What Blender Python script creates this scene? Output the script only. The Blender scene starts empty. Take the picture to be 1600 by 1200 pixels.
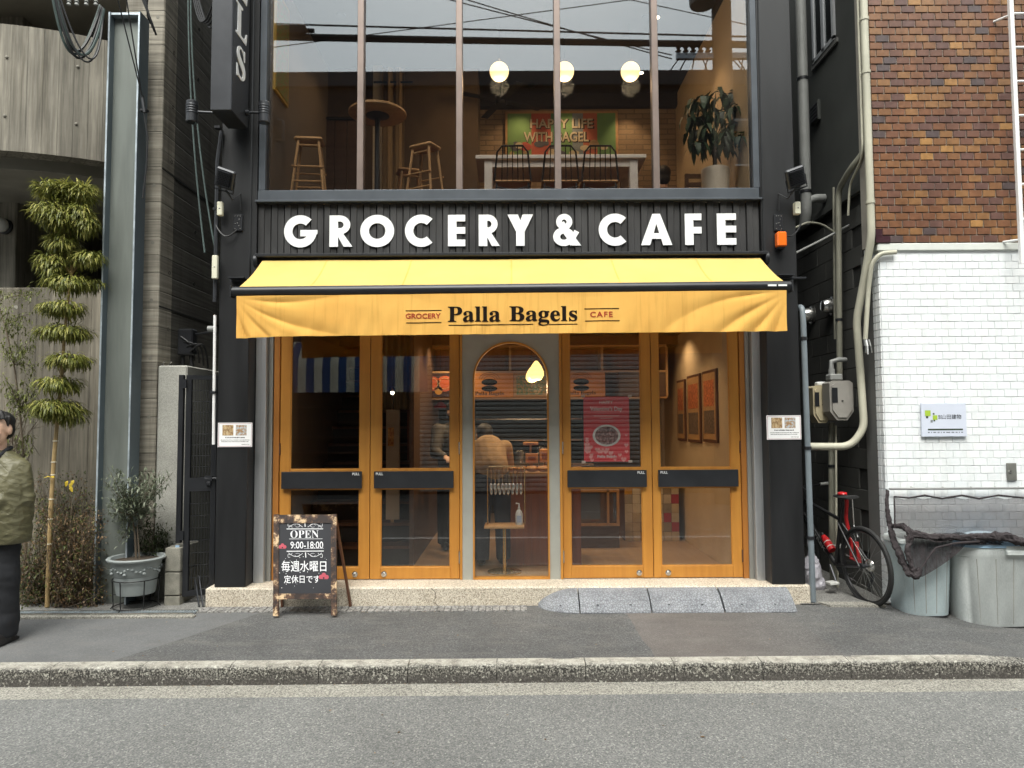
import bpy, bmesh, math, random
from mathutils import Vector, Matrix, noise as mnoise
R = math.radians
random.seed(7)
sc = bpy.context.scene
COL = sc.collection

# ---------------------------------------------------------------- camera
F_PX = 1120.0
CAM = Vector((0.0, -6.35, 1.62))
PITCH, ROLL = R(3.17), R(-0.30)
CROT = Matrix.Rotation(math.pi/2 + PITCH, 3, 'X') @ Matrix.Rotation(ROLL, 3, 'Z')
cam_d = bpy.data.cameras.new('camera'); cam_o = bpy.data.objects.new('camera', cam_d); COL.objects.link(cam_o)
cam_d.sensor_width = 36.0; cam_d.lens = 36.0*F_PX/1600.0; cam_d.clip_start = 0.05; cam_d.clip_end = 400.0
cam_o.matrix_world = Matrix.Translation(CAM) @ CROT.to_4x4()
sc.camera = cam_o

# ---------------------------------------------------------------- sky, sun, exposure
SUN_EL = R(58)
w = bpy.data.worlds.new('World'); sc.world = w; w.use_nodes = True
nt = w.node_tree; nt.nodes.clear()
wo = nt.nodes.new('ShaderNodeOutputWorld'); bg = nt.nodes.new('ShaderNodeBackground')
sky = nt.nodes.new('ShaderNodeTexSky'); sky.sky_type = 'NISHITA'; sky.sun_disc = False
sky.sun_elevation = SUN_EL; sky.sun_rotation = math.pi
sky.air_density = 1.0; sky.dust_density = 4.0; sky.ozone_density = 1.0
hs = nt.nodes.new('ShaderNodeHueSaturation'); hs.inputs['Saturation'].default_value = 0.22
tint = nt.nodes.new('ShaderNodeMixRGB'); tint.blend_type = 'MULTIPLY'; tint.inputs[0].default_value = 1.0; tint.inputs[2].default_value = (.965, 1.0, .955, 1)   # flat grey-white cloud cover
nt.links.new(sky.outputs[0], hs.inputs['Color']); nt.links.new(hs.outputs[0], tint.inputs[1]); nt.links.new(tint.outputs[0], bg.inputs[0])
bg.inputs[1].default_value = 0.15
nt.links.new(bg.outputs[0], wo.inputs[0])
sl = bpy.data.lights.new('sun', 'SUN'); sl.energy = 1.3; sl.angle = R(40); sl.color = (1.0, 0.97, 0.92)
so = bpy.data.objects.new('sun', sl); COL.objects.link(so)
so.rotation_euler = (R(90) - SUN_EL, 0, R(-14))
sc.view_settings.view_transform = 'Standard'; sc.view_settings.look = 'None'
sc.view_settings.exposure = 1.18; sc.view_settings.gamma = 1.0; sc.view_settings.use_curve_mapping = False
sc.cycles.max_bounces = 6; sc.cycles.diffuse_bounces = 3; sc.cycles.glossy_bounces = 3; sc.cycles.transmission_bounces = 4; sc.cycles.transparent_max_bounces = 16; sc.cycles.caustics_reflective = False; sc.cycles.caustics_refractive = False
sc.cycles.sample_clamp_indirect = 4.0

# ---------------------------------------------------------------- helpers: pixel of the photograph -> point at a known depth
def ray(px, py): return (CROT @ Vector(((px-800)/F_PX, -(py-600)/F_PX, -1.0)))
def P(px, py, Y):
    d = ray(px, py); return CAM + d*((Y-CAM.y)/d.y)
def PX(px, py, X):
    d = ray(px, py); return CAM + d*((X-CAM.x)/d.x)
def PZ(px, py, Z):
    d = ray(px, py); return CAM + d*((Z-CAM.z)/d.z)

class MB:
    """collects faces, then links them as ONE mesh object"""
    def __init__(s): s.v = []; s.f = []; s.a = []
    def add(s, vs, fs, a=0.0):
        n = len(s.v); s.v += [tuple(p) for p in vs]; s.f += [tuple(i+n for i in f) for f in fs]; s.a += [a]*len(fs); return s
    def box(s, x0, x1, y0, y1, z0, z1, c=0.0, a=0.0):
        if x0 > x1: x0, x1 = x1, x0
        if y0 > y1: y0, y1 = y1, y0
        if z0 > z1: z0, z1 = z1, z0
        c = min(c, (x1-x0)*.45, (y1-y0)*.45, (z1-z0)*.45)
        if c <= 0:
            return s.add([(x0,y0,z0),(x1,y0,z0),(x1,y1,z0),(x0,y1,z0),(x0,y0,z1),(x1,y0,z1),(x1,y1,z1),(x0,y1,z1)],
                         [(0,3,2,1),(4,5,6,7),(0,1,5,4),(1,2,6,5),(2,3,7,6),(3,0,4,7)], a)
        vs = []; idx = {}
        for i, X in enumerate((x0, x1)):
            for j, Y in enumerate((y0, y1)):
                for k, Z in enumerate((z0, z1)):
                    sx, sy, sz = (c, -c)[i], (c, -c)[j], (c, -c)[k]
                    idx[i,j,k,0] = len(vs); vs.append((X, Y+sy, Z+sz))
                    idx[i,j,k,1] = len(vs); vs.append((X+sx, Y, Z+sz))
                    idx[i,j,k,2] = len(vs); vs.append((X+sx, Y+sy, Z))
        I = lambda i,j,k,t: idx[i,j,k,t]
        fs = [(I(0,0,0,0),I(0,0,1,0),I(0,1,1,0),I(0,1,0,0)),(I(1,0,0,0),I(1,1,0,0),I(1,1,1,0),I(1,0,1,0)),
              (I(0,0,0,1),I(1,0,0,1),I(1,0,1,1),I(0,0,1,1)),(I(0,1,0,1),I(0,1,1,1),I(1,1,1,1),I(1,1,0,1)),
              (I(0,0,0,2),I(0,1,0,2),I(1,1,0,2),I(1,0,0,2)),(I(0,0,1,2),I(1,0,1,2),I(1,1,1,2),I(0,1,1,2))]
        for i in (0,1):
            for j in (0,1): fs.append((I(i,j,0,0),I(i,j,0,1),I(i,j,1,1),I(i,j,1,0)))
        for i in (0,1):
            for k in (0,1): fs.append((I(i,0,k,0),I(i,0,k,2),I(i,1,k,2),I(i,1,k,0)))
        for j in (0,1):
            for k in (0,1): fs.append((I(0,j,k,1),I(0,j,k,2),I(1,j,k,2),I(1,j,k,1)))
        for i in (0,1):
            for j in (0,1):
                for k in (0,1): fs.append((I(i,j,k,0),I(i,j,k,1),I(i,j,k,2)))
        return s.add(vs, fs, a)
    def prism(s, pts, y0, y1, ax='y'):
        """outline given in (x,z) swept along y (or (y,z) along x, (x,y) along z)"""
        n = len(pts)
        m = {'y': lambda p,t:(p[0],t,p[1]), 'x': lambda p,t:(t,p[0],p[1]), 'z': lambda p,t:(p[0],p[1],t)}[ax]
        vs = [m(p,y0) for p in pts]+[m(p,y1) for p in pts]
        fs = [tuple(range(n)), tuple(range(2*n-1, n-1, -1))]+[(i,i+n,(i+1)%n+n,(i+1)%n) for i in range(n)]
        return s.add(vs, fs)
    def tube(s, pts, r, n=8, cap=True, closed=False):
        pts = [Vector(p) for p in pts]; k = len(pts)
        rs = list(r) if isinstance(r, (list, tuple)) else [r]*k
        vs = []; up = None
        for i, p in enumerate(pts):
            if closed: d = pts[(i+1)%k]-pts[i-1]
            else: d = pts[min(i+1,k-1)]-pts[max(i-1,0)]
            d = d.normalized() if d.length > 1e-9 else Vector((0,0,1))
            if up is None: up = d.orthogonal().normalized()
            up = (up - d*up.dot(d)); up = up.normalized() if up.length > 1e-6 else d.orthogonal().normalized()
            b = d.cross(up)
            for j in range(n):
                t = 2*math.pi*j/n; vs.append(p+(up*math.cos(t)+b*math.sin(t))*rs[i])
        fs = []
        for i in range(k if closed else k-1):
            a0, b0 = i*n, ((i+1)%k)*n
            for j in range(n): fs.append((a0+j, a0+(j+1)%n, b0+(j+1)%n, b0+j))
        if cap and not closed: fs += [tuple(range(n-1,-1,-1)), tuple((k-1)*n+j for j in range(n))]
        return s.add(vs, fs)
    def lathe(s, prof, c=(0,0,0), n=24, ax='z', sx=1.0, sy=1.0):
        vs = []; c = Vector(c)
        for r, h in prof:
            for j in range(n):
                t = 2*math.pi*j/n; a, b = r*math.cos(t)*sx, r*math.sin(t)*sy
                vs.append(c + Vector({'z':(a,b,h),'y':(a,h,b),'x':(h,a,b)}[ax]))
        k = len(prof); fs = []
        for i in range(k-1):
            for j in range(n): fs.append((i*n+j, i*n+(j+1)%n, (i+1)*n+(j+1)%n, (i+1)*n+j))
        if prof[0][0] > 1e-6: fs.append(tuple(range(n-1,-1,-1)))
        if prof[-1][0] > 1e-6: fs.append(tuple((k-1)*n+j for j in range(n)))
        return s.add(vs, fs)
    def ball(s, c, rx, ry=None, rz=None, n=16, m=10):
        ry = rx if ry is None else ry; rz = rx if rz is None else rz
        vs = [(c[0],c[1],c[2]-rz)]
        for i in range(1, m):
            t = math.pi*i/m - math.pi/2
            for j in range(n):
                p = 2*math.pi*j/n; vs.append((c[0]+rx*math.cos(t)*math.cos(p), c[1]+ry*math.cos(t)*math.sin(p), c[2]+rz*math.sin(t)))
        vs.append((c[0],c[1],c[2]+rz)); fs = [(0,1+(j+1)%n,1+j) for j in range(n)]
        for i in range(m-2):
            for j in range(n): fs.append((1+i*n+j,1+i*n+(j+1)%n,1+(i+1)*n+(j+1)%n,1+(i+1)*n+j))
        L = len(vs)-1; fs += [(L,1+(m-2)*n+j,1+(m-2)*n+(j+1)%n) for j in range(n)]
        return s.add(vs, fs)
    def grid(s, fn, nu, nv):
        vs = [fn(i/nu, j/nv) for j in range(nv+1) for i in range(nu+1)]
        return s.add(vs, [(j*(nu+1)+i, j*(nu+1)+i+1, (j+1)*(nu+1)+i+1, (j+1)*(nu+1)+i) for j in range(nv) for i in range(nu)])
    def sheet(s, fn, nu, nv, th):
        """a grid with thickness: th is an offset vector"""
        th = Vector(th); n0 = len(s.v); s.grid(fn, nu, nv)
        s.grid(lambda u, v: Vector(fn(u, v))+th, nu, nv)
        N = (nu+1)*(nv+1); per = [i for i in range(nu+1)]+[j*(nu+1)+nu for j in range(1,nv+1)]+[nv*(nu+1)+i for i in range(nu-1,-1,-1)]+[j*(nu+1) for j in range(nv-1,0,-1)]
        for a, b in zip(per, per[1:]+per[:1]):
            s.f.append((n0+a, n0+b, n0+N+b, n0+N+a)); s.a.append(0.0)
        return s
    def bar(s, p, q, wx, wz, up=(0,0,1)):
        """rectangular bar from p to q, wx across, wz along the other side"""
        p, q = Vector(p), Vector(q); d = (q-p).normalized(); u = Vector(up)
        if abs(d.dot(u)) > .98: u = Vector((0,1,0))
        a = d.cross(u).normalized()*wx/2; b = a.cross(d).normalized()*wz/2
        vs = [p-a-b,p+a-b,p+a+b,p-a+b,q-a-b,q+a-b,q+a+b,q-a+b]
        return s.add(vs, [(0,3,2,1),(4,5,6,7),(0,1,5,4),(1,2,6,5),(2,3,7,6),(3,0,4,7)])
    def mapped(s, fn): s.v = [tuple(fn(Vector(p))) for p in s.v]; return s
    def mesh(s, name, mat, off=(0,0,0), smooth=False, attr=False):
        me = bpy.data.meshes.new(name)
        me.from_pydata([(p[0]-off[0],p[1]-off[1],p[2]-off[2]) for p in s.v], [], s.f)
        bm = bmesh.new(); bm.from_mesh(me); bmesh.ops.recalc_face_normals(bm, faces=bm.faces) if not attr and len(s.f) < 60000 else None; bm.to_mesh(me); bm.free()
        if attr:
            at = me.attributes.new('rnd', 'FLOAT', 'FACE'); at.data.foreach_set('value', s.a)
        if smooth:
            me.polygons.foreach_set('use_smooth', [True]*len(me.polygons)); me.set_sharp_from_angle(angle=R(38))
        if mat is not None: me.materials.append(mat)
        return me
    def build(s, name, mat, parent=None, smooth=False, attr=False):
        return link(name, s.mesh(name, mat, woff(parent), smooth, attr), parent)

def woff(p):
    v = Vector((0,0,0))
    while p is not None: v += p.location; p = p.parent
    return v
def link(name, me, parent=None, loc=(0,0,0)):
    o = bpy.data.objects.new(name, me); COL.objects.link(o); o.parent = parent; o.location = loc; return o
def tag(o, label=None, cat=None, group=None, kind=None):
    if label: o['label'] = label
    if cat: o['category'] = cat
    if group: o['group'] = group
    if kind: o['kind'] = kind
    return o
def thing(name, label, cat, loc=(0,0,0), group=None):
    o = link(name, None, None, loc); return tag(o, label, cat, group)
def kids(o): return [c for c in bpy.data.objects if c.parent == o]
def copy_tree(o, parent=None):
    c = o.copy(); COL.objects.link(c); c.parent = parent
    for ch in kids(o): copy_tree(ch, c)
    return c
def txt(s, h, depth=.002, offset=0.0, spacing=1.0):
    """text as (verts, faces) in its own plane, centred, cap height about h"""
    cu = bpy.data.curves.new('t', 'FONT'); cu.body = s; cu.size = 1.0; cu.align_x = 'CENTER'; cu.extrude = .01; cu.offset = offset
    cu.space_character = spacing; cu.resolution_u = 3
    o = bpy.data.objects.new('t', cu); COL.objects.link(o)
    me = bpy.data.meshes.new_from_object(o.evaluated_get(bpy.context.evaluated_depsgraph_get()))
    vs = [v.co.copy() for v in me.vertices]; fs = [tuple(p.vertices) for p in me.polygons]
    bpy.data.objects.remove(o); bpy.data.curves.remove(cu); bpy.data.meshes.remove(me)
    if not vs: return [], []
    x0, x1 = min(v.x for v in vs), max(v.x for v in vs); y0, y1 = min(v.y for v in vs), max(v.y for v in vs)
    k = h/(y1-y0)
    return [Vector(((v.x-(x0+x1)/2)*k, (v.y-(y0+y1)/2)*k, (v.z/.01)*depth)) for v in vs], fs
def wtext(mb, s, cx, cz, y, h, w=None, depth=.0015, offset=0.0, spacing=1.0, fn=None):
    """writing on a plane facing -Y; fn(x,z) gives the surface's own relief"""
    vs, fs = txt(s, h, depth, offset, spacing)
    if not vs: return mb
    sx = 1.0
    if w: sx = w/(max(v.x for v in vs)-min(v.x for v in vs))
    mb.add([(cx+v.x*sx, (y if fn is None else y+fn(cx+v.x*sx, cz+v.y))-v.z, cz+v.y) for v in vs], fs); return mb
def evaluated(mb, mods, smooth=True):
    """mesh after modifiers, as (verts, faces)"""
    o = mb.build('tmp', None)
    for typ, kw in mods:
        m = o.modifiers.new('m', typ)
        for k, v in kw.items(): setattr(m, k, v)
    me = bpy.data.meshes.new_from_object(o.evaluated_get(bpy.context.evaluated_depsgraph_get()))
    vs = [v.co.copy() for v in me.vertices]; fs = [tuple(p.vertices) for p in me.polygons]
    d = o.data; bpy.data.objects.remove(o); bpy.data.meshes.remove(d); bpy.data.meshes.remove(me)
    r = MB(); r.add(vs, fs); return r
def fuse(mb, vox=.02, sm=4):
    return evaluated(mb, [('REMESH', dict(mode='VOXEL', voxel_size=vox)), ('SMOOTH', dict(factor=.6, iterations=sm))])

# ---------------------------------------------------------------- materials
class NT:
    def __init__(s, name):
        s.m = bpy.data.materials.new(name); s.m.use_nodes = True; s.t = s.m.node_tree; s.t.nodes.clear()
        s.out = s.t.nodes.new('ShaderNodeOutputMaterial')
    def n(s, typ, **kw):
        o = s.t.nodes.new('ShaderNode'+typ)
        for k, v in kw.items():
            if k.startswith('i_'):
                key = k[2:]; key = int(key) if key.isdigit() else key.replace('_', ' ')
                s.set(o.inputs[key], v)
            else: setattr(o, k, v)
        return o
    def set(s, sock, v):
        if hasattr(v, 'is_linked') or isinstance(v, bpy.types.NodeSocket): s.t.links.new(v, sock)
        elif isinstance(v, bpy.types.Node): s.t.links.new(v.outputs[0], sock)
        else:
            if isinstance(v, tuple) and len(v) == 3 and sock.type == 'RGBA': v = v+(1,)
            sock.default_value = v
    def pos(s, scale=(1,1,1)):
        g = s.n('NewGeometry'); mp = s.n('VectorMath', operation='MULTIPLY'); s.set(mp.inputs[0], g.outputs['Position']); mp.inputs[1].default_value = scale
        return mp.outputs[0]
    def obj(s, scale=(1,1,1)):
        g = s.n('TexCoord'); mp = s.n('VectorMath', operation='MULTIPLY'); s.set(mp.inputs[0], g.outputs['Object']); mp.inputs[1].default_value = scale
        return mp.outputs[0]
    def noise(s, vec, scale=5.0, detail=4.0, rough=.55):
        return s.n('TexNoise', i_Vector=vec, i_Scale=scale, i_Detail=detail, i_Roughness=rough).outputs[0]
    def vor(s, vec, scale, feature='F1', out=1):
        o = s.n('TexVoronoi', feature=feature, i_Vector=vec, i_Scale=scale); return o.outputs[out]
    def ramp(s, fac, stops, interp='LINEAR'):
        o = s.n('ValToRGB'); o.color_ramp.interpolation = interp; e = o.color_ramp.elements
        cc = lambda c: (c,c,c,1) if isinstance(c, (int, float)) else tuple(c)+(1,)
        e[0].position, e[0].color = stops[0][0], cc(stops[0][1]); e[1].position, e[1].color = stops[-1][0], cc(stops[-1][1])
        for p_, c_ in stops[1:-1]: el = e.new(p_); el.color = cc(c_)
        s.set(o.inputs[0], fac); return o.outputs[0]
    def mix(s, fac, a, b, mode='MIX'):
        o = s.n('MixRGB', blend_type=mode); s.set(o.inputs[0], fac); s.set(o.inputs[1], a); s.set(o.inputs[2], b); return o.outputs[0]
    def math(s, op, a, b=0.0, clamp=False):
        o = s.n('Math', operation=op, use_clamp=clamp); s.set(o.inputs[0], a); s.set(o.inputs[1], b); return o.outputs[0]
    def bump(s, h, strength=.3, dist=.01):
        return s.n('Bump', i_Height=h, i_Strength=strength, i_Distance=dist).outputs[0]
    def done(s, color, rough=.6, metal=0.0, normal=None, spec=.5, alpha=None, emit=None, estr=1.0, coat=0.0):
        b = s.n('BsdfPrincipled'); s.set(b.inputs['Base Color'], color); s.set(b.inputs['Roughness'], rough); s.set(b.inputs['Metallic'], metal)
        s.set(b.inputs['Specular IOR Level'], spec); s.set(b.inputs['Coat Weight'], coat)
        if normal is not None: s.set(b.inputs['Normal'], normal)
        if emit is not None: s.set(b.inputs['Emission Color'], emit); b.inputs['Emission Strength'].default_value = estr
        if alpha is not None: s.set(b.inputs['Alpha'], alpha)
        s.t.links.new(b.outputs[0], s.out.inputs[0]); return s.m
def M(name, col, rough=.6, metal=0.0, var=.18, scale=6.0, bump=0.0, bscale=80.0, spec=.5, stretch=(1,1,1), fine=.0, coat=0.0):
    t = NT(name); p = t.pos(stretch); n = t.noise(p, scale, 5.0, .6)
    dark = tuple(c*(1-var) for c in col); lite = tuple(min(1, c*(1+var)) for c in col)
    c = t.ramp(n, [(.28, dark), (.72, lite)])
    if fine: c = t.mix(fine, c, t.ramp(t.noise(p, bscale*2.2, 2.0), [(.35, .05), (.65, .95)]), 'OVERLAY')
    nr = t.bump(t.noise(p, bscale, 3.0), bump, .004) if bump else None
    rr = t.math('MULTIPLY_ADD', n, .16); rr.node.inputs[2].default_value = max(0.02, rough-.08)
    return t.done(c, rr, metal, nr, spec, coat=coat)
def EM(name, col, strength, base=(.8,.8,.8)):
    t = NT(name); return t.done(base, .4, emit=col, estr=strength)
def GLASS(name, tint, base, rough=0.0, refl=(1,1,1)):
    t = NT(name); tr = t.n('BsdfTransparent', i_Color=tint); gl = t.n('BsdfGlossy', i_Roughness=rough, i_Color=refl)
    lw = t.n('LayerWeight', i_Blend=.5); f = t.math('POWER', lw.outputs['Facing'], 4.0); f = t.math('MULTIPLY_ADD', f, .7); f.node.inputs[2].default_value = base
    mx = t.n('MixShader'); t.set(mx.inputs[0], f); t.t.links.new(tr.outputs[0], mx.inputs[1]); t.t.links.new(gl.outputs[0], mx.inputs[2])
    t.t.links.new(mx.outputs[0], t.out.inputs[0]); return t.m

def m_road():
    t = NT('road_asphalt'); p = t.pos()
    v = t.vor(p, 130.0); g = t.n('RGBToBW'); t.set(g.inputs[0], v)
    c = t.ramp(g, [(.0, (.095,.096,.094)), (.42, (.160,.162,.157)), (.72, (.215,.215,.207)), (.93, (.34,.335,.31)), (1.0, (.50,.49,.445))])
    big = t.ramp(t.noise(p, .9, 5.0, .6), [(.3, .40), (.7, .60)]); c = t.mix(.75, c, big, 'OVERLAY')
    st = t.ramp(t.noise(t.pos((1.6, 6.0, 1)), 1.7, 6.0, .62), [(.64, (1,1,1)), (.75, (.42,.41,.40))]); c = t.mix(.35, c, st, 'MULTIPLY')
    h = t.vor(p, 130.0, out=0)
    return t.done(c, .85, normal=t.bump(h, .4, .005), spec=.35)
def m_pave():
    t = NT('pavement_asphalt'); p = t.pos()
    g = t.n('RGBToBW'); t.set(g.inputs[0], t.vor(p, 130.0))
    c = t.ramp(g, [(.0, (.060,.060,.060)), (.5, (.095,.095,.094)), (.85, (.14,.14,.137)), (1.0, (.23,.22,.21))])
    # older lighter patches with edges of their own
    sx = t.n('SeparateXYZ'); t.set(sx.inputs[0], p)
    wob = t.math('MULTIPLY', t.noise(p, 1.4, 3.0), .5)
    left = t.math('ADD', t.math('ADD', sx.outputs[0], t.math('MULTIPLY', sx.outputs[1], -.55)), 2.05)
    m1 = t.ramp(left, [(.0, 1.0), (.02, 0.0)])
    c = t.mix(t.math('MULTIPLY', m1, .55), c, (.16,.162,.164))
    m2 = t.ramp(t.math('ADD', sx.outputs[0], wob), [(.0, 0.0), (1.0, 1.0)])
    patch = t.math('MULTIPLY', t.math('MULTIPLY', t.math('GREATER_THAN', t.math('ADD', sx.outputs[0], t.math('MULTIPLY', wob, .3)), 1.05), t.math('LESS_THAN', sx.outputs[0], 2.3)), t.ramp(t.math('ADD', t.math('MULTIPLY', sx.outputs[0], -.55), 1.42), [(.0, 0.0), (.6, 1.0)]))
    c = t.mix(t.math('MULTIPLY', patch, .5), c, (.16,.135,.12))
    c = t.mix(.7, c, t.ramp(t.noise(p, 1.3, 6.0, .62), [(.3, .36), (.7, .64)]), 'OVERLAY')
    dust = t.ramp(t.noise(t.pos((1.0, 3.0, 1.0)), 2.3, 5.0, .6), [(.5, 0.0), (.72, .35)]); c = t.mix(dust, c, (.19,.18,.165))
    return t.done(c, .85, normal=t.bump(t.vor(p, 130.0, out=0), .5, .005), spec=.35)
def m_kerb():
    t = NT('kerb_concrete'); p = t.pos(); base = t.ramp(t.noise(p, 6.0, 5.0), [(.3, (.33,.31,.265)), (.7, (.52,.50,.44))])
    sz = t.n('SeparateXYZ'); t.set(sz.inputs[0], p)
    spots = t.ramp(t.noise(p, 80.0, 5.0, .78), [(.48, 1.0), (.60, 0.0)])
    # lichen and tyre dirt keep to the face of the stone
    low = t.ramp(t.math('ADD', sz.outputs[2], t.math('MULTIPLY', t.noise(p, 16.0, 4.0), .045)), [(.0, 1.0), (.01, .92), (.028, .12)])
    foot = t.ramp(t.math('ADD', t.math('ADD', sz.outputs[2], .105), t.math('MULTIPLY', t.noise(p, 7.0, 5.0, .7), .06)), [(.045, 1.0), (.09, 0.0)])
    c = t.mix(t.math('MULTIPLY', spots, low), base, (.045,.043,.04)); c = t.mix(t.math('MULTIPLY', foot, .8), c, (.085,.078,.072))
    lite = t.ramp(t.noise(p, 55.0, 3.0), [(.60, 0.0), (.68, .7)]); c = t.mix(lite, c, (.66,.64,.56))
    return t.done(c, .9, normal=t.bump(t.noise(p, 70.0, 4.0), .8, .006), spec=.25)
def m_speck(name, a, b, d, scale=170.0, big=.5):
    t = NT(name); p = t.pos(); g = t.n('RGBToBW'); t.set(g.inputs[0], t.vor(p, scale))
    c = t.ramp(g, [(.1, d), (.35, a), (.7, b), (1.0, tuple(min(1, x*1.25) for x in b))])
    c = t.mix(big, c, t.ramp(t.noise(p, 2.2, 6.0, .65), [(.3, .33), (.7, .63)]), 'OVERLAY')
    return t.done(c, .8, normal=t.bump(t.vor(p, scale, out=0), .35, .003), spec=.3)
def m_board(name, col, vertical=True, board=.16, dark=.55, X=0):
    """concrete cast against boards: each board its own tone, grain along it, stains running down"""
    t = NT(name); p = t.pos(); sx = t.n('SeparateXYZ'); t.set(sx.inputs[0], p)
    ax = t.math('ADD', sx.outputs[0], t.math('MULTIPLY', sx.outputs[1], .9)) if vertical else sx.outputs[2]
    q = t.math('DIVIDE', ax, board); cell = t.math('FLOOR', q); wn = t.n('TexWhiteNoise', noise_dimensions='1D'); t.set(wn.inputs['W'], cell)
    sc_ = (30, 30, 1.2) if vertical else (1.2, 1.2, 34)
    grain = t.noise(t.pos(sc_), 1.0, 5.0, .65); stain = t.noise(t.pos((2.4, 2.4, .42)), 1.0, 6.0, .62); blot = t.noise(p, 1.6, 5.0, .6)
    c = t.ramp(stain, [(.25, tuple(x*dark for x in col)), (.7, col)])
    c = t.mix(.55, c, t.ramp(wn.outputs[0], [(0, .34), (1, .62)]), 'OVERLAY'); c = t.mix(.85, c, t.ramp(grain, [(.25, .18), (.75, .74)]), 'OVERLAY')
    blk = t.ramp(t.noise(t.pos((5.5, 5.5, .35)), 1.0, 6.0, .72), [(.50, (1,1,1)), (.72, (.40,.38,.34))]); c = t.mix(.75, c, blk, 'MULTIPLY')
    c = t.mix(.6, c, t.ramp(blot, [(.3, .36), (.7, .6)]), 'OVERLAY')
    fr = t.math('FRACT', q); seam = t.ramp(t.math('MINIMUM', fr, t.math('SUBTRACT', 1.0, fr)), [(.0, 0.0), (.05, 1.0)])
    c = t.mix(.5, c, t.mix(seam, (.45,.45,.45), (1,1,1)), 'MULTIPLY')
    hgt = t.math('ADD', t.math('MULTIPLY', grain, .5), t.math('ADD', t.math('MULTIPLY', wn.outputs[0], .6), seam))
    return t.done(c, .82, normal=t.bump(hgt, .55, .006), spec=.3)
def m_brick(name, stops, rough=.25, bump=.25, grime=None):
    t = NT(name); oi = t.n('ObjectInfo'); at = t.n('Attribute', attribute_name='rnd'); r = t.math('FRACT', t.math('ADD', oi.outputs['Random'], at.outputs['Fac']))
    c = t.ramp(r, stops, 'CONSTANT'); p = t.pos()
    c = t.mix(.55, c, t.ramp(t.noise(p, 26.0, 4.0, .6), [(.3, .34), (.7, .64)]), 'OVERLAY')
    c = t.mix(.25, c, t.ramp(t.noise(t.pos((5, 5, .7)), 1.0, 4.0), [(.3, .3), (.7, .7)]), 'OVERLAY')
    if grime:
        g = t.ramp(t.noise(t.pos((7, 7, .9)), 1.0, 6.0, .7), [(.45, (1,1,1)), (.75, grime)]); c = t.mix(.6, c, g, 'MULTIPLY')
    return t.done(c, rough, normal=t.bump(t.noise(p, 45.0, 3.0), bump, .003), spec=.5)
def m_wood(name, col, dark, rough=.5, ax='z', scale=1.0, bump=.15):
    t = NT(name); s_ = {'z':(22,22,1.1),'x':(1.1,22,22),'y':(22,1.1,22)}[ax]; p = t.pos(tuple(x*scale for x in s_))
    c = t.ramp(t.noise(p, 1.0, 6.0, .6), [(.3, dark), (.68, col)]); c = t.mix(.4, c, t.ramp(t.noise(t.pos(), 2.5, 3.0), [(.3, .4), (.7, .6)]), 'OVERLAY')
    return t.done(c, rough, normal=t.bump(t.noise(p, 1.5, 4.0), bump, .002))
def m_fabric(name, col, dark, streak=True):
    t = NT(name); p = t.pos(); c = t.ramp(t.noise(p, 2.2, 5.0, .6), [(.3, dark), (.65, col)])
    if streak:
        s1 = t.ramp(t.noise(t.pos((38, 1, 1.5)), 1.0, 5.0, .7), [(.52, (1,1,1)), (.74, (.70,.62,.52))]); c = t.mix(.55, c, s1, 'MULTIPLY')
    b = t.n('BsdfPrincipled'); t.set(b.inputs['Base Color'], c); b.inputs['Roughness'].default_value = .85; b.inputs['Specular IOR Level'].default_value = .2
    t.set(b.inputs['Normal'], t.bump(t.noise(p, 500.0, 2.0), .15, .001))
    tl = t.n('BsdfTranslucent'); t.set(tl.inputs[0], c); mx = t.n('MixShader'); mx.inputs[0].default_value = .28
    t.t.links.new(b.outputs[0], mx.inputs[1]); t.t.links.new(tl.outputs[0], mx.inputs[2]); t.t.links.new(mx.outputs[0], t.out.inputs[0]); return t.m
def m_leaf(name, a, b, c3=None, trans=.3):
    t = NT(name); g = t.n('NewGeometry'); r = g.outputs['Random Per Island']
    c = t.ramp(r, [(0, a), (.6, b), (1, c3 or b)])
    bs = t.n('BsdfPrincipled'); t.set(bs.inputs['Base Color'], c); bs.inputs['Roughness'].default_value = .45; bs.inputs['Specular IOR Level'].default_value = .35
    tl = t.n('BsdfTranslucent'); t.set(tl.inputs[0], c); mx = t.n('MixShader'); mx.inputs[0].default_value = trans
    t.t.links.new(bs.outputs[0], mx.inputs[1]); t.t.links.new(tl.outputs[0], mx.inputs[2]); t.t.links.new(mx.outputs[0], t.out.inputs[0]); return t.m

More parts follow.
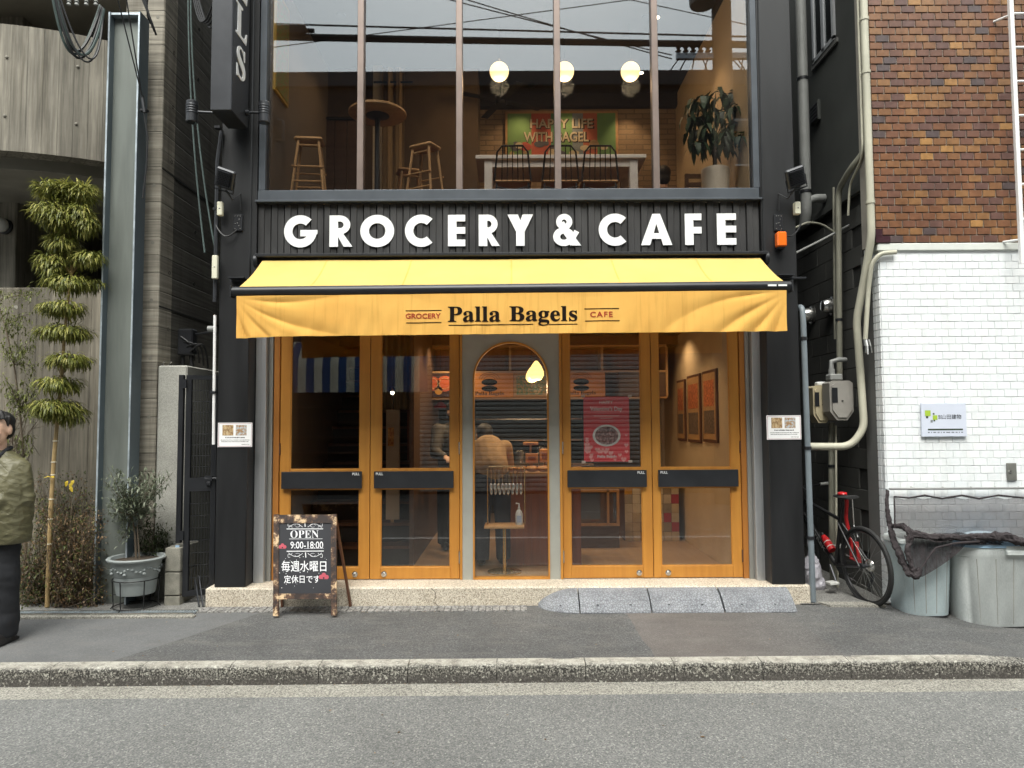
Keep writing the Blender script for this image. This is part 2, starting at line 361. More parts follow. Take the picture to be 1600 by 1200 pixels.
def m_ramp():
    t = NT('grey_ramp_plastic'); p = t.pos(); n = t.noise(p, 5.0, 5.0); c = t.ramp(n, [(.3, (.20,.21,.228)), (.7, (.285,.298,.318))])
    v = t.n('TexVoronoi', feature='DISTANCE_TO_EDGE', i_Vector=t.pos((1, .8, .8)), i_Scale=52.0).outputs[0]; e = t.ramp(v, [(.03, 0.0), (.16, 1.0)])
    c = t.mix(.8, c, t.mix(e, (.58,.58,.59), (1.12,1.12,1.12)), 'MULTIPLY'); c = t.mix(.4, c, t.ramp(t.noise(p, 2.0, 5.0), [(.3, .35), (.7, .62)]), 'OVERLAY')
    return t.done(c, .6, normal=t.bump(e, .7, .006))
def m_quilt():
    t = NT('olive_quilted_nylon'); p = t.obj(); s_ = t.n('SeparateXYZ'); t.set(s_.inputs[0], p); w_ = t.math('MULTIPLY', t.noise(p, 9.0, 2.0), 2.4)
    a = t.math('ABSOLUTE', t.math('SINE', t.math('ADD', t.math('MULTIPLY', t.math('ADD', s_.outputs[2], t.math('MULTIPLY', s_.outputs[0], .6)), 42.0), w_)))
    b = t.math('ABSOLUTE', t.math('SINE', t.math('ADD', t.math('MULTIPLY', t.math('SUBTRACT', s_.outputs[2], t.math('MULTIPLY', s_.outputs[0], .6)), 42.0), w_)))
    e = t.ramp(t.math('MINIMUM', a, b), [(.0, 0.0), (.22, 1.0)]); c = t.ramp(t.noise(p, 8.0, 5.0), [(.3, (.105,.097,.050)), (.7, (.135,.125,.066))]); c = t.mix(.6, c, t.mix(e, (.72,.72,.72), (1,1,1)), 'MULTIPLY')
    return t.done(c, .5, normal=t.bump(t.math('ADD', t.math('MULTIPLY', e, .5), t.math('MULTIPLY', t.noise(p, 55.0, 4.0), .5)), .35, .006))
MT = dict(
 road=m_road(), pave=m_pave(), kerb=m_kerb(),
 gutter=m_speck('gutter_concrete', (.21,.20,.175), (.36,.345,.30), (.12,.115,.105), 120.0),
 step=m_speck('step_terrazzo', (.48,.42,.33), (.66,.60,.50), (.27,.22,.17), 150.0),
 apron=m_speck('apron_concrete', (.16,.155,.145), (.25,.245,.23), (.10,.10,.095), 140.0),
 tread=m_speck('checker_tile', (.19,.185,.175), (.30,.29,.275), (.11,.105,.10), 60.0),
 black=M('black_panel', (.0115,.0118,.0128), .42, 0, .38, 2.2, .03, 300.0, stretch=(2.5,2.5,.35)),
 blackmetal=M('black_metal', (.020,.021,.024), .38, .2, .2, 5.0),
 charcoal=M('charcoal_metal', (.036,.038,.043), .36, .3, .18, 4.0, .02, 200.0),
 plank=M('fascia_metal', (.048,.047,.047), .40, .2, .38, 5.0, .04, 150.0, stretch=(1,1,.3)),
 sill=M('window_sill_metal', (.075,.085,.098), .4, .3, .15, 4.0),
 mullion=M('bronze_mullion', (.20,.155,.135), .38, .5, .15, 4.0),
 letter=M('white_sign_paint', (.86,.87,.87), .45, 0, .03, 5.0),
 print_black=M('black_print', (.014,.010,.008), .9, 0, .1, spec=.05), print_red=M('red_print', (.34,.05,.03), .9, 0, .1, spec=.05),
 canopy=m_fabric('canopy_fabric', (.80,.585,.20), (.74,.53,.17), False), valance=m_fabric('valance_fabric', (.91,.56,.145), (.84,.48,.115)),
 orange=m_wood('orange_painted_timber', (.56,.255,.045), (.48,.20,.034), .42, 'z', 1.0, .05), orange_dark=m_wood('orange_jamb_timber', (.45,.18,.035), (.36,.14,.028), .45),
 alu=M('aluminium', (.52,.53,.54), .35, .6, .08, 3.0, stretch=(4,4,.4)), steel=M('stainless_steel', (.62,.61,.58), .25, .95, .08),
 gpanel=M('grey_render_panel', (.36,.36,.32), .7, 0, .12, 3.0, .1, 60.0), reveal=M('grey_reveal', (.24,.235,.215), .6, 0, .08, 3.0),
 glass_up=GLASS('window_glass', (.84,.82,.80), .10, 0.0, (.86,.93,1.0)), glass_lo=GLASS('door_glass', (.93,.93,.92), .060), glass=GLASS('plain_glass', (.93,.95,.95), .05),
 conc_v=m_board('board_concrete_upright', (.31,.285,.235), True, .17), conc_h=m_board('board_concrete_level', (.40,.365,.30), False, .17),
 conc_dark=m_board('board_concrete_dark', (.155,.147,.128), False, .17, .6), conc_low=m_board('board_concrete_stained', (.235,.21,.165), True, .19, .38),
 soffit=M('soffit_concrete', (.24,.225,.19), .8, 0, .2, 2.0, .1), gatepost=M('rendered_concrete', (.34,.335,.30), .8, 0, .16, 2.5, .15, 60.0, fine=.2),
 column=M('blue_grey_steel_paint', (.115,.145,.165), .42, .25, .28, 2.2, .05, 60.0, stretch=(1,1,.5)), column_web=M('web_steel_paint', (.15,.165,.15), .45, .2, .35, 1.4, .05, 50.0, stretch=(3,3,.35)),
 galv=M('pale_steel', (.46,.52,.56), .4, .5, .3, 9.0),
 stucco=M('dark_stucco', (.060,.064,.058), .85, 0, .18, 1.6, .35, 160.0), block=M('dark_block', (.062,.062,.056), .85, 0, .2, 3.0, .3, 150.0), blockgap=M('block_joint', (.028,.028,.026), .9),
 pier=M('grey_pier_render', (.125,.125,.118), .8, 0, .15, 2.0, .15, 120.0),
 tilegap=M('pale_grout', (.76,.78,.79), .8, 0, .08), brickgap=M('brown_grout', (.36,.33,.28), .85, 0, .15), ledge=M('ledge_render', (.62,.64,.60), .7, 0, .15, 3.0),
 pipe_cream=M('cream_pipe', (.47,.455,.36), .5, 0, .15, 2.0), pipe_grey=M('grey_drain_pipe', (.23,.235,.225), .5, 0, .15, 2.0), pipe_olive=M('grey_green_conduit', (.25,.245,.195), .5, 0, .2, 2.0), pipe_blue=M('blue_grey_pipe', (.17,.20,.22), .45, 0, .15, 3.0),
 cable=M('black_cable', (.012,.012,.013), .5, 0, .1), cable_green=M('weathered_cable', (.05,.075,.07), .6, 0, .3, 20.0),
 cream=M('cream_plastic', (.66,.64,.50), .5, 0, .06), white=M('white_plastic', (.80,.80,.79), .4, 0, .04), paper=M('white_paper', (.83,.83,.83), .75, 0, .02),
 orange_lens=M('orange_lens', (.85,.16,.015), .25, 0, .1), meter=M('meter_grey', (.28,.265,.24), .5, 0, .12, 4.0), meter_cream=M('meter_cream', (.42,.36,.235), .5, 0, .12, 4.0),
 rubber=M('rubber', (.018,.018,.018), .75, 0, .15, 10.0), ramp=m_ramp(),
 bin=M('pale_blue_bin', (.63,.74,.76), .5, 0, .18, 3.0, .08, 40.0, stretch=(2,2,.6), fine=.12), bin_grey=M('pale_grey_bin', (.62,.655,.64), .5, 0, .2, 3.0, .08, 40.0, stretch=(2,2,.6), fine=.12), lid_blue=M('blue_lid', (.33,.50,.66), .4, 0, .08),
 net_hem=M('brown_net_hem', (.034,.027,.029), .9, 0, .3, 30.0),
 red=M('red_paint', (.52,.022,.025), .3, 0, .1), bikeblack=M('bike_black', (.016,.016,.017), .3, .1, .1), bikewhite=M('bike_white', (.6,.6,.57), .35, 0, .1),
 planter=M('grey_green_planter', (.27,.295,.29), .6, 0, .15, 5.0, .1, 60.0), soil=M('soil', (.05,.036,.024), .95, 0, .4, 30.0, .8, 60.0), wire=M('black_wire', (.012,.012,.012), .5, .3, .1),
 bark=M('bark', (.13,.10,.07), .85, 0, .35, 14.0, .5, 60.0, stretch=(1,1,.3)), bamboo=M('bamboo_cane', (.36,.25,.115), .45, 0, .3, 7.0), bamboo_node=M('bamboo_node', (.68,.62,.48), .5, 0, .1),
 cinder=M('weathered_block', (.22,.21,.175), .9, 0, .35, 9.0, .5, 90.0, fine=.3),
 skin=M('skin', (.72,.46,.33), .5, 0, .08, 12.0), hair=M('black_hair', (.007,.006,.006), .6, 0, .2, 40.0), olive=m_quilt(), darkcloth=M('black_cloth', (.012,.013,.016), .85, 0, .3, 8.0, .2, 120.0), tan=M('tan_cloth', (.33,.225,.125), .9, 0, .12, 6.0, .2, 100.0), denim=M('dark_denim', (.035,.042,.062), .9, 0, .2, 10.0), brown_cloth=M('brown_cloth', (.10,.065,.045), .9, 0, .2, 8.0), shoe=M('black_leather', (.015,.014,.014), .35, 0, .1),
 eye=M('eye_white', (.75,.72,.68), .3), iris=M('eye_dark', (.02,.012,.008), .2), lip=M('lip', (.42,.16,.13), .45), teeth=M('teeth', (.8,.78,.72), .3),
 wood=m_wood('light_wood', (.52,.32,.145), (.40,.23,.095), .5), wood_x=m_wood('light_wood_level', (.50,.30,.13), (.38,.215,.09), .5, 'x'), wood_dark=m_wood('dark_wood', (.14,.06,.03), (.085,.036,.02), .5), wood_red=m_wood('red_brown_wood', (.26,.085,.035), (.17,.055,.024), .5), walnut=m_wood('walnut', (.115,.068,.042), (.075,.042,.026), .5, 'x'),
 brass=M('brass', (.72,.52,.22), .25, .9, .08), silver=M('cutlery_silver', (.8,.79,.76), .18, 1.0, .05),
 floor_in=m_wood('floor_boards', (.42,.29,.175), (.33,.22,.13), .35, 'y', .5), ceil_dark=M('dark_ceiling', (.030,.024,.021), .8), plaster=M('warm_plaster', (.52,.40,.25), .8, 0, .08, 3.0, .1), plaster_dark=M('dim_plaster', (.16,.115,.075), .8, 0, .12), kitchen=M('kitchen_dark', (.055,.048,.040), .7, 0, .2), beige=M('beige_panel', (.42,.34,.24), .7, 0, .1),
 curtain=M('beige_curtain', (.34,.25,.14), .85, 0, .1), white_wall=M('white_wall', (.62,.57,.48), .8, 0, .05), chalk=M('chalk_white', (.78,.78,.80), .8, 0, .15, 60.0), chalkboard=M('chalkboard', (.016,.017,.022), .6, 0, .25, 5.0), chalk_pink=M('chalk_pink', (.62,.12,.16), .8, 0, .1),
)
def m_distress():
    t = NT('scorched_pine'); p = t.pos((9, 9, 9)); n = t.noise(p, 1.0, 6.0, .72); c = t.ramp(n, [(.45, (.022,.012,.009)), (.54, (.10,.05,.028)), (.60, (.60,.43,.25)), (.8, (.70,.55,.36))])
    return t.done(c, .6, normal=t.bump(n, .3, .003))
MT['distress'] = m_distress()
MT['brick'] = m_brick('brown_glazed_brick', [(0,(.190,.088,.048)),(.16,(.160,.080,.055)),(.30,(.215,.105,.050)),(.46,(.135,.074,.060)),(.54,(.250,.128,.056)),(.70,(.200,.094,.048)),(.82,(.100,.074,.072)),(.86,(.36,.19,.07)),(.92,(.175,.084,.052))], .28, .25, (.5,.47,.45))
MT['tile'] = m_brick('white_glazed_tile', [(0,(.80,.83,.84)),(.3,(.80,.83,.84)),(.6,(.86,.88,.885)),(.85,(.82,.85,.86))], .22, .06, (.84,.83,.80))
def m_net():
    t = NT('garbage_net'); p = t.pos(); sx = t.n('SeparateXYZ'); t.set(sx.inputs[0], t.n('VectorMath', operation='ADD', i_0=p, i_1=t.n('VectorMath', operation='SCALE', i_0=t.n('TexNoise', i_Vector=p, i_Scale=3.0).outputs[1], i_Scale=.12)).outputs[0])
    a = t.math('ABSOLUTE', t.math('SINE', t.math('MULTIPLY', sx.outputs[0], 420.0))); b = t.math('ABSOLUTE', t.math('SINE', t.math('MULTIPLY', sx.outputs[2], 420.0)))
    al = t.ramp(t.math('MINIMUM', a, b), [(.25, .9), (.5, .34)])
    return t.done((.045,.037,.039), .9, alpha=al, spec=.1)
MT['net'] = m_net()
def m_net2():
    t = NT('doubled_net'); n = t.noise(t.pos((40, 40, 9)), 1.0, 4.0, .7); return t.done((.040,.033,.035), .9, alpha=t.ramp(n, [(.3, .62), (.7, .93)]), spec=.1)
MT['net2'] = m_net2()
def m_bag():
    t = NT('thin_plastic_bag'); return t.done((.62,.60,.66), .25, alpha=.72, spec=.6)
MT['bag'] = m_bag()
LF = dict(
 bamboo=m_leaf('bamboo_leaf', (.085,.105,.02), (.23,.24,.05), (.40,.37,.11)), olive=m_leaf('olive_leaf', (.085,.108,.062), (.17,.195,.13), (.29,.31,.235)),
 shrub=m_leaf('shrub_leaf', (.06,.085,.022), (.125,.145,.042), (.20,.19,.07)), dry=m_leaf('dry_leaf', (.095,.055,.028), (.19,.115,.055), (.32,.22,.12)), dark=m_leaf('dark_leaf', (.022,.034,.012), (.05,.068,.024)),
 yellow=m_leaf('yellow_leaf', (.62,.42,.03), (.7,.52,.06)), slim=m_leaf('slim_leaf', (.10,.125,.03), (.185,.20,.065)), indoor=m_leaf('indoor_leaf', (.012,.028,.012), (.03,.06,.028), (.05,.085,.045), .15))
# ================================================================ ground
def smooth(a, b, x):
    t = max(0, min(1, (x-a)/(b-a))); return t*t*(3-2*t)
def drop(x): return -.105*smooth(3.05, 4.3, x)            # the pavement falls towards the dropped kerb on the right
def gz(x, y): return .035*max(0, min(1, (y+1.33)/1.33)) + drop(x)
KY = -1.42                                                # face of the kerb
def ky(x): return KY + .027*(x/3.0)                       # the street runs a touch askew to the shop front
mb = MB(); mb.grid(lambda u, v: (-40+80*u, -60+100*v, -.126), 4, 4); road = mb.build('road', MT['road']); tag(road, kind='structure')
mb = MB(); mb.grid(lambda u, v: (-14+28*u, ky(-14+28*u)-.21+.24*v+(.012*mnoise.noise(Vector((u*60, 3, 0))) if v == 0 else 0), -.122-.004*(1-v)), 220, 1)
tag(mb.build('gutter_strip', MT['gutter']), kind='structure')
mb = MB(); mb.box(-14, 14, -4.12, -4.0, -.1215, -.120); tag(mb.build('road_line', MT['letter']), kind='structure')
xs = [-14+.1*i for i in range(281)]
mb = MB(); mb.grid(lambda u, v: (-14+28*u, (ky(-14+28*u)+.10)*(1-v)+1.2*v, gz(-14+28*u, (ky(-14+28*u)+.10)*(1-v)+1.2*v)+.004*mnoise.noise(Vector((u*28*1.5, v*4, 0)))), 280, 22)
pav = mb.build('pavement', MT['pave'], smooth=True); tag(pav, kind='structure')
kerb = link('kerb', None); tag(kerb, kind='structure')
for i in range(-11, 12):
    x0 = .60*i-.11; x1 = x0+.595; m = MB()
    n = 12; prof = [(0, -.13), (0, -.022), (.004, -.008), (.018, .0), (.118, .003), (.118, -.13)]
    rng = random.Random(i); vs = []
    for a in range(n+1):
        x = x0+(x1-x0)*a/n
        d = drop(x)*.75 if x < 4.4 else -.095
        for j, (yy, zz) in enumerate(prof):
            k = .006*mnoise.noise(Vector((x*9, j*1.7, i))) if 0 < j < 4 else 0
            e = .006 if a in (0, n) and j in (1, 2, 3) else 0
            vs.append((x, ky(x)+yy+e+k, zz+(d if j in (1,2,3,4) else 0)+k-e))
    q = len(prof); fs = [(a*q+j, a*q+j+1, (a+1)*q+j+1, (a+1)*q+j) for a in range(n) for j in range(q-1)]
    fs += [tuple(range(q)), tuple(n*q+j for j in range(q))]
    m.add(vs, fs).build('kerb_stone', MT['kerb'], kerb)
# concrete apron in front of the left house, alley floor, tread strip before the step
mb = MB(); mb.grid(lambda u, v: (-9+6.30*u, -.22+6*v, .042+.006*v), 20, 8); tag(mb.build('forecourt', MT['apron']), kind='structure')
mb = MB(); mb.grid(lambda u, v: (2.50+.95*u, -.02+7*v, .045+drop(3.1)), 6, 12); tag(mb.build('alley_floor', MT['apron']), kind='structure')
mb = MB(); x0, x1 = -2.72, .12
for i in range(48):
    for j in range(3):
        a = x0+(x1-x0)*i/48; mb.box(a+.003, a+(x1-x0)/48-.003, -.175+.056*j, -.175+.056*j+.052, .02, .041+.0015*((i+j) % 2), .002)
tag(mb.build('tread_paving', MT['tread']), 'ribbed grey threshold paving along the foot of the step', None, kind='structure')
# small litter and leaves on the road keep as stuff
mb = MB(); rng = random.Random(5)
for i in range(320):
    if i < 40: x, y, z = rng.uniform(-3, 3.5), rng.uniform(-3.6, -1.8), -.1235
    elif i < 90: x, y = rng.uniform(-3.2, 3.2), rng.uniform(-1.3, -.2); z = gz(x, y)+.005
    elif i < 200: x = rng.uniform(-3.4, 4.4); y = ky(x)-.01-.05*rng.random()**2; z = -.119
    else: x = rng.uniform(-2.7, 4.6); y = rng.uniform(-.03, -.005) if x > .15 else rng.uniform(-.20, -.18); z = gz(x, y)+.005
    s = rng.uniform(.003, .010) if i > 20 else rng.uniform(.006, .018); a = rng.uniform(0, 6.28)
    mb.add([(x+s*math.cos(a+t)*(.5 if k % 2 else 1), y+s*math.sin(a+t)*(.5 if k % 2 else 1), z+.004*rng.random()) for k, t in enumerate((0, 1.57, 3.14, 4.71))], [(0,1,2,3)])
tag(mb.build('fallen_leaf_litter', LF['dry']), 'tiny dry leaf scraps scattered on road and pavement', 'litter', kind='stuff')

# ================================================================ the cafe building
cafe = thing('cafe_building', 'narrow black two storey cafe with orange timber doors and wide upper window', 'building', (0, 0, 0))
FL = .197                      # shop floor level, top of the step
mb = MB(); mb.box(-2.69, 2.60, 0, .42, .0, FL, .012); stp = mb.build('step', MT['step'], cafe)
mb = MB(); pts = [(.62,.19),(.64,.16),(.625,.13),(.645,.10),(.64,.07),(.655,.03)]
pts = [(x-1.32+.02*math.sin(z*60), z) for x, z in pts]
mb.tube([(x, -.0005, z) for x, z in pts], .0022, 4); mb.build('crack', MT['print_black'], stp)
for nm, a, b in (('l', -2.625, -2.35), ('r', 2.275, 2.57)):
    mb = MB(); mb.box(a, b, .03, .42, FL, 7.2, .008); mb.build('pillar', MT['black'], cafe)
mb = MB(); mb.box(-2.61, -2.50, .42, 9, 0, 7.2); mb.build('outer_wall', MT['black'], cafe)
mb = MB(); mb.box(2.44, 2.555, .42, 9, 0, 7.2); mb.build('outer_wall', MT['black'], cafe)
mb = MB(); mb.box(-2.5, 2.44, 8.9, 9, 0, 7.2); mb.build('outer_wall', MT['black'], cafe)
mb = MB(); mb.box(-2.62, 2.565, .02, 9.02, 7.2, 7.35); mb.build('roof', MT['charcoal'], cafe)
for a, b in ((-2.349, -2.302), (2.262, 2.274)):
    mb = MB(); mb.box(a, b, .045, .42, 2.67, 7.2); mb.build('edge_panel', MT['black'], cafe)
mb = MB(); mb.box(-2.295, 2.215, .10, .42, 6.2, 7.2); mb.build('parapet', MT['black'], cafe)
mb = MB(); mb.box(-2.301, 2.261, .30, .42, 2.672, 3.14); mb.build('lintel', MT['black'], cafe)
# fascia of upright metal planks, lettering on it
mb = MB(); mb.box(-2.301, 2.261, .10, .42, 3.141, 3.63); fas = mb.build('fascia', MT['black'], cafe)
NPL = 38; pw = (2.26+2.301)/NPL
pm = MB(); hz = .485
pm.prism([(0,0),(.004,-.026),(pw*.46,-.026),(pw*.50,-.016),(pw*.93,-.016),(pw*.955,0)], 0, hz, 'z')
pme = pm.mesh('plank', MT['plank'])
for i in range(NPL): link('plank', pme, fas, (-2.301+pw*i, .098, 3.142))
# lower ledge over the awning and the frame trim over the planks
mb = MB(); mb.box(-2.315, 2.27, .02, .10, 3.632, 3.652, .003).box(-2.30, 2.255, .045, .12, 3.652, 3.748, .006); mb.build('window_sill', MT['sill'], cafe)
mb = MB(); mb.box(-2.295, -2.235, .05, .16, 3.748, 6.2, .004); mb.build('window_frame', MT['sill'], cafe)
mb = MB(); mb.box(2.205, 2.262, .05, .16, 3.748, 6.2, .004); mb.build('window_frame', MT['sill'], cafe)
wx = [-2.235, -1.375, -.47, .43, 1.327, 2.205]
for x in wx[1:-1]:
    mb = MB(); mb.box(x-.029, x+.029, .055, .15, 3.748, 6.2, .004); mb.build('mullion', MT['mullion'], cafe)
for i in range(5):
    a = wx[i]+(.0 if i == 0 else .029); b = wx[i+1]-(.0 if i == 4 else .029)
    mb = MB(); mb.box(a, b, .10, .108, 3.748, 6.2); mb.build('upper_pane', MT['glass_up'], cafe)

# letters on the fascia --------------------------------------------------
def arc(cx, cz, rx, rz, a0, a1, n=40): return [(cx+rx*math.cos(R(a0+(a1-a0)*i/n)), cz+rz*math.sin(R(a0+(a1-a0)*i/n))) for i in range(n+1)]
def ringpoly(mb, cx, cz, ro, ri, a0, a1, y0, y1, kx=1.0, n=40):
    o = arc(cx, cz, ro*kx, ro, a0, a1, n); i_ = arc(cx, cz, ri*kx, ri, a0, a1, n)
    full = abs(a1-a0) >= 359.9
    for k in range(n):
        q = [o[k], o[k+1], i_[k+1], i_[k]]
        vs = [(x, y0, z) for x, z in q]+[(x, y1, z) for x, z in q]
        fs = [(0,1,2,3),(0,4,5,1),(3,2,6,7)]
        if not full and k == 0: fs.append((0,3,7,4))
        if not full and k == n-1: fs.append((1,5,6,2))
        mb.add(vs, fs)
def glyph(ch, w, t=.27):
    """heavy geometric capital, unit height, width w"""
    m = MB(); k = [0]
    def pr(pts): k[0] += 1; m.prism(pts, -.038-.004*k[0], 0)
    if ch == 'O': ringpoly(m, w/2, .5, .515, .515-t*.98, 0, 360, -.032, 0, w/1.03)
    elif ch == 'C': ringpoly(m, w*.54, .5, .515, .515-t*.98, 47, 313, -.032, 0, 1.0)
    elif ch == 'G':
        ringpoly(m, w*.5, .5, .515, .515-t*.98, 47, 358, -.032, 0, 1.0); pr([(w*.5,.34),(w*.90,.34),(w*1.005,.42),(w*1.005,.54),(w*.5,.54)])
    elif ch == 'E':
        pr([(0,0),(t,0),(t,1),(0,1)])
        for a in (0, .395, .79): pr([(t*.9,a),(w,a),(w,a+.21),(t*.9,a+.21)])
    elif ch == 'F':
        pr([(0,0),(t,0),(t,1),(0,1)])
        for a in (.365, .79): pr([(t*.9,a),(w,a),(w,a+.21),(t*.9,a+.21)])
    elif ch == 'R':
        pr([(0,0),(t,0),(t,1),(0,1)]); ringpoly(m, w*.48, .70, .30, .105, -90, 90, -.034, 0, (w*.48)/.30*.98)
        pr([(t*.9,.40),(w*.5,.40),(w*.5,.595),(t*.9,.595)]); pr([(t*.9,.805),(w*.5,.805),(w*.5,1),(t*.9,1)])
        pr([(w*.30,.43),(w*.62,.43),(w*1.06,0),(w*.66,0)])
    elif ch == 'Y':
        pr([(0,1),(.33,1),(w/2+.135,.45),(w/2-.135,.45)]); pr([(w-.33,1),(w,1),(w/2+.135,.45),(w/2-.135,.45)]); pr([(w/2-.135,0),(w/2+.135,0),(w/2+.135,.5),(w/2-.135,.5)])
    elif ch == 'A':
        pr([(0,0),(.29,0),(w/2+.02,.75),(w/2+.12,1),(w/2-.12,1)]); pr([(w,0),(w-.29,0),(w/2-.02,.75),(w/2-.12,1),(w/2+.12,1)]); pr([(w*.25,.20),(w*.75,.20),(w*.69,.38),(w*.31,.38)])
    elif ch == '&':
        ringpoly(m, w*.42, .76, .255, .075, 0, 360, -.030, 0, 1.0, 32); ringpoly(m, w*.40, .285, .30, .10, 0, 360, -.034, 0, 1.12, 36)
        pr([(w*.18,.64),(w*.40,.78),(w*1.04,0),(w*.70,0)]); pr([(w*.97,.42),(w*.80,.50),(w*.52,.10),(w*.66,-.01)])
    return m
LET = [('G',443,496),('R',515,549),('O',563,616),('C',633,680),('E',700,727),('R',748,779),('Y',793,833),('&',864,906),('C',935,983),('A',1001,1050),('F',1070,1096),('E',1120,1150)]
for ch, a, b in LET:
    y_ = 361 - (a-443)*.0032
    A = P(a, y_, .068); B = P(b, y_, .068); h = .288; g = glyph(ch, (B.x-A.x)/h)
    zc = 3.372
    g.mapped(lambda v: Vector((A.x+v.x*h, .068+v.y*h*.5, zc-h/2+v.z*h))).build('letter', MT['letter'], fas)

# ground floor: shutter rails, jambs, doors, arched panel ------------------
for s_ in (-1, 1):
    x0 = -2.349 if s_ < 0 else 2.296
    if s_ > 0: mb = MB(); mb.box(2.262, 2.30, .33, .42, FL, 2.67); mb.build('reveal', MT['reveal'], cafe)
    mb = MB(); mb.box(x0-s_*.002, x0-s_*.096, .20, .32, FL, 2.67, .004).box(x0-s_*.04, x0-s_*.052, .196, .20, FL, 2.67); mb.build('shutter_rail', MT['alu'], cafe)
    mb = MB(); mb.box(x0-s_*.098, x0-s_*.136, .27, .42, FL, 2.67); mb.build('reveal', MT['reveal'], cafe)
DY = .31
def dx(px): return P(px, 720, DY).x
DT = 2.62
for a, b in ((427.5, 436.5), (718.8, 722.5), (874.5, 878.5), (1157.5, 1167)):
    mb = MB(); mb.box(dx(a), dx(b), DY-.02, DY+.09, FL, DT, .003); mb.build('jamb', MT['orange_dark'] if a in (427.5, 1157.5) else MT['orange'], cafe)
def zpy(py): return P(800, py, DY).z
ZB = FL+.006; ZG0 = zpy(885.5); ZG1 = zpy(763); ZG2 = zpy(732)
LEAF = [(437, 577.7, 453, 562, 1), (578.7, 718, 595, 703.5, 0), (879, 1018.3, 891, 1003, 1), (1019.3, 1157, 1031, 1142, 0)]
for li, (a, b, g0, g1, hr) in enumerate(LEAF):
    A, B, G0, G1 = dx(a), dx(b), dx(g0), dx(g1)
    mb = MB(); mb.box(A, G0, DY, DY+.045, ZB, DT-.01, .003).box(G1, B, DY, DY+.045, ZB, DT-.01, .003)
    mb.box(G0, G1, DY+.002, DY+.043, ZB, ZG0, .003).box(G0, G1, DY+.002, DY+.043, ZG1, ZG2, .003).box(G0, G1, DY+.002, DY+.043, DT-.1, DT-.01, .003)
    door = mb.build('door', MT['orange'], cafe)
    for z0, z1 in ((ZG0, ZG1), (ZG2, DT-.1)):
        mb = MB(); mb.box(G0-.004, G1+.004, DY+.021, DY+.027, z0-.004, z1+.004); mb.build('pane', MT['glass_lo'], door)
        bd = MB()
        for x0, x1, q0, q1 in ((G0, G0+.008, z0, z1), (G1-.008, G1, z0, z1), (G0+.008, G1-.008, z0, z0+.008), (G0+.008, G1-.008, z1-.008, z1)): bd.box(x0, x1, DY+.006, DY+.0205, q0, q1)
        bd.build('glazing_bead', MT['orange'], door)
    h0, h1 = (dx(a+5), dx(b-11)) if hr else (dx(a+7), dx(b-9))
    if li == 2: h0, h1 = dx(886), dx(1009)
    if li == 3: h0, h1 = dx(1027), dx(1151)
    mb = MB(); mb.box(h0, h1, DY-.045, DY-.02, zpy(761.5), zpy(735), .003); mb.box(h0+.03, h0+.06, DY-.021, DY+.001, zpy(755), zpy(742)).box(h1-.06, h1-.03, DY-.021, DY+.001, zpy(755), zpy(742)); hp = mb.build('pull_plate', MT['charcoal'], door)
    tx = h1-.052 if hr else h0+.052
    mb = MB(); wtext(mb, 'PULL', tx, zpy(738.8), DY-.0462, .024, .066, .0008, .012); mb.build('lettering', MT['letter'], hp)
    lx = B-.13 if hr else A+.13
    mb = MB(); mb.lathe([(0,-.022),(.012,-.022),(.018,-.016),(.018,-.006),(.026,-.004),(.026,.002)], (lx, DY, zpy(896)), 20, 'y'); mb.build('lock', MT['steel'], door, True)
    hx = A if li in (0, 2) else B
    for zc in (zpy(700), zpy(870)):
        mb = MB(); mb.tube([(hx, DY-.006, zc-.055), (hx, DY-.006, zc+.055)], .009, 10); mb.build('hinge', MT['steel'] if li in (1,2) else MT['wood_dark'], door, True)
# arched panel between the doors
pa, pb = dx(722.5), dx(874.5); ax0, ax1 = dx(739), dx(858); acx = (ax0+ax1)/2; ar = (ax1-ax0)/2; azc = P(800, 534, DY).z-ar
def archpanel(mb, y0, y1, x0, x1, cx, cz, r, zb, zt, n=48):
    for x_a, x_b in ((x0, cx-r), (cx+r, x1)): mb.box(x_a, x_b, y0, y1, zb, zt)
    for k in range(n):
        t0, t1 = math.pi*k/n, math.pi*(k+1)/n
        p0, p1 = (cx+r*math.cos(t0), cz+r*math.sin(t0)), (cx+r*math.cos(t1), cz+r*math.sin(t1))
        mb.add([(p0[0],y0,p0[1]),(p1[0],y0,p1[1]),(p1[0],y0,zt),(p0[0],y0,zt),(p0[0],y1,p0[1]),(p1[0],y1,p1[1]),(p1[0],y1,zt),(p0[0],y1,zt)], [(0,3,2,1),(4,5,6,7),(0,1,5,4)])
mb = MB(); archpanel(mb, DY-.01, DY+.07, pa, pb, acx, azc, ar, FL, DT); mb.build('arch_panel', MT['gpanel'], cafe)
mb = MB(); tr = .014
prof = [(acx-ar+tr/2, FL+.01)]+[(acx+(ar-tr/2)*math.cos(math.pi-math.pi*k/40), azc+(ar-tr/2)*math.sin(math.pi-math.pi*k/40)) for k in range(41)]+[(acx+ar-tr/2, FL+.01)]
for p, q in zip(prof, prof[1:]):
    d = Vector((q[0]-p[0], 0, q[1]-p[1])).normalized(); nn = Vector((-d.z, 0, d.x))*tr/2
    a_, b_, c_, d_ = [(p[0]+nn.x,p[1]+nn.z),(p[0]-nn.x,p[1]-nn.z),(q[0]-nn.x,q[1]-nn.z),(q[0]+nn.x,q[1]+nn.z)]
    mb.prism([a_, b_, c_, d_], DY-.022, DY+.05)
mb.box(ax0, ax1, DY-.02, DY+.05, FL+.001, FL+.018); mb.build('arch_trim', MT['orange'], cafe)
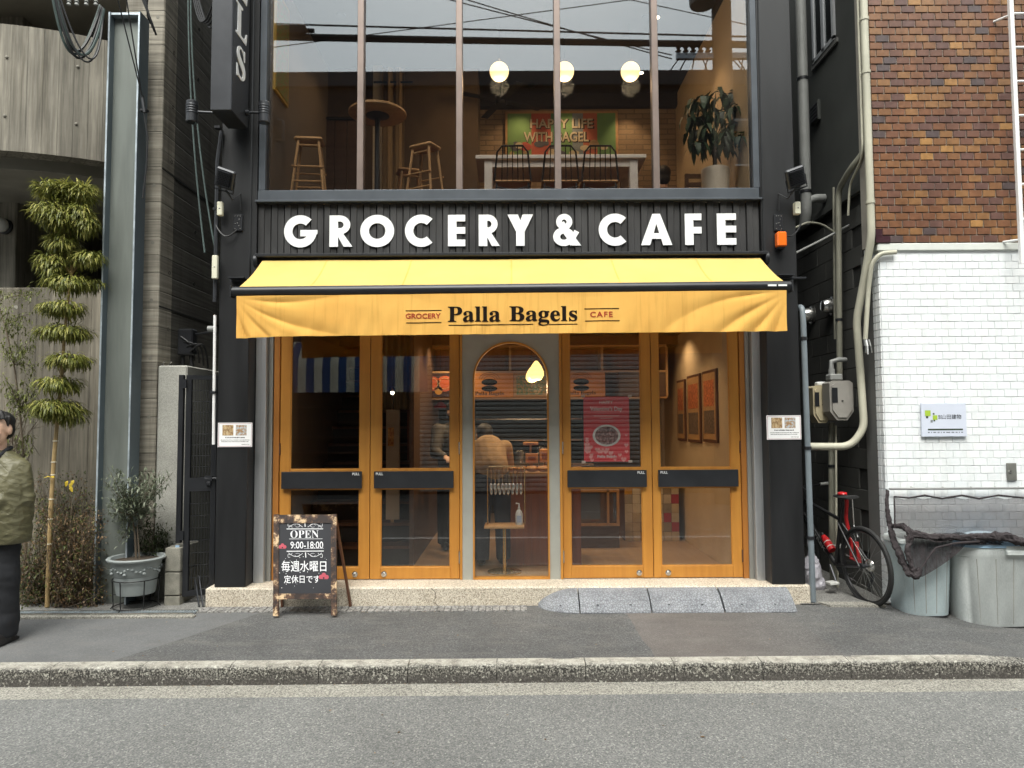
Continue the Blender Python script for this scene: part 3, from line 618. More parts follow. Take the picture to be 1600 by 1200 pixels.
mb = MB(); n = 40; pts = [(acx-ar+.004, FL+.01), (acx+ar-.004, FL+.01)]+[(acx+(ar-.004)*math.cos(math.pi*k/n), azc+(ar-.004)*math.sin(math.pi*k/n)) for k in range(n+1)]
mb.prism(pts, DY+.022, DY+.028); mb.build('arch_pane', MT['glass_lo'], cafe)
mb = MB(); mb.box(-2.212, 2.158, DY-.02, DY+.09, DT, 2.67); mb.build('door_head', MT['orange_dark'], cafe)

# rooms --------------------------------------------------------------------
XL, XR = -2.17, 2.09
mb = MB(); mb.box(-2.5, 2.44, .42, 8.9, FL-.12, FL-.002); mb.build('shop_floor', MT['floor_in'], cafe)
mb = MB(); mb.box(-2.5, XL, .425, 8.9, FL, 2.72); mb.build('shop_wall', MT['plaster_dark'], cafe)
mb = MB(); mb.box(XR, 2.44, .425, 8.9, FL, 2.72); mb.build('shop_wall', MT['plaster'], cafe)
mb = MB(); mb.box(-2.5, 2.44, .425, 8.9, 2.72, 3.5); mb.build('shop_ceiling', MT['ceil_dark'], cafe)
mb = MB(); mb.box(XL, XR, 5.2, 5.3, FL, 2.72); mb.build('kitchen_wall', MT['kitchen'], cafe)
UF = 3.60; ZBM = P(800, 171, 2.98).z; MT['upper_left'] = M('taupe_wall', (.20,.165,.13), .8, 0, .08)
mb = MB(); mb.box(-2.5, 2.44, .425, 8.9, 3.502, UF); mb.build('upper_floor', MT['wood_dark'], cafe)
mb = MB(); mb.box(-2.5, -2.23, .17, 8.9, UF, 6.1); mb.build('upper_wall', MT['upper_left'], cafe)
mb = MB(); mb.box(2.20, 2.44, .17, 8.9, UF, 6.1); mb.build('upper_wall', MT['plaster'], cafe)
mb = MB(); mb.box(-2.5, 2.44, .17, 8.9, 5.97, 6.15); mb.build('upper_ceiling', MT['ceil_dark'], cafe)
def m_inbrick():
    t = NT('interior_brick'); p = t.pos(); s_ = t.n('CombineXYZ'); q = t.n('SeparateXYZ'); t.set(q.inputs[0], p); t.set(s_.inputs[0], q.outputs[0]); t.set(s_.inputs[1], q.outputs[2])
    b = t.n('TexBrick', i_Vector=s_.outputs[0], i_Color1=(.36,.26,.16), i_Color2=(.27,.19,.115), i_Mortar=(.20,.15,.10), i_Scale=1.0, i_Mortar_Size=.008, i_Brick_Width=.22, i_Row_Height=.07)
    return t.done(b.outputs[0], .8)
MT['inbrick'] = m_inbrick()
mb = MB(); mb.box(-2.23, 2.20, 3.0, 3.1, UF, 5.97); mb.build('upper_back_wall', MT['inbrick'], cafe)
mb = MB(); mb.box(-2.23, 2.20, 2.88, 2.98, ZBM, 5.97); mb.build('ceiling_beam', MT['ceil_dark'], cafe)
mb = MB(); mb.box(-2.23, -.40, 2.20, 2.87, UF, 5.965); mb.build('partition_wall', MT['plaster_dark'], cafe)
# ================================================================ awning
aw = thing('awning', 'yellow fabric awning with black roller bar and printed valance over the doors', 'awning', (0, 0, 2.7))
ZC, YC = 3.085, -.06; ZF, YF = 2.722, -.53          # roller cassette, front bar
WC = 2.245; WF = 2.245
TILT = .0055
def tz(x): return TILT*x
mb = MB()
mb.box(-WC-.02, WC+.02, -.10, .04, 3.10, 3.132, .006).box(-WC-.02, WC+.02, .0, .06, 3.02, 3.10)
mb.build('cassette', MT['blackmetal'], aw)
for s_ in (-1, 1):
    mb = MB(); mb.lathe([(.0,-.018),(.055,-.018),(.062,-.01),(.062,.01),(.055,.018),(0,.018)], (s_*(WC+.02), -.045, 3.075), 20, 'x'); mb.build('end_cap', MT['blackmetal'], aw, True)
    mb = MB(); mb.tube([(s_*2.0, -.03, 3.0), (s_*1.35, -.26, 2.83), (s_*2.05, -.50, 2.70)], .018, 8); mb.build('folding_arm', MT['charcoal'], aw, True)
    ex = -2.6 if s_ < 0 else 2.6
    mb = MB(); mb.box(s_*2.28, ex-s_*.09 if s_ < 0 else ex+.03, -.02, .025, 2.90, 2.915).box(s_*2.36, s_*2.50, -.09, .028, 2.916, 2.926, .002); mb.build('bracket', MT['charcoal'], aw)
def canopy(u, v):
    x = -WC+.04+(2*WC-.08)*u; x = x*(1-v)+(-WF+2*WF*u)*v
    y = -.07*(1-v)+(YF+.01)*v; z = 3.075*(1-v)+(ZF+.035+tz(x))*v
    sag = math.sin(math.pi*v)*(.018+.008*math.sin(u*17)+.006*math.sin(u*7+1)); e = .010*math.exp(-((u-.40)/.03)**2)*math.sin(math.pi*v)
    return (x, y, z-sag+e+.003*mnoise.noise(Vector((x*2.2, v*2, 0))))
mb = MB(); mb.sheet(canopy, 72, 10, (0, 0, -.002)); mb.build('canopy', MT['canopy'], aw, True)
for u0 in (.13, .30, .50, .70, .87):
    mb = MB(); mb.sheet(lambda u, v: Vector(canopy(u0+(u-.5)*.0032, v*.98+.01))+Vector((0, -.0012, .0012)), 2, 10, (0, .0004, -.0004)); mb.build('seam', MT['valance'], aw)
mb = MB(); n = 36
mb.tube([(-WF-.035+(2*WF+.07)*i/n, YF, ZF+tz(-WF+2*WF*i/n)) for i in range(n+1)], .043, 16); mb.build('front_bar', MT['blackmetal'], aw, True)
for k in (0, 1):
    mb = MB(); mb.box(2.085+.085*k, 2.155+.085*k, YF-.046, YF-.04, ZF+.004, ZF+.018); mb.build('sticker', MT['letter'], aw)
for s_ in (-1, 1):
    mb = MB(); mb.box(s_*(WF+.036), s_*(WF+.048), YF-.045, YF+.045, ZF+tz(s_*WF)-.05, ZF+tz(s_*WF)+.046, .004); mb.build('bar_end', MT['blackmetal'], aw)
VT, VB = -.040, -.375
def vrel(x, z):
    """folds of the valance: pulled diagonally from both lower corners"""
    h = (ZF+tz(x)+VT-z)/(VT-VB); h = max(0, min(1, h)); r = 0
    for s_ in (-1, 1):
        d = WF-s_*x; q = h*(VT-VB); a = math.exp(-d*1.15); th = math.atan2(q, d+.02); dd = math.hypot(d, q)
        w1 = math.sin(th*8.5+1.2*math.sin(dd*2.3+s_)+s_); w2 = math.sin(th*21+1.6*math.sin(dd*3.1)+2*s_)
        r += (.026*(1-abs(w1))**1.5-.008)*a*min(1, dd*dd*9)+.006*w2*a*min(1, dd*dd*7)*h
    r += .0045*math.sin(x*21+2*math.sin(x*3))*h+.004*math.sin(x*37+5*h+2*math.sin(x*5))*h*h + .004*mnoise.noise(Vector((x*3, z*5, 2)))
    return r-.012*h*math.sin(math.pi*(x+WF)/(2*WF))
YV = YF-.035
def val(u, v):
    x = (-WF+.006+(2*WF-.012)*u); x *= 1-.003*v; z = ZF+tz(x)+VT+(VB-VT)*v-.012*v*math.exp(-((u)/.05)**2)
    return (x, YV+.0+vrel(x, z), z)
mb = MB(); mb.sheet(val, 320, 36, (0, .002, 0)); va = mb.build('valance', MT['valance'], aw, True)
def sl(mb, x0, x1, zc, th=.0075):
    n = 30; q = [(x0+(x1-x0)*i/n) for i in range(n+1)]
    for a, b in zip(q, q[1:]):
        za, zb = zc+tz(a), zc+tz(b)
        mb.add([(a, YV+vrel(a, za)-.0022, za-th/2), (b, YV+vrel(b, zb)-.0022, zb-th/2), (b, YV+vrel(b, zb)-.0022, zb+th/2), (a, YV+vrel(a, za)-.0022, za+th/2)], [(0,1,2,3)])
def vpx(px, py): return P(px, py, YV)
def vtext(s, px0, px1, py, h, mat, off=0.0, sp=1.0):
    a, b = vpx(px0, py), vpx(px1, py); mb = MB(); wtext(mb, s, 0, 0, 0, h, b.x-a.x, .0004, off, sp); cx = (a.x+b.x)/2; cz = (a.z+b.z)/2
    mb.mapped(lambda v: Vector((cx+v.x, YV+vrel(cx+v.x, cz+v.z)-.0030+v.y, cz+v.z))); return mb.build('lettering', mat, va)
def mathbold(s): return ''.join(chr(0x1D400+ord(c)-65) if c.isupper() else chr(0x1D41A+ord(c)-97) if c.islower() else c for c in s)
vtext(mathbold('Palla'), 700, 782, 491.3, .128, MT['print_black'], .008); vtext(mathbold('Bagels'), 796, 902, 493.8, .160, MT['print_black'], .008)
vtext('GROCERY', 634, 689, 494, .043, MT['print_red'], .022); vtext('CAFE', 922, 957, 491.5, .046, MT['print_red'], .022, 1.25)
lm = MB()
for a, b, py in ((634,690,485.5), (635,690,504.5), (913,967,482.5), (914,968,501.5), (701,833,507.8), (857.5,902,507)):
    A, B = vpx(a, py), vpx(b, py); zc = (A.z+B.z)/2-tz((A.x+B.x)/2); sl(lm, A.x, B.x, zc)
lm.build('rule', MT['print_black'], va)

# ================================================================ projecting sign
X1 = P(362, 120, -.42).x; X0 = P(329, 120, -.42).x; zb = P(345, 172, -.42).z
sg = thing('projecting_sign', 'tall black box sign with white letters projecting from the left pillar', 'sign', (X0, -.42, zb))
mb = MB(); mb.box(X0, X1, -.42, -.03, zb, 7.0, .006); bx_ = mb.build('sign_box', MT['charcoal'], sg)
mb = MB(); mb.box(X0+.05, X0+.09, -.03, .03, zb+.3, zb+.36).box(X0+.05, X0+.09, -.03, .03, zb+1.8, zb+1.86); mb.build('bracket', MT['blackmetal'], sg)
yy = -.225
for i, ch in enumerate(reversed('BAGELS')):
    zc = PX(379, 103.5, X1).z + i*.365
    vs, fs = txt(mathbold(ch), .29, .003, .01); wd = max(v.x for v in vs)-min(v.x for v in vs); k = min(1.0, .25/wd)
    mb = MB(); mb.add([(X1+.003+v.z, yy+v.x*k, zc+v.y) for v in vs], fs); mb.build('letter', MT['letter'], bx_)

# ================================================================ lamps, boxes and cables on the front
def spot(px, py, Y, label):
    c = P(px, py, Y); t = thing('cylinder_spotlight', label, 'spotlight', (c.x, c.y, c.z-.1), 'cylinder spotlights under the box sign')
    mb = MB(); mb.lathe([(.0,-.095),(.046,-.095),(.05,-.09),(.05,.09),(.046,.095),(0,.095)], c, 20)
    for k in range(4): mb.lathe([(.0515,-.02+.022*k),(.0535,-.016+.022*k),(.0535,-.008+.022*k),(.0515,-.004+.022*k)], c, 20)
    mb.build('housing', MT['charcoal'], t, True)
    mb = MB(); mb.lathe([(.0,-.001),(.04,-.001),(.04,0),(0,0)], (c.x, c.y, c.z-.0965), 20); mb.build('lens', MT['glass'], t)
    return t, c
t, c = spot(300, 175, -.22, 'dark cylindrical spotlight on the outer side of the box sign')
mb = MB(); mb.tube([(c.x+.05, c.y, c.z), (X0-.02, c.y, c.z-.01)], .012, 8).lathe([(.0,-.015),(.03,-.015),(.03,.015),(0,.015)], (X0-.016, c.y, c.z-.01), 14, 'x'); mb.build('arm', MT['charcoal'], t)
t, c = spot(413, 176, -.10, 'dark cylindrical spotlight between the box sign and the upper window')
mb = MB(); mb.tube([(c.x-.05, c.y, c.z), (X1+.02, c.y, c.z)], .012, 8).lathe([(.0,-.015),(.026,-.015),(.026,.015),(0,.015)], (X1+.022, c.y, c.z), 14, 'x'); mb.build('arm', MT['charcoal'], t)
def flood(px, py, s_, label):
    c = P(px, py, -.16); t = thing('floodlight', label, 'floodlight', (c.x, c.y, c.z), 'finned floodlights on the pillars')
    def tf(v):
        m = Matrix.Rotation(R(-20*s_), 3, 'Y') @ Matrix.Rotation(R(25), 3, 'X'); return c+m @ v
    mb = MB(); mb.box(-.085, .085, -.02, .025, -.085, .085, .012); 
    mb.mapped(tf).build('housing', MT['charcoal'], t)
    for k in range(9):
        z = -.06+.0145*k; mb = MB(); mb.box(-.06, .06, -.045, -.018, z, z+.006); mb.mapped(tf).build('cooling_fin', MT['blackmetal'], t)
    mb = MB(); mb.box(-.075, .075, .026, .03, -.075, .075); mb.mapped(tf).build('lens', MT['glass'], t)
    mb = MB(); mb.tube([tf(Vector((-.09,0,0))), tf(Vector((-.09,.0,-.11))), tf(Vector((.09,0,-.11))), tf(Vector((.09,0,0)))], .007, 6); mb.build('yoke', MT['blackmetal'], t)
    px2 = px+26 if s_ < 0 else px-28
    p1 = tf(Vector((.03*-s_, -.02, -.09))); pl = P(px2, 337, .02)
    mb = MB(); q0 = Vector((p1.x*.55+pl.x*.45, -.08, p1.z-.07)); mb.tube([p1, q0, (pl.x, -.02, pl.z+.19), (pl.x, .0, pl.z+.04)], .009, 8); mb.build('cable', MT['cable'], t, True)
    pp = P(372 if s_ < 0 else 1216, 348, .02)
    mb = MB(); mb.box(pp.x-.04, pp.x+.04, .010, .03, pp.z-.075, pp.z+.075, .003); pb_ = mb.build('mounting_plate', MT['blackmetal'], t)
    for (u, v) in ((-.022,.058),(.0,.06),(.022,.058),(.014,.03),(-.022,-.01),(.012,-.03),(-.022,-.058),(.022,-.058),(.0,-.005)): mb = MB(); mb.lathe([(.0,-.003),(.006,-.003),(.006,.0)], (pp.x+u, .0095, pp.z+v), 8, 'y'); mb.build('screw', MT['steel'], pb_)
    ox = -2.655 if s_ < 0 else 2.60
    mb = MB(); k = 8; e = Vector((ox, -.01, pp.z-.02)); s0 = Vector((pp.x, .0, pp.z-.07))
    mb.tube([s0.lerp(e, i/k)+Vector((0, -.02*math.sin(math.pi*i/k), -.09*math.sin(math.pi*i/k))) for i in range(k+1)], .007, 6); mb.build('loop_cable', MT['cable'], t, True)
    return t
flood(352, 279, -1, 'black finned floodlight on a conduit at the left pillar')
flood(1243, 277, 1, 'black finned floodlight at the top of the right pillar')
# conduit on the left edge of the cafe
cd = thing('conduit', 'thin dark conduit running up the left edge of the black cafe', 'conduit', (-2.65, .0, 2.2))
mb = MB(); a = P(346, 205, .0); b = P(341, 690, .0); mb.tube([(a.x, 0, a.z), (-2.65, 0, 4.0), (-2.65, 0, 2.72)], .018, 10); mb.build('upper_pipe', MT['charcoal'], cd, True)
mb = MB(); mb.tube([(-2.647, 0, 2.60), (-2.64, 0, 1.45)], .013, 8); mb.build('lower_pipe', MT['white'], cd, True)
for z in (4.3, 3.55, 3.0, 1.9):
    mb = MB(); mb.box(-2.675, -2.625, -.022, .03, z, z+.022); mb.build('clip', MT['blackmetal'], cd)
for nm, px, py, hh, lb in (('junction_box', 345, 327, .125, 'small cream box on the conduit below the left floodlight'), ('cable_cover', 337, 418, .21, 'tall cream cable cover beside the left end of the awning')):
    c = P(px, py, -.03); mb = MB(); mb.box(c.x-.024, c.x+.024, -.06, -.02, c.z-hh/2, c.z+hh/2, .005); t = thing(nm, lb, 'box', (c.x, -.03, c.z-hh/2)); mb.build('cover', MT['cream'], t)
    mb = MB(); mb.lathe([(.0,-.003),(.006,-.002),(.006,0)], (c.x, -.0605, c.z), 8, 'y'); mb.build('screw', MT['steel'], t)
c = P(1245, 326, -.0); t = thing('junction_box', 'small cream box on the right edge of the black pillar', 'box', (c.x, 0, c.z-.06))
mb = MB(); mb.box(c.x-.025, c.x+.025, -.03, .03, c.z-.055, c.z+.055, .005); mb.build('cover', MT['cream'], t); mb = MB(); mb.lathe([(.0,-.003),(.006,-.002),(.006,0)], (c.x, -.0305, c.z), 8, 'y'); mb.build('screw', MT['steel'], t)
c = P(1218, 376, .0); t = thing('warning_beacon', 'orange box beacon on the right pillar below its floodlight', 'beacon', (c.x, 0, c.z-.08))
mb = MB(); mb.box(c.x-.042, c.x+.042, -.07, .006, c.z-.066, c.z+.066, .010); mb.build('lens', MT['orange_lens'], t); mb = MB(); mb.box(c.x-.036, c.x+.036, .0, .031, c.z-.06, c.z+.06).box(c.x-.03, c.x+.03, -.05, .03, c.z-.082, c.z-.068); mb.build('base', MT['blackmetal'], t)

# notices on the pillars
def photo_mat(nm, seed, cols):
    t = NT(nm); p = t.obj(); n = t.noise(p, 38.0+seed, 5.0, .7); return t.done(t.ramp(n, cols), .5)
PH1 = photo_mat('printed_photo_warm', 1, [(.3,(.05,.04,.035)),(.48,(.35,.22,.10)),(.6,(.62,.48,.28)),(.75,(.25,.28,.33))])
PH2 = photo_mat('printed_photo_cool', 5, [(.3,(.10,.06,.03)),(.45,(.40,.22,.08)),(.58,(.45,.52,.56)),(.75,(.70,.72,.74))])
for px, py, lb in ((367, 679.5, 'white paper notice with two photographs on the left black pillar'), (1225, 668, 'white paper notice with two photographs on the right black pillar')):
    c = P(px, py, .02); W_, H_ = .305, .215; t = thing('notice', lb, 'notice', (c.x, .02, c.z), 'paper notices on the black pillars')
    mb = MB(); mb.box(c.x-W_/2, c.x+W_/2, .022, .0285, c.z-H_/2, c.z+H_/2, .001); mb.build('paper', MT['paper'], t)
    mb = MB()
    for x0, x1, z0, z1 in ((-W_/2+.006, W_/2-.006, -H_/2+.005, -H_/2+.009), (-W_/2+.006, W_/2-.006, H_/2-.009, H_/2-.005), (-W_/2+.006, -W_/2+.010, -H_/2+.009, H_/2-.009), (W_/2-.010, W_/2-.006, -H_/2+.009, H_/2-.009)): mb.box(c.x+x0, c.x+x1, .0212, .022, c.z+z0, c.z+z1)
    mb.build('border', M('notice_border'+str(px), (.42,.26,.28), .7), t)
    for k, (u, m_) in enumerate(((-.063, PH1), (.055, PH2))):
        mb = MB(); mb.box(c.x+u-.048, c.x+u+.048, .0208, .022, c.z-.005, c.z+.088); mb.build('photograph', m_, t)
    mb = MB(); rng = random.Random(px)          # writing too small to read in the photograph: rows of print
    for zz, hh, x0, x1, st in ((-.024, .011, -.085, .085, .0125), (-.046, .006, -.125, .125, .008), (-.060, .006, -.12, .118, .008), (-.084, .005, .06, .13, .007)):
        x = x0
        while x < x1:
            wv = st*rng.uniform(.55, .9); mb.box(c.x+x, c.x+x+wv, .0216, .022, c.z+zz-hh/2*rng.uniform(.6, 1), c.z+zz+hh/2*rng.uniform(.6, 1)); x += st
    mb.build('lettering', MT['print_black'], t)
# ================================================================ left neighbour: board marked concrete house
LB = thing('concrete_house', 'grey board marked concrete house with curved parapet left of the cafe', 'building', (-5, .6, 0))
# pier with its dark side wall
xa = P(226, 500, .35).x; xb = P(247, 500, .35).x
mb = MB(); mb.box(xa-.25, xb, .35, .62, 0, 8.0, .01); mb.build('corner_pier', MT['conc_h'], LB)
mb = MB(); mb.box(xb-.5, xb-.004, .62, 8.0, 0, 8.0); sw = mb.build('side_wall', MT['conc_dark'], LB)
for py in (262, 478):
    z = P(240, py*.6+92 if False else py, .35).z
    mb = MB(); mb.box(xb-.006, xb+.001, .36, 5.0, z-.008, z+.008); mb.build('joint', MT['blockgap'], sw)
rng = random.Random(2)
mb = MB()
for zz in [.9+.55*i for i in range(10)]:
    for y in (.55, 1.1, 1.65, 2.2): mb.lathe([(.0,.002),(.014,.002),(.018,.006),(.018,.0)], (xb-.004, y, zz), 10, 'x')
mb.build('tie_hole', MT['blockgap'], sw)
mb = MB()
for zz in [.6+.55*i for i in range(11)]: mb.lathe([(.0,.004),(.012,.004),(.017,-.001)], (P(236, 500, .35).x, .349, zz), 12, 'y')
mb.build('tie_hole', MT['soffit'], LB)
# low front wall, entrance recess, back wall with the round lamp
zt = P(60, 449, 1.05).z
mb = MB(); mb.box(-7.5, -3.9, 1.05, 1.25, 0, zt, .01); lw_ = mb.build('low_wall', MT['conc_low'], LB)
mb = MB()
for px in (25, 95): 
    for py in (480, 555, 640):
        c = P(px, py, 1.05); mb.lathe([(.0,.004),(.016,.004),(.022,-.001)], (c.x, 1.049, c.z), 12, 'y')
mb.build('tie_hole', MT['soffit'], lw_)
xr = P(26, 350, 1.9).x
mb = MB(); mb.box(-9, xr, 1.9, 5.0, 0, 4.75, .01); mb.build('inner_wall', MT['conc_v'], LB)
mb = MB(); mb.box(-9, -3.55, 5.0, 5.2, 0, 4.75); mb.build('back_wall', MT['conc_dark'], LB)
mb = MB(); mb.box(-3.95, -3.75, 1.25, 5.0, 0, 4.75); mb.build('inner_side_wall', MT['soffit'], LB)
# curved parapet and soffit slab behind it: an arc whose middle stands left of the picture
A = P(0, 231, .55); B = P(158, 253, .98)
cx, cy = -5.6, 3.3; r0 = (Vector((A.x, A.y))-Vector((cx, cy))).length; r1 = (Vector((B.x, B.y))-Vector((cx, cy))).length; rr = (r0+r1)/2
zb_ = A.z; zt_ = P(0, 32, .55).z
n = 48; a0, a1 = R(200), R(325); mb = MB(); vs = []
ring = [(cx+rr*math.cos(a0+(a1-a0)*i/n), cy+rr*math.sin(a0+(a1-a0)*i/n)) for i in range(n+1)]
rin = [(cx+(rr-.2)*math.cos(a0+(a1-a0)*i/n), cy+(rr-.2)*math.sin(a0+(a1-a0)*i/n)) for i in range(n+1)]
for (x, y), (x2, y2) in zip(ring, rin): vs += [(x, y, zb_), (x, y, zt_), (x2, y2, zt_), (x2, y2, zb_)]
fs = [(4*i+j, 4*i+(j+1) % 4, 4*i+4+(j+1) % 4, 4*i+4+j) for i in range(n) for j in range(4)]+[(0,1,2,3), (4*n,4*n+1,4*n+2,4*n+3)]
mb.add(vs, fs); pp_ = mb.build('curved_parapet', MT['conc_v'], LB, True)
mb = MB()
for i in (26, 31, 36, 40):
    for dz in (.35, .95):
        p = Vector(ring[i]).lerp(Vector(ring[i+1]), .5); d = (p-Vector((cx, cy))).normalized(); q = p+d*.002
        mb.ball((q.x, q.y, zb_+dz), .016, .016, .016, 8, 6)
mb.build('tie_hole', MT['soffit'], pp_)
mb = MB(); mb.prism([(x, y) for x, y in rin]+[(-3.8, 4.9), (-9, 4.9)], zb_-.12, zb_+.05, 'z'); mb.build('soffit_slab', MT['soffit'], LB)
mb = MB(); mb.box(-9, P(36, 20, 1.4).x, 1.4, 1.6, zt_-.5, 8); mb.build('upper_wall', MT['conc_v'], LB)
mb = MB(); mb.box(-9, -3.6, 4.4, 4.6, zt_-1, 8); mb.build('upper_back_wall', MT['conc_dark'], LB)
mb = MB(); mb.box(-9, -3.6, 1.0, 4.6, P(60, -8, 1.0).z, 8); mb.build('upper_soffit', MT['soffit'], LB)
c = P(5, 353, 1.86); t = thing('globe_wall_lamp', 'small white globe lamp on the concrete wall above the garden', 'wall lamp', (c.x, c.y, c.z))
mb = MB(); mb.ball((c.x, c.y-.04, c.z), .083, .07, .083, 20, 14); mb.build('globe', MT['white'], t, True); mb = MB(); mb.lathe([(.0,-.0),(.07,-.0),(.09,.015),(.09,.045)], (c.x, c.y, c.z), 24, 'y'); mb.build('base', MT['blackmetal'], t, True)
# ---------------------------------------------------------------- steel H column
xl, xr_ = P(146, 900, .05).x, P(198, 900, .05).x
hc = thing('steel_column', 'tall blue grey steel H section column between garden and gate', 'column', (xl, .05, .04))
fx = .018
mb = MB(); mb.box(xl, xl+fx, .05, .215, .045, 5.43); mb.build('flange', MT['column'], hc)
mb = MB(); mb.box(xr_-fx, xr_, .05, .215, .045, 5.43); mb.build('flange', MT['column'], hc)
mb = MB(); mb.box(xl+fx, xr_-fx, .125, .140, .045, 5.43); mb.build('web', MT['column_web'], hc)
for x in (xl, xr_-fx):
    mb = MB(); mb.box(x+.002, x+fx-.002, .047, .05, .05, 5.42); mb.build('pale_edge', MT['galv'], hc)  # paler strip along the front of each flange
mb = MB(); mb.box(xl+fx, xr_-fx, .06, .124, 5.405, 5.425); mb.build('top_plate', MT['galv'], hc)
# ---------------------------------------------------------------- rendered box wall, gate, block post
x0, x1 = P(243, 750, .30).x, P(289, 750, .30).x; zt = P(265, 571, .30).z
gp = thing('gate_wall', 'plain pale concrete wall end behind the black mesh gate', 'wall', (x0, .3, 0))
mb = MB(); mb.box(x0, x1, .30, 1.9, 0, zt, .012); mb.build('wall_block', MT['gatepost'], gp)
for px in (251, 262):
    mb = MB(); c = P(px, 567, .36); mb.tube([(c.x, .40, zt-.01), (c.x, .40, zt+.03), (c.x+.02, .40, zt+.045)], .006, 6); mb.build('hook', MT['steel'], gp)
gt = thing('mesh_gate', 'narrow black steel gate with wire mesh between house and cafe', 'gate', (-2.86, .12, 0))
# leaf swung slightly inward: hinge post on the left
gx0, gx1 = P(289, 760, .10).x, P(335, 760, .16).x
ztop, zbot = P(300, 586, .10).z, P(300, 932, .10).z; zm0, zm1 = P(300, 768, .10).z, P(300, 747, .10).z
def gy(x): return .10+.10*(x-gx0)/(gx1-gx0)
def gbox(mb, xa, xb, za, zb2, th=.03):
    mb.add([(xa, gy(xa)-th/2, za), (xb, gy(xb)-th/2, za), (xb, gy(xb)+th/2, za), (xa, gy(xa)+th/2, za), (xa, gy(xa)-th/2, zb2), (xb, gy(xb)-th/2, zb2), (xb, gy(xb)+th/2, zb2), (xa, gy(xa)+th/2, zb2)], [(0,3,2,1),(4,5,6,7),(0,1,5,4),(1,2,6,5),(2,3,7,6),(3,0,4,7)])
fw = .04; mb = MB(); gbox(mb, gx0, gx0+fw, zbot, ztop); gbox(mb, gx1-fw, gx1, zbot, ztop); gbox(mb, gx0+fw, gx1-fw, ztop-.04, ztop); gbox(mb, gx0+fw, gx1-fw, zbot, zbot+.05); gbox(mb, gx0+fw, gx1-fw, zm0, zm1); mb.build('frame', MT['blackmetal'], gt)
for za, zb2 in ((zbot+.05, zm0), (zm1, ztop-.04)):
    mb = MB(); n = 7
    for i in range(1, n): x = gx0+fw+(gx1-gx0-2*fw)*i/n; mb.tube([(x, gy(x), za), (x, gy(x), zb2)], .0022, 4)
    k = int((zb2-za)/.11)
    for i in range(1, k+1): z = za+(zb2-za)*i/(k+1); mb.tube([(gx0+fw, gy(gx0+fw), z), (gx1-fw, gy(gx1-fw), z)], .0028, 4)
    mb.build('wire_mesh', MT['charcoal'], gt)
mb = MB(); px0 = gx0-.062; mb.box(px0, px0+.042, .07, .115, P(280, 848, .1).z, P(280, 586, .1).z, .003); mb.build('hinge_post', MT['blackmetal'], gt)
for py in (600, 836):
    z = P(285, py, .1).z; mb = MB(); mb.box(px0+.03, gx0+.01, .062, .082, z-.04, z+.04); mb.build('hinge', MT['blackmetal'], gt)
zl = P(325, 748, .1).z; mb = MB(); mb.tube([(gx1-.13, gy(gx1)-.045, zl), (gx1+.12, gy(gx1)-.035, zl)], .009, 8).box(gx1-.09, gx1-.02, gy(gx1)-.05, gy(gx1)-.016, zl-.022, zl+.022).box(gx1-.07, gx1-.03, gy(gx1)-.055, gy(gx1)-.03, zl-.065, zl-.03, .005); mb.build('latch', MT['blackmetal'], gt)
mb = MB(); mb.box(px0+.004, px0+.038, .062, .07, P(280, 853, .1).z-.01, P(280, 853, .1).z+.012); mb.build('tape', M('pale_blue_tape', (.30,.42,.55), .5), gt)
for i in range(3):
    z0, z1 = (.045, .165, .345, .515)[i], (.16, .34, .51)[i]
    pass
bp = thing('block_post', 'short weathered concrete block post at the foot of the mesh gate', 'post', (P(266, 930, .06).x, .06, 0))
bx0, bx1 = P(257, 900, .04).x, P(281, 900, .04).x
for py0, py1 in ((948, 932), (930.5, 895), (893.5, 856)):
    z0, z1 = P(268, py0, .04).z, P(268, py1, .04).z
    mb = MB(); mb.box(bx0, bx1, .04, .42, max(.03, z0), z1, .006); mb.build('block', MT['cinder'], bp)
mb = MB(); z0 = P(300, 945, .30).z
fp = thing('meter_pole_bundle', 'two thin dark metal rods leaning inside the mesh gate', 'rods', (-2.8, .3, .04))
for k, (a, b) in enumerate((((305, 905), (311, 958)), ((311, 900), (317, 958)))):
    p, q = P(a[0], a[1], .20), P(b[0], b[1], -.02); q.z = .046; mb = MB(); mb.tube([p, q], .007, 6); mb.build('rod', MT['charcoal'], fp)
# junk in the passage behind the gate and the cable box on the wall
c = P(293, 535, .7); t = thing('cable_box', 'black cable terminal box with hanging leads above the gate wall', 'cable box', (c.x, c.y, c.z-.14))
mb = MB(); mb.box(c.x-.075, c.x+.075, c.y-.06, c.y+.06, c.z-.13, c.z+.13, .012); mb.build('case', MT['blackmetal'], t)
for k in range(4):
    mb = MB(); pts = [Vector((c.x+.05-.03*k, c.y-.06, c.z-.1+.05*k))]
    e = P(325-7*k, 575-4*k, .75); s0 = pts[0]
    pts = [s0.lerp(e, i/10)+Vector((.06*math.sin(math.pi*i/10), -.05*math.sin(math.pi*i/10), .14*math.sin(math.pi*i/10)*(1-.3*k))) for i in range(11)]; mb.tube(pts, .009, 6); mb.build('lead', MT['cable'], t, True)
for k in (0, 1):
    mb = MB(); x = c.x-.045+.085*k; mb.tube([(x, c.y, c.z-.13), (x, c.y, c.z-.2), (x+.02, c.y+.02, zt-.02)], .022, 10); mb.build('cable_gland', MT['cable'], t, True)
mb = MB(); c2 = P(334, 514, .05)
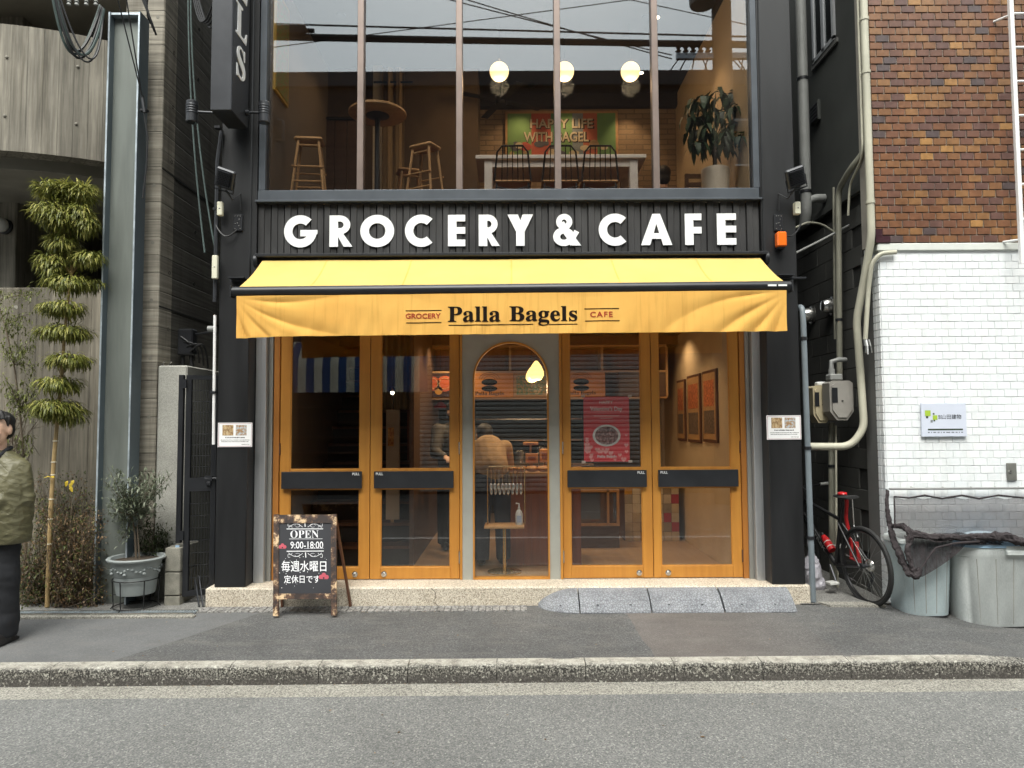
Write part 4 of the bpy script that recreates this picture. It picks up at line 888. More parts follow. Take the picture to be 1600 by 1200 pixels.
t2 = thing('cable_support', 'thin horizontal steel cable support reaching the cafe wall above the gate', 'bracket', (c2.x, c2.y, c2.z)); mb.tube([(c2.x+.02, .05, c2.z), (c2.x-.06, .2, c2.z+.0), (c.x+.08, c.y, c.z+.08)], .01, 8); mb.build('rod', MT['charcoal'], t2); mb = MB(); mb.lathe([(0,-.04),(.028,-.04),(.028,.03),(0,.03)], (c2.x-.01, .05, c2.z), 12, 'x'); mb.build('clamp', MT['pipe_grey'], t2, True)
# drain channel rail in front of the forecourt
dr = thing('drain_channel', 'galvanised slotted drain channel along the forecourt edge', 'drain', (-4, -.25, .04))
xa, xb = PZ(20, 962, .045).x, PZ(306, 957, .045).x
mb = MB(); mb.box(-6.5, xb, -.265, -.245, .02, .054).box(-6.5, xb, -.165, -.15, .02, .054); mb.build('edge_rail', MT['steel'], dr)
mb = MB()
for i in range(150): x = -6.5+(xb+6.5)*i/150; mb.box(x, x+.012, -.246, -.165, .035, .05)
mb.build('grate_bars', MT['galv'], dr)
mb = MB(); mb.box(-6.5, xb+.03, -.33, -.27, .0, .046, .004); mb.build('concrete_edge', MT['gutter'], dr)

# ================================================================ overhead leads at top left
def sagline(p, q, sag, n=16): return [Vector(p).lerp(Vector(q), i/n)-Vector((0, 0, sag*4*(i/n)*(1-i/n))) for i in range(n+1)]
cb = thing('cable_bundle', 'drooping bundle of black cables at the top of the steel column', 'cables', (-3.9, -.1, 4.9))
for k in range(6):
    a = P(78+2*k, -30, -.3); b = P(158+k, 8+2*k, .02); lo = P(112+5*k, 84+3*k-(k % 2)*8, -.12)
    pts = []
    for i in range(17):
        t_ = i/16; q = (1-t_)**2*a + 2*t_*(1-t_)*(lo*2-(a+b)/2) + t_*t_*b; pts.append(q+Vector((.01*math.sin(k+t_*5), 0, 0)))
    mb = MB(); mb.tube(pts, .012 if k < 4 else .008, 6); mb.build('cable', MT['cable'] if k % 3 else MT['cable_green'], cb, True)
mb = MB()
for px in (108, 120, 135, 150): c = P(px, 3, -.05); mb.lathe([(0,-.03),(.02,-.03),(.014,-.01),(.022,0),(.014,.01),(.02,.03),(0,.03)], c, 10)
mb.build('insulator', MT['pipe_grey'], cb, True)
cl = thing('guy_wires', 'pair of thin wires running down across the steel column', 'wires', P(223, 155, -.02))
for a, b in (((183, -5), (222, 150)), ((197, -5), (224, 165))):
    mb = MB(); mb.tube([P(a[0], a[1], -.35), P(b[0], b[1], .02)], .006, 6); mb.build('wire', MT['cable'], cl)
mb = MB(); c = P(225, 172, .02); mb.box(c.x-.03, c.x+.03, 0, .05, c.z-.012, c.z+.008).tube([P(222, 150, .0), P(226, 176, .0)], .014, 8); mb.build('clamp', MT['blackmetal'], cl)
mb = MB(); mb.tube([P(225, 175, .0), P(231, 215, .02), P(229, 260, .03), P(223, 310, .04)], .007, 6); mb.build('tail_lead', MT['cable'], cl, True)
cr = thing('hanging_leads', 'loose black leads looping beside the top of the concrete pier', 'leads', P(240, 40, .1))
for k in range(5):
    a = P(214+5*k, -20, .0); b = P(244-3*k, 55-6*k, .1); mb = MB(); m_ = (a+b)/2+Vector((.07-.02*k, -.05, -.10)); mb.tube([(1-t)**2*a+2*t*(1-t)*m_+t*t*b for t in [i/10 for i in range(11)]], .010 if k < 2 else .006, 6); mb.build('lead', MT['cable'], cr, True)
vb = thing('vertical_leads', 'two grey leads hanging down the dark concrete side wall', 'leads', P(300, 300, .3))
for a, b in (((294, -20), (320, 395)), ((298, -20), (338, 400))):
    pts = [P(a[0]+(3 if i > 8 else 0)*0+(b[0]-a[0])*((i/12)**2), a[1]+(b[1]-a[1])*i/12, .35-.25*i/12) for i in range(13)]; mb = MB(); mb.tube(pts, .008, 6); mb.build('lead', MT['cable_green'], vb, True)
lb = thing('loop_leads', 'black leads looping behind the projecting sign', 'leads', P(318, 30, .2))
for k in range(4):
    a = P(300+2*k, -20, .3); b = P(332, 5+12*k, .1); m_ = P(312+4*k, 75-6*k, .2); mb = MB(); mb.tube([(1-t)**2*a+2*t*(1-t)*m_+t*t*b for t in [i/10 for i in range(11)]], .009, 6); mb.build('lead', MT['cable'], lb, True)
# ================================================================ right neighbour: tiled house and its alley side
RB = thing('tiled_house', 'house with brown brick tile above white tiled ground floor right of the cafe', 'building', (4, 0, 0))
CX = 3.29                                                     # corner of the front
zl_ = P(1450, 392, 0).z                                       # ledge between white tile and brick
mb = MB(); mb.box(CX+.012, 9, .012, .25, -.3, zl_, .0); wl = mb.build('white_wall', MT['tilegap'], RB)
tw, th = .1185, .0675
rows = int((zl_+.12)/th); tl = []
for r in range(rows):
    z0 = zl_-.03-(r+1)*th
    off = (r % 2)*tw/2
    for c in range(-1, 18):
        xa = CX+.012+c*tw+off; xb = xa+tw-.004
        xa = max(xa, CX+.012)
        if xb-xa < .02 or xa > 5.5: continue
        tl.append((xa, xb, z0+.0025, z0+th-.0025, r))
tme = {}; cnt = 0; rest = MB(); rng = random.Random(11)
def piece(cache, xa, xb, za, zb, y, mat, dep, ch):
    key = (round(xb-xa, 3), round(zb-za, 3))
    if key not in cache: m = MB(); m.box(0, key[0], -dep, .002, 0, key[1], ch); cache[key] = m.mesh('piece', mat)
    return cache[key]
for xa, xb, za, zb, r in tl:
    if r < 33 and cnt < 300 and xa < 4.62:
        o = link('tile', piece(tme, xa, xb, za, zb, 0, MT['tile'], .006, .0018), wl, (xa-RB.location.x, (.012-RB.location.y+rng.uniform(-.001, .001)), za)); cnt += 1
    else: rest.box(xa, xb, .006+rng.uniform(-.001, .001), .013, za, zb, .002, a=rng.random())
for r in range(rows):                                         # tiles returning round the corner
    z0 = zl_-.03-(r+1)*th
    for k in range(2): rest.box(CX+.002, CX+.0125, .016+k*.062+(r % 2)*.0, .016+k*.062+.057, z0+.003, z0+th-.003, .002, a=rng.random())
o = rest.build('tile_field', MT['tile'], RB, attr=True); o['kind'] = 'stuff'
mb = MB(); mb.box(CX-.01, 9, -.012, .25, zl_, zl_+.07, .008); mb.build('ledge', MT['ledge'], RB)
zb0 = zl_+.072
mb = MB(); mb.box(CX-.02, 9, .0, .25, zb0, 8, .0); bwl = mb.build('brick_wall', MT['brickgap'], RB)
bw, bh = .1215, .0685; cnt = 0; rest = MB(); bme = {}
for r in range(int((5.75-zb0)/bh)+1):
    z0 = zb0+.004+r*bh; off = (r % 2)*bw/2
    for c in range(-1, 20):
        xa = CX-.02+c*bw+off; xb = xa+bw-.009; xa = max(xa, CX-.02)
        if xb-xa < .02 or xa > 5.4: continue
        if cnt < 300 and xa < 4.72:
            link('brick', piece(bme, xa, xb, z0, z0+bh-.009, 0, MT['brick'], .012, .0025), bwl, (xa-RB.location.x, rng.uniform(-.0015, .0015), z0)); cnt += 1
        else: rest.box(xa, xb, -.012+rng.uniform(-.0015, .0015), .001, z0, z0+bh-.009, .002, a=rng.random())
    for k in range(2): rest.box(CX-.030, CX-.0195, .004+k*.062, .004+k*.062+.055, z0, z0+bh-.009, .002, a=rng.random())
o = rest.build('brick_field', MT['brick'], RB, attr=True); o['kind'] = 'stuff'
mb = MB(); mb.box(CX-.028, CX+.10, -.022, -.0125, zb0+.002, zb0+.06).box(CX-.028, CX+.03, -.022, -.0125, zb0+.062, zb0+.125); mb.build('repair_tile', M('dark_plum_tile', (.05,.022,.028), .25), RB)
# alley side: smooth pier, block courses, stucco above with a window
SX = CX+.006
mb = MB(); mb.box(SX, SX+.3, .145, .34, -.2, zl_+.02); mb.build('side_pier', MT['pier'], RB)
zs = PX(1340, 298, SX).z
mb = MB(); mb.box(SX+.03, SX+.3, .34, 7.5, -.2, zs); sb = mb.build('side_wall', MT['blockgap'], RB)
bl = MB(); bl.box(0, .016, 0, .385, 0, .187, .003); blm = bl.mesh('block', MT['block'])
for r in range(int(zs/.193)+1):
    for c in range(14):
        y = .345+c*.392-(.196 if r % 2 else 0)
        if y < .34: continue
        if .193*r+.187 < zs: link('block', blm, sb, (SX+.015-RB.location.x, y-RB.location.y, .02+.193*r))
mb = MB(); mb.box(SX+.01, SX+.3, .15, 7.5, zs, 8); st = mb.build('stucco_wall', MT['stucco'], RB)
mb = MB(); mb.box(SX-.012, SX+.1, .15, 7.5, zs-.02, zs+.05, .004); mb.build('string_course', MT['stucco'], RB)
mb = MB(); mb.box(SX-.008, SX+.06, .02, .15, zl_+.07, 8); mb.build('side_return', MT['stucco'], RB)
a, b = PX(1305, 60, SX), PX(1272, 100, SX); zt = a.z+1.1
wn = MB(); wn.box(SX-.012, SX+.009, a.y-.05, b.y+.05, a.z-.06, a.z-.01); wf = wn.build('window', MT['pier'], RB)
for y0, y1, z0, z1 in ((a.y, a.y+.045, a.z, zt), (b.y-.045, b.y, a.z, zt), ((a.y+b.y)/2-.03, (a.y+b.y)/2+.03, a.z, zt), (a.y, b.y, a.z-.01, a.z+.035)):
    mb = MB(); mb.box(SX-.018, SX+.009, y0, y1, z0, z1); mb.build('frame', MT['alu'], wf)
mb = MB(); mb.box(SX-.004, SX+.006, a.y+.045, b.y-.045, a.z+.035, zt); mb.build('pane', GLASS('dark_window_glass', (.10,.13,.12), .08), wf)
a = PX(1275, 178, SX); mb = MB(); mb.box(SX-.025, SX+.009, a.y-.1, a.y+.1, a.z-.1, a.z+.12, .004); vt = mb.build('vent', MT['stucco'], RB)
for k in range(5): mb = MB(); mb.box(SX-.035, SX-.025, a.y-.09, a.y+.09, a.z-.08+.038*k, a.z-.06+.038*k); mb.build('louvre', MT['blackmetal'], vt)
# pipes ------------------------------------------------------------------
def pipe(nm, lb, cat, pts, r, mat, X=None, clips=(), n=12):
    pts = [Vector(p) for p in pts]; t = thing(nm, lb, cat, pts[-1])
    sm_ = []
    for i, p in enumerate(pts):
        if 0 < i < len(pts)-1:
            l = min(.09, (p-pts[i-1]).length*.45, (pts[i+1]-p).length*.45)
            u = p+(pts[i-1]-p).normalized()*l; v = p+(pts[i+1]-p).normalized()*l
            for k in range(7): q = k/6; sm_.append((1-q)**2*u+2*q*(1-q)*p+q*q*v)
        else: sm_.append(p)
    mb = MB(); mb.tube(sm_, r, n); mb.build('pipe', mat, t, True)
    for c in clips:
        mb = MB(); c = Vector(c); mb.lathe([(r+.001,-.014),(r+.006,-.014),(r+.006,.014),(r+.001,.014)], c, 14); mb.build('clip', MT['blackmetal'] if mat != MT['pipe_cream'] else mat, t, True)
    return t
X_ = SX-.06
def S(px, py, x=X_): return PX(px, py, x)
p0, p1 = S(1259, -60, 3.1), S(1260, 330, 3.1); yq = p1.y
t = pipe('drain_pipe', 'thick grey drain pipe with an elbow high in the alley', 'pipe', [(3.1, yq, 8), (3.1, yq, p1.z), (3.1, yq+.05, p1.z-.12)], .055, MT['pipe_grey'], clips=[(3.1, yq, S(1259,118,3.1).z), (3.1, yq, S(1259,300,3.1).z)])
mb = MB(); z = S(1270, 305, 3.1).z; mb.tube([(3.1, yq, z-.09), (3.13, yq, z), (3.20, yq, z+.02), (SX, yq, z+.02)], .045, 12); mb.build('branch', MT['pipe_grey'], t, True)
yq = S(1353, 200, 3.22).y
pipe('downpipe', 'cream downpipe running down the alley corner beside the brown brick', 'pipe', [(3.225, -.045+.03, 8), (3.225, -.015, P(1362, 370, -.015).z), (3.20, .12, P(1362, 400, -.015).z-.25), (3.17, .2, S(1338, 500, 3.17).z), (3.215, .24, S(1345, 600, 3.2).z), (3.22, .22, S(1342, 670, 3.2).z), (3.1, .25, S(1325, 697, 3.15).z), (2.72, .30, S(1260, 700, 2.9).z+.03)], .034, MT['pipe_cream'], clips=[(3.225, -.015, P(1356, 113, -.015).z), (3.225, -.015, P(1360, 316, -.015).z), (3.225, -.015, P(1350, 30, -.015).z)])
pipe('cream_cable', 'thin cream cable beside the cream downpipe in the alley', 'cable', [(3.195, .03, 8), (3.195, .03, P(1349, 230, .03).z), (3.21, .10, S(1330, 262, 3.2).z), (3.22, .35, S(1308, 300, 3.2).z), (3.22, .40, S(1309, 345, 3.2).z)], .011, MT['pipe_cream'])
pipe('wall_conduit', 'grey green conduit running down the dark block wall to the gas meters', 'conduit', [P(1354, 205, .10), P(1350, 238, .14), S(1330, 262, 3.2), S(1310, 296, 3.2), S(1310, 330, 3.2), S(1312, 590, 3.2)], .028, MT['pipe_olive'], clips=[S(1311, 500, 3.2)])
pipe('wall_conduit', 'thin grey conduit left of the one leading to the gas meters', 'conduit', [S(1306, 290, 3.2)+Vector((0,.05,0)), S(1304.5, 500, 3.2), S(1305, 530, 3.2)], .012, MT['pipe_olive'])
pipe('meter_riser', 'grey green pipe going down from the gas meters to the alley floor', 'pipe', [S(1299, 660, 3.1), S(1300, 850, 3.1), Vector((S(1300, 850, 3.1).x, S(1300, 850, 3.1).y, .02))], .030, MT['pipe_olive'], clips=[S(1299.5, 728, 3.1)])
pipe('meter_riser', 'thin cream pipe beside the larger pipe below the gas meters', 'pipe', [S(1306, 665, 3.1), S(1307, 850, 3.1), Vector((S(1307, 850, 3.1).x, S(1307, 850, 3.1).y, .02))], .010, MT['pipe_cream'])
pipe('loop_conduit', 'cream conduit dropping from the ledge and ending in loose leads', 'conduit', [P(1400, 394, -.03), P(1375, 396, -.03), P(1362, 412, .0), P(1357, 450, .05), P(1352, 530, .08)], .020, MT['pipe_cream'])
pipe('drain_pipe', 'slim blue grey pipe up the right edge of the black cafe', 'pipe', [(2.61, .20, P(1246, 480, .06).z), (2.615, .06, P(1250, 478, .06).z), (2.615, .04, P(1252, 500, .04).z), (2.625, .02, .05)], .026, MT['pipe_blue'], clips=[(2.615, .04, P(1250, 529, .04).z), (2.62, .03, P(1256, 700, .03).z), (2.622, .025, P(1257, 840, .03).z)])
pipe('cross_cable', 'grey cable sweeping up across the dark alley wall', 'cable', [P(1240, 397, .5), P(1290, 372, .6), P(1330, 350, .6), P(1358, 341, .2)], .012, MT['pipe_grey'])
pipe('arched_lead', 'pale lead arching over the dark alley below the drain elbow', 'cable', [P(1242, 356, .3), P(1262, 347, .5), P(1285, 350, .6), P(1308, 366, .6)], .010, MT['pipe_olive'])
for px, py, lb in ((1268, 492, 'left of two round steel hoods on the dark alley wall'), (1300, 478, 'right of two round steel hoods on the dark alley wall')):
    c = PX(px, py, SX); t = thing('vent_hood', lb, 'vent', (SX, c.y, c.z-.08), 'round steel vent hoods in the alley')
    mb = MB(); mb.lathe([(.085,.012),(.085,-.004),(.078,-.01),(.074,-.06),(.055,-.10),(.0,-.115)], (SX, c.y, c.z), 24, 'x'); mb.build('hood', MT['steel'], t, True); mb = MB(); mb.lathe([(.09,.015),(.10,.008),(.10,0),(.086,-.004)], (SX, c.y, c.z), 24, 'x'); mb.build('flange', MT['steel'], t, True)
# gas meters
def meter(px, py, X, w_, h_, mat, lb):
    c = PX(px, py, X); t = thing('gas_meter', lb, 'gas meter', (X, c.y, c.z-h_/2), 'gas meters in the alley')
    pr_ = [(-w_/2, h_*.44), (-w_*.35, h_*.5), (w_*.35, h_*.5), (w_/2, h_*.44), (w_*.5, -h_*.28), (w_*.22, -h_*.5), (-w_*.22, -h_*.5), (-w_*.5, -h_*.28)]
    mb = MB(); mb.prism([(X+u, c.z+v) for u, v in pr_], c.y-.08, c.y+.08); mb.build('case', mat, t)
    mb = MB(); mb.prism([(X+u*.82, c.z+v*.86) for u, v in pr_], c.y-.095, c.y-.081); mb.build('front_plate', mat, t)
    mb = MB(); mb.box(X-w_*.44, X-w_*.20, c.y-.100, c.y-.096, c.z-.02, c.z+h_*.32); mb.build('dial_window', MT['blackmetal'], t)
    mb = MB(); mb.box(X-.008, X+.008, c.y-.101, c.y-.096, c.z-.01, c.z+.0); mb.build('seal', MT['wire'], t)
    return t, c
t, c = meter(1309, 626, 3.08, .22, .37, MT['meter'], 'larger grey gas meter on the right in the alley')
mb = MB(); mb.box(c.x-.09, c.x+.03, c.y-.06, c.y+.05, c.z+.19, c.z+.25, .01).lathe([(0,.25),(.03,.25),(.03,.30),(0,.30)], (c.x-.05, c.y, c.z), 12); mb.build('valve', MT['pipe_grey'], t)
mb = MB(); mb.tube([(c.x-.05, c.y, c.z+.3), (c.x-.05, c.y, c.z+.37), (c.x+.02, c.y, c.z+.39), (c.x+.10, c.y+.03, c.z+.39)], .024, 10); mb.build('inlet_pipe', MT['pipe_grey'], t, True)
t, c = meter(1279, 632, 2.98, .17, .36, MT['meter_cream'], 'smaller cream gas meter on the left in the alley')
mb = MB(); mb.box(c.x-.02, c.x+.07, c.y-.04, c.y+.04, c.z+.18, c.z+.22, .01); mb.build('valve', MT['white'], t)
c = P(1353, 541, .08); t = thing('cable_ends', 'bundle of cut cable ends hanging on the grey alley pier', 'cables', (c.x, .08, c.z-.06))
for k in range(5): mb = MB(); mb.tube([(c.x+.012*(k-2), .07, c.z+.06), (c.x+.014*(k-2), .05, c.z), (c.x+.018*(k-2)+.005, .06, c.z-.05-.012*(k % 3))], .006, 6); mb.build('cable_end', [MT['cable'], MT['pipe_grey'], MT['white']][k % 3], t)
# ladder at the right edge
t = thing('wall_ladder', 'white metal ladder fixed to the brown brick wall', 'ladder', P(1588, 405, -.14))
a, b = P(1588, 412, -.14), P(1570, -60, -.14); xl2 = P(1588, 200, -.14).x-.02
for dx_ in (0, .34): mb = MB(); mb.box(xl2+dx_, xl2+dx_+.035, -.155, -.125, a.z, 8); mb.build('rail', MT['white'], t)
zr = P(1590, 342, -.14).z
for k in range(12): mb = MB(); mb.tube([(xl2+.03, -.14, zr+.31*k), (xl2+.345, -.14, zr+.31*k)], .011, 8); mb.build('rung', MT['white'], t)
for py in (376, 27): z = P(1580, py, -.1).z; mb = MB(); mb.tube([(xl2+.01, -.13, z), (xl2-.05, -.01, z+.01)], .011, 8); mb.build('standoff', MT['white'], t)
# sign on the white tiles
A, B = P(1439, 630, -.02), P(1511, 682, -.02); W_, H_ = B.x-A.x, A.z-B.z; cx, cz = (A.x+B.x)/2, (A.z+B.z)/2
t = thing('company_sign', 'small pale plate with green squares and Japanese lettering on the white tiles', 'sign', (cx, -.02, B.z))
mb = MB(); mb.box(A.x, B.x, -.022, -.004, B.z, A.z, .002); mb.build('plate', M('pale_blue_plate', (.62,.66,.76), .35, 0, .03), t)
GR = M('lime_green_print', (.36,.52,.05), .5, 0, .05); DG = M('dark_green_print', (.035,.05,.03), .5)
mb = MB()
for u, v, s_ in ((-.36, .20, .050), (-.20, .07, .040)): mb.box(cx+u*W_-s_/2, cx+u*W_+s_/2, -.0235, -.0222, cz+v*H_-s_/2, cz+v*H_+s_/2)
mb.build('emblem', GR, t)
mb = MB()
for u, v, s_ in ((-.38, .08, .018), (-.23, .18, .014), (-.22, -.02, .014)): mb.box(cx+u*W_-s_/2, cx+u*W_+s_/2, -.0240, -.0222, cz+v*H_-s_/2, cz+v*H_+s_/2)
mb.box(cx-.30*W_, cx-.285*W_, -.0235, -.0222, cz-.08*H_, cz-.0*H_).box(cx-.275*W_, cx-.26*W_, -.0235, -.0222, cz-.08*H_, cz-.0*H_).box(cx-.37*W_, cx+.41*W_, -.0235, -.0222, cz-.31*H_, cz-.265*H_); mb.build('emblem_marks', DG, t)
mb = MB(); wtext(mb, '山田建物', cx+.17*W_, cz+.09*H_, -.0224, .042, .17, .0006, .008); wtext(mb, '株式\n会社', cx-.085*W_, cz+.085*H_, -.0224, .034, .035, .0006, .004)
rng = random.Random(3); x = cx-.37*W_
while x < cx+.40*W_: mb.box(x, x+.006, -.0228, -.0222, cz-.39*H_, cz-.36*H_); x += rng.choice((.008, .009, .02))
mb.build('lettering', M('sign_ink', (.06,.07,.08), .6), t)
c = P(1580, 737, 0); t = thing('keyed_plate', 'small grey steel switch plate with keyhole on the white tiles', 'switch plate', (c.x, 0, c.z-.07)); mb = MB(); mb.box(c.x-.042, c.x+.042, -.012, .003, c.z-.076, c.z+.076, .003); mb.build('plate', M('plate_grey', (.20,.20,.18), .45, .4), t); mb = MB(); mb.lathe([(0,-.006),(.012,-.006),(.014,0)], (c.x-.02, -.012, c.z), 12, 'y'); mb.build('keyhole', MT['steel'], t)
# concrete sill at the alley mouth
A, B = PZ(1300, 948, .05), PZ(1385, 952, .03); mb = MB(); mb.prism([(A.x, -.10), (B.x+.02, -.12), (B.x+.02, .0), (A.x-.05, .02)], .0, .052+drop(3.1), 'z'); tag(mb.build('alley_sill', MT['gutter']), kind='structure')
# ================================================================ the other side of the street (seen in the glass)
OY = -11.0
def Q(px, py, Y, g=.10):          # point at depth Y that the glass at depth g mirrors into this pixel
    p = P(px, py, 2*g-Y); return Vector((p.x, Y, p.z))
OB = thing('opposite_building', 'long dark brown building across the street mirrored in the glass', 'building', (0, OY, 0))
zr = Q(600, 116, OY).z
mb = MB(); mb.box(-16, 16, OY-8, OY, -.13, zr, .02); mb.build('wall', M('dark_brown_cladding', (.030,.021,.019), .7, 0, .25, 2.0), OB)
mb = MB(); mb.box(-16.1, 16.1, OY-.1, OY+.12, zr-.35, zr+.02, .01); mb.build('roof_edge', M('roof_edge_dark', (.035,.042,.05), .6), OB)
for z in (4.3, 7.3): mb = MB(); mb.box(-16, 16, OY, OY+.06, z, z+.08); mb.build('band', MT['charcoal'], OB)
for x in (-11.5, -8.2, 6.0, 9.3):
    for z in (5.2, 8.0):
        mb = MB(); mb.box(x-.75, x+.75, OY, OY+.03, z, z+1.2); w_ = mb.build('window', MT['alu'], OB); mb = MB(); mb.box(x-.70, x+.70, OY+.03, OY+.034, z+.05, z+1.15); mb.build('pane', GLASS('opposite_glass', (.05,.06,.07), .1), w_)
# roller shutter
xa, xb = Q(657, 620, OY, .33).x, Q(1012, 620, OY, .33).x
mb = MB(); mb.box(xa-.1, xb+.1, OY, OY+.05, -.1, 3.45); sh = mb.build('shutter', MT['charcoal'], OB)
ms = MB(); ms.prism([(0,0),(.035,.012),(.045,.05),(.035,.088),(0,.094)], xa, xb, 'x'); sme = ms.mesh('slat', M('shutter_slat', (.68,.70,.68), .5, .0, .1))
for k in range(31): link('slat', sme, sh, (0, OY+.052-OB.location.y, -.06+.112*k))
mb = MB(); mb.box(xa-.1, xb+.1, OY+.0, OY+.28, 3.46, 3.85, .02); mb.build('shutter_box', MT['gpanel'], OB)
# striped awning of the shop across
ax0, ax1 = Q(440, 570, OY+1, .33).x, Q(668, 570, OY+1, .33).x; z0, z1, z2 = Q(500, 613, OY+1, .33).z, Q(500, 572, OY+1, .33).z, Q(500, 533, OY+.2, .33).z
t = thing('striped_awning', 'blue and cream striped shop awning across the street mirrored in the doors', 'awning', ((ax0+ax1)/2, OY, z0))
BL, CR = M('awning_blue', (.035,.10,.28), .8), M('awning_cream', (.82,.79,.66), .8); n = 18
for k in range(n):
    a, b = ax0+(ax1-ax0)*k/n, ax0+(ax1-ax0)*(k+1)/n; mb = MB()
    prof = [(OY+.05, z2)]+[(OY+.05+.95*math.sin(q*math.pi/2), z1+(z2-z1)*math.cos(q*math.pi/2)) for q in (.3, .55, .8, 1.0)]+[(OY+1.0, z0)]
    mb.add([(a, y, z) for y, z in prof]+[(b, y, z) for y, z in prof], [(i, i+1, i+1+len(prof), i+len(prof)) for i in range(len(prof)-1)]); mb.build('stripe', BL if k % 2 else CR, t)
t = thing('shop_ledges', 'dark wooden shelves of the shop across the street', 'shelves', (-5, OY, 0))
for k in range(7): mb = MB(); mb.box(-6.5, xa-.3, OY, OY+.3, .15+.38*k, .18+.38*k); mb.build('shelf', MT['wood_dark'], t)
# utility pole and its lines
PY = -8.6; pc = Q(1128, 60, PY)
t = thing('utility_pole', 'concrete utility pole across the street mirrored in the upper window', 'pole', (pc.x, PY, 0))
mb = MB(); mb.tube([(pc.x, PY, -.13), (pc.x, PY, 14)], [.23, .20], 16); mb.build('pole', M('pole_concrete', (.16,.13,.105), .8), t, True)
zc = Q(1128, 88, PY).z; mb = MB(); mb.box(pc.x-1.0, pc.x+1.0, PY-.05, PY+.05, zc-.06, zc+.06); mb.build('cross_arm', MT['galv'], t)
for k in range(5): mb = MB(); mb.lathe([(0,-.1),(.06,-.1),(.03,-.03),(.07,0),(.03,.03),(.06,.1),(0,.1)], (pc.x-.95+.16*k, PY, zc+.12), 10); mb.build('insulator', MT['cable'], t, True)
zt = Q(1120, 25, PY).z; mb = MB(); mb.lathe([(0,-.55),(.26,-.55),(.28,-.5),(.28,.5),(.26,.55),(0,.55)], (pc.x-.45, PY+.15, zt+.7), 18); mb.build('transformer', MT['pipe_grey'], t, True)
rng = random.Random(4)
for k in range(14):
    a = Vector((pc.x-.9+.15*k, PY, zc)); b = Vector((pc.x-1.1+.2*k, PY+.1, zc-.5-.5*rng.random())); m_ = (a+b)/2+Vector((rng.uniform(-.5,.5), .1, -.3)); mb = MB(); mb.tube([(1-q)**2*a+2*q*(1-q)*m_+q*q*b for q in [i/8 for i in range(9)]], .014, 5); mb.build('jumper_lead', MT['cable'], t)
LN = [((430,48),(1240,62),.040), ((430,53),(1240,66),.032), ((430,36),(1240,58),.02), ((430,60),(1240,74),.02), ((675,-8),(1050,86),.013), ((705,-8),(1050,92),.013), ((430,72),(1010,-4),.010), ((960,-6),(1240,52),.010), ((430,45),(1240,60),.022)]
for i, (a, b, r) in enumerate(LN):
    A_, B_ = Q(a[0], a[1], PY), Q(b[0], b[1], PY); d = B_-A_
    if a[0] == 430: A_ -= d*.9
    if b[0] == 1240: B_ += d*.6
    tt = thing('overhead_line', ['thickest black overhead line', 'second thick black overhead line', 'highest of the long overhead lines', 'lowest of the long overhead lines', 'upper of two slanting overhead lines', 'lower of two slanting overhead lines', 'thin wire rising to the right', 'thin wire falling to the right', 'medium black overhead line'][i]+' mirrored in the upper window', 'cable', A_, 'overhead lines across the street')
    mb = MB(); mb.tube(sagline(A_, B_, .12 if r > .02 else .02, 20), r, 6); mb.build('line', MT['cable'], tt)
c = Q(455, 48, PY); mb = MB(); mb.box(c.x-.4, c.x+.32, PY-.08, PY+.08, c.z-.10, c.z+.12, .03); tt = thing('cable_closure', 'black closure box on the overhead lines mirrored at upper left', 'cable box', c); mb.build('case', MT['cable'], tt); mb = MB(); mb.tube([(c.x+.3, PY, c.z), (c.x+.5, PY, c.z)], .05, 8); mb.build('sleeve', MT['cable'], tt)
# ================================================================ mobility ramps at the step
def ramp_piece(px0, px1, lb, rounded=False):
    a, b = P(px0, 930, -.18).x, P(px1, 930, -.18).x
    t = thing('kerb_ramp', lb, 'ramp', (a, -.2, .03), 'grey kerb ramps at the step')
    dep, h = .245, .150; n = 12; mb = MB(); nu = 14
    def prof(v): return (-.005-dep*v, .036+h*(1-v**1.7) if v < 1 else .036)
    vs = []; 
    def fn(u, v):
        x = a+(b-a)*u
        if rounded:
            ang = (1-u)*math.pi/2; s = math.cos((1-u)*math.pi/2*.98)**.55 if u < 1 else 1.0
            return (x, -.005-dep*v*s, .036+h*(1-v**1.7)*s**1.1)
        y, z = prof(v); st = .0035*(1 if (int(v*12) % 2) else 0) if v > .55 else .0022*math.sin(u*70)*math.sin(v*60)
        return (x+(-.0 if True else 0)+.035*(v)*(0), y, z+st)
    mb.grid(fn, 40, 30); top = mb
    m2 = MB(); m2.v = list(mb.v); m2.f = list(mb.f); m2.a = list(mb.a)
    # close the underside and ends
    N = 41
    base = [ (x, y, .03) for x, y, z in mb.v ]
    off = len(m2.v); m2.v += base; m2.f += [tuple(reversed([i+off for i in f])) for f in mb.f]; m2.a += [0]*len(mb.f)
    per = [i for i in range(N)]+[j*N+N-1 for j in range(1, 31)]+[30*N+i for i in range(N-2, -1, -1)]+[j*N for j in range(29, 0, -1)]
    for p, q in zip(per, per[1:]+per[:1]): m2.f.append((p, q, q+off, p+off)); m2.a.append(0)
    m2.build('ramp_body', MT['ramp'], t)
    for k in ((.25, .72) if not rounded else (.55,)):
        c = fn(k, .80); mb = MB(); mb.lathe([(0,.0),(.008,.0),(.009,.004)], (c[0], c[1], c[2]-.001), 10); mb.build('bolt_hole', MT['rubber'], t)
ramp_piece(842, 904, 'rounded left end piece of the grey ramp row at the step', True)
ramp_piece(906, 1015, 'grey ramp piece next to the rounded end piece')
ramp_piece(1017, 1127, 'grey ramp piece third from the left in the ramp row')
ramp_piece(1130, 1240, 'rightmost grey ramp piece in front of the right pillar')

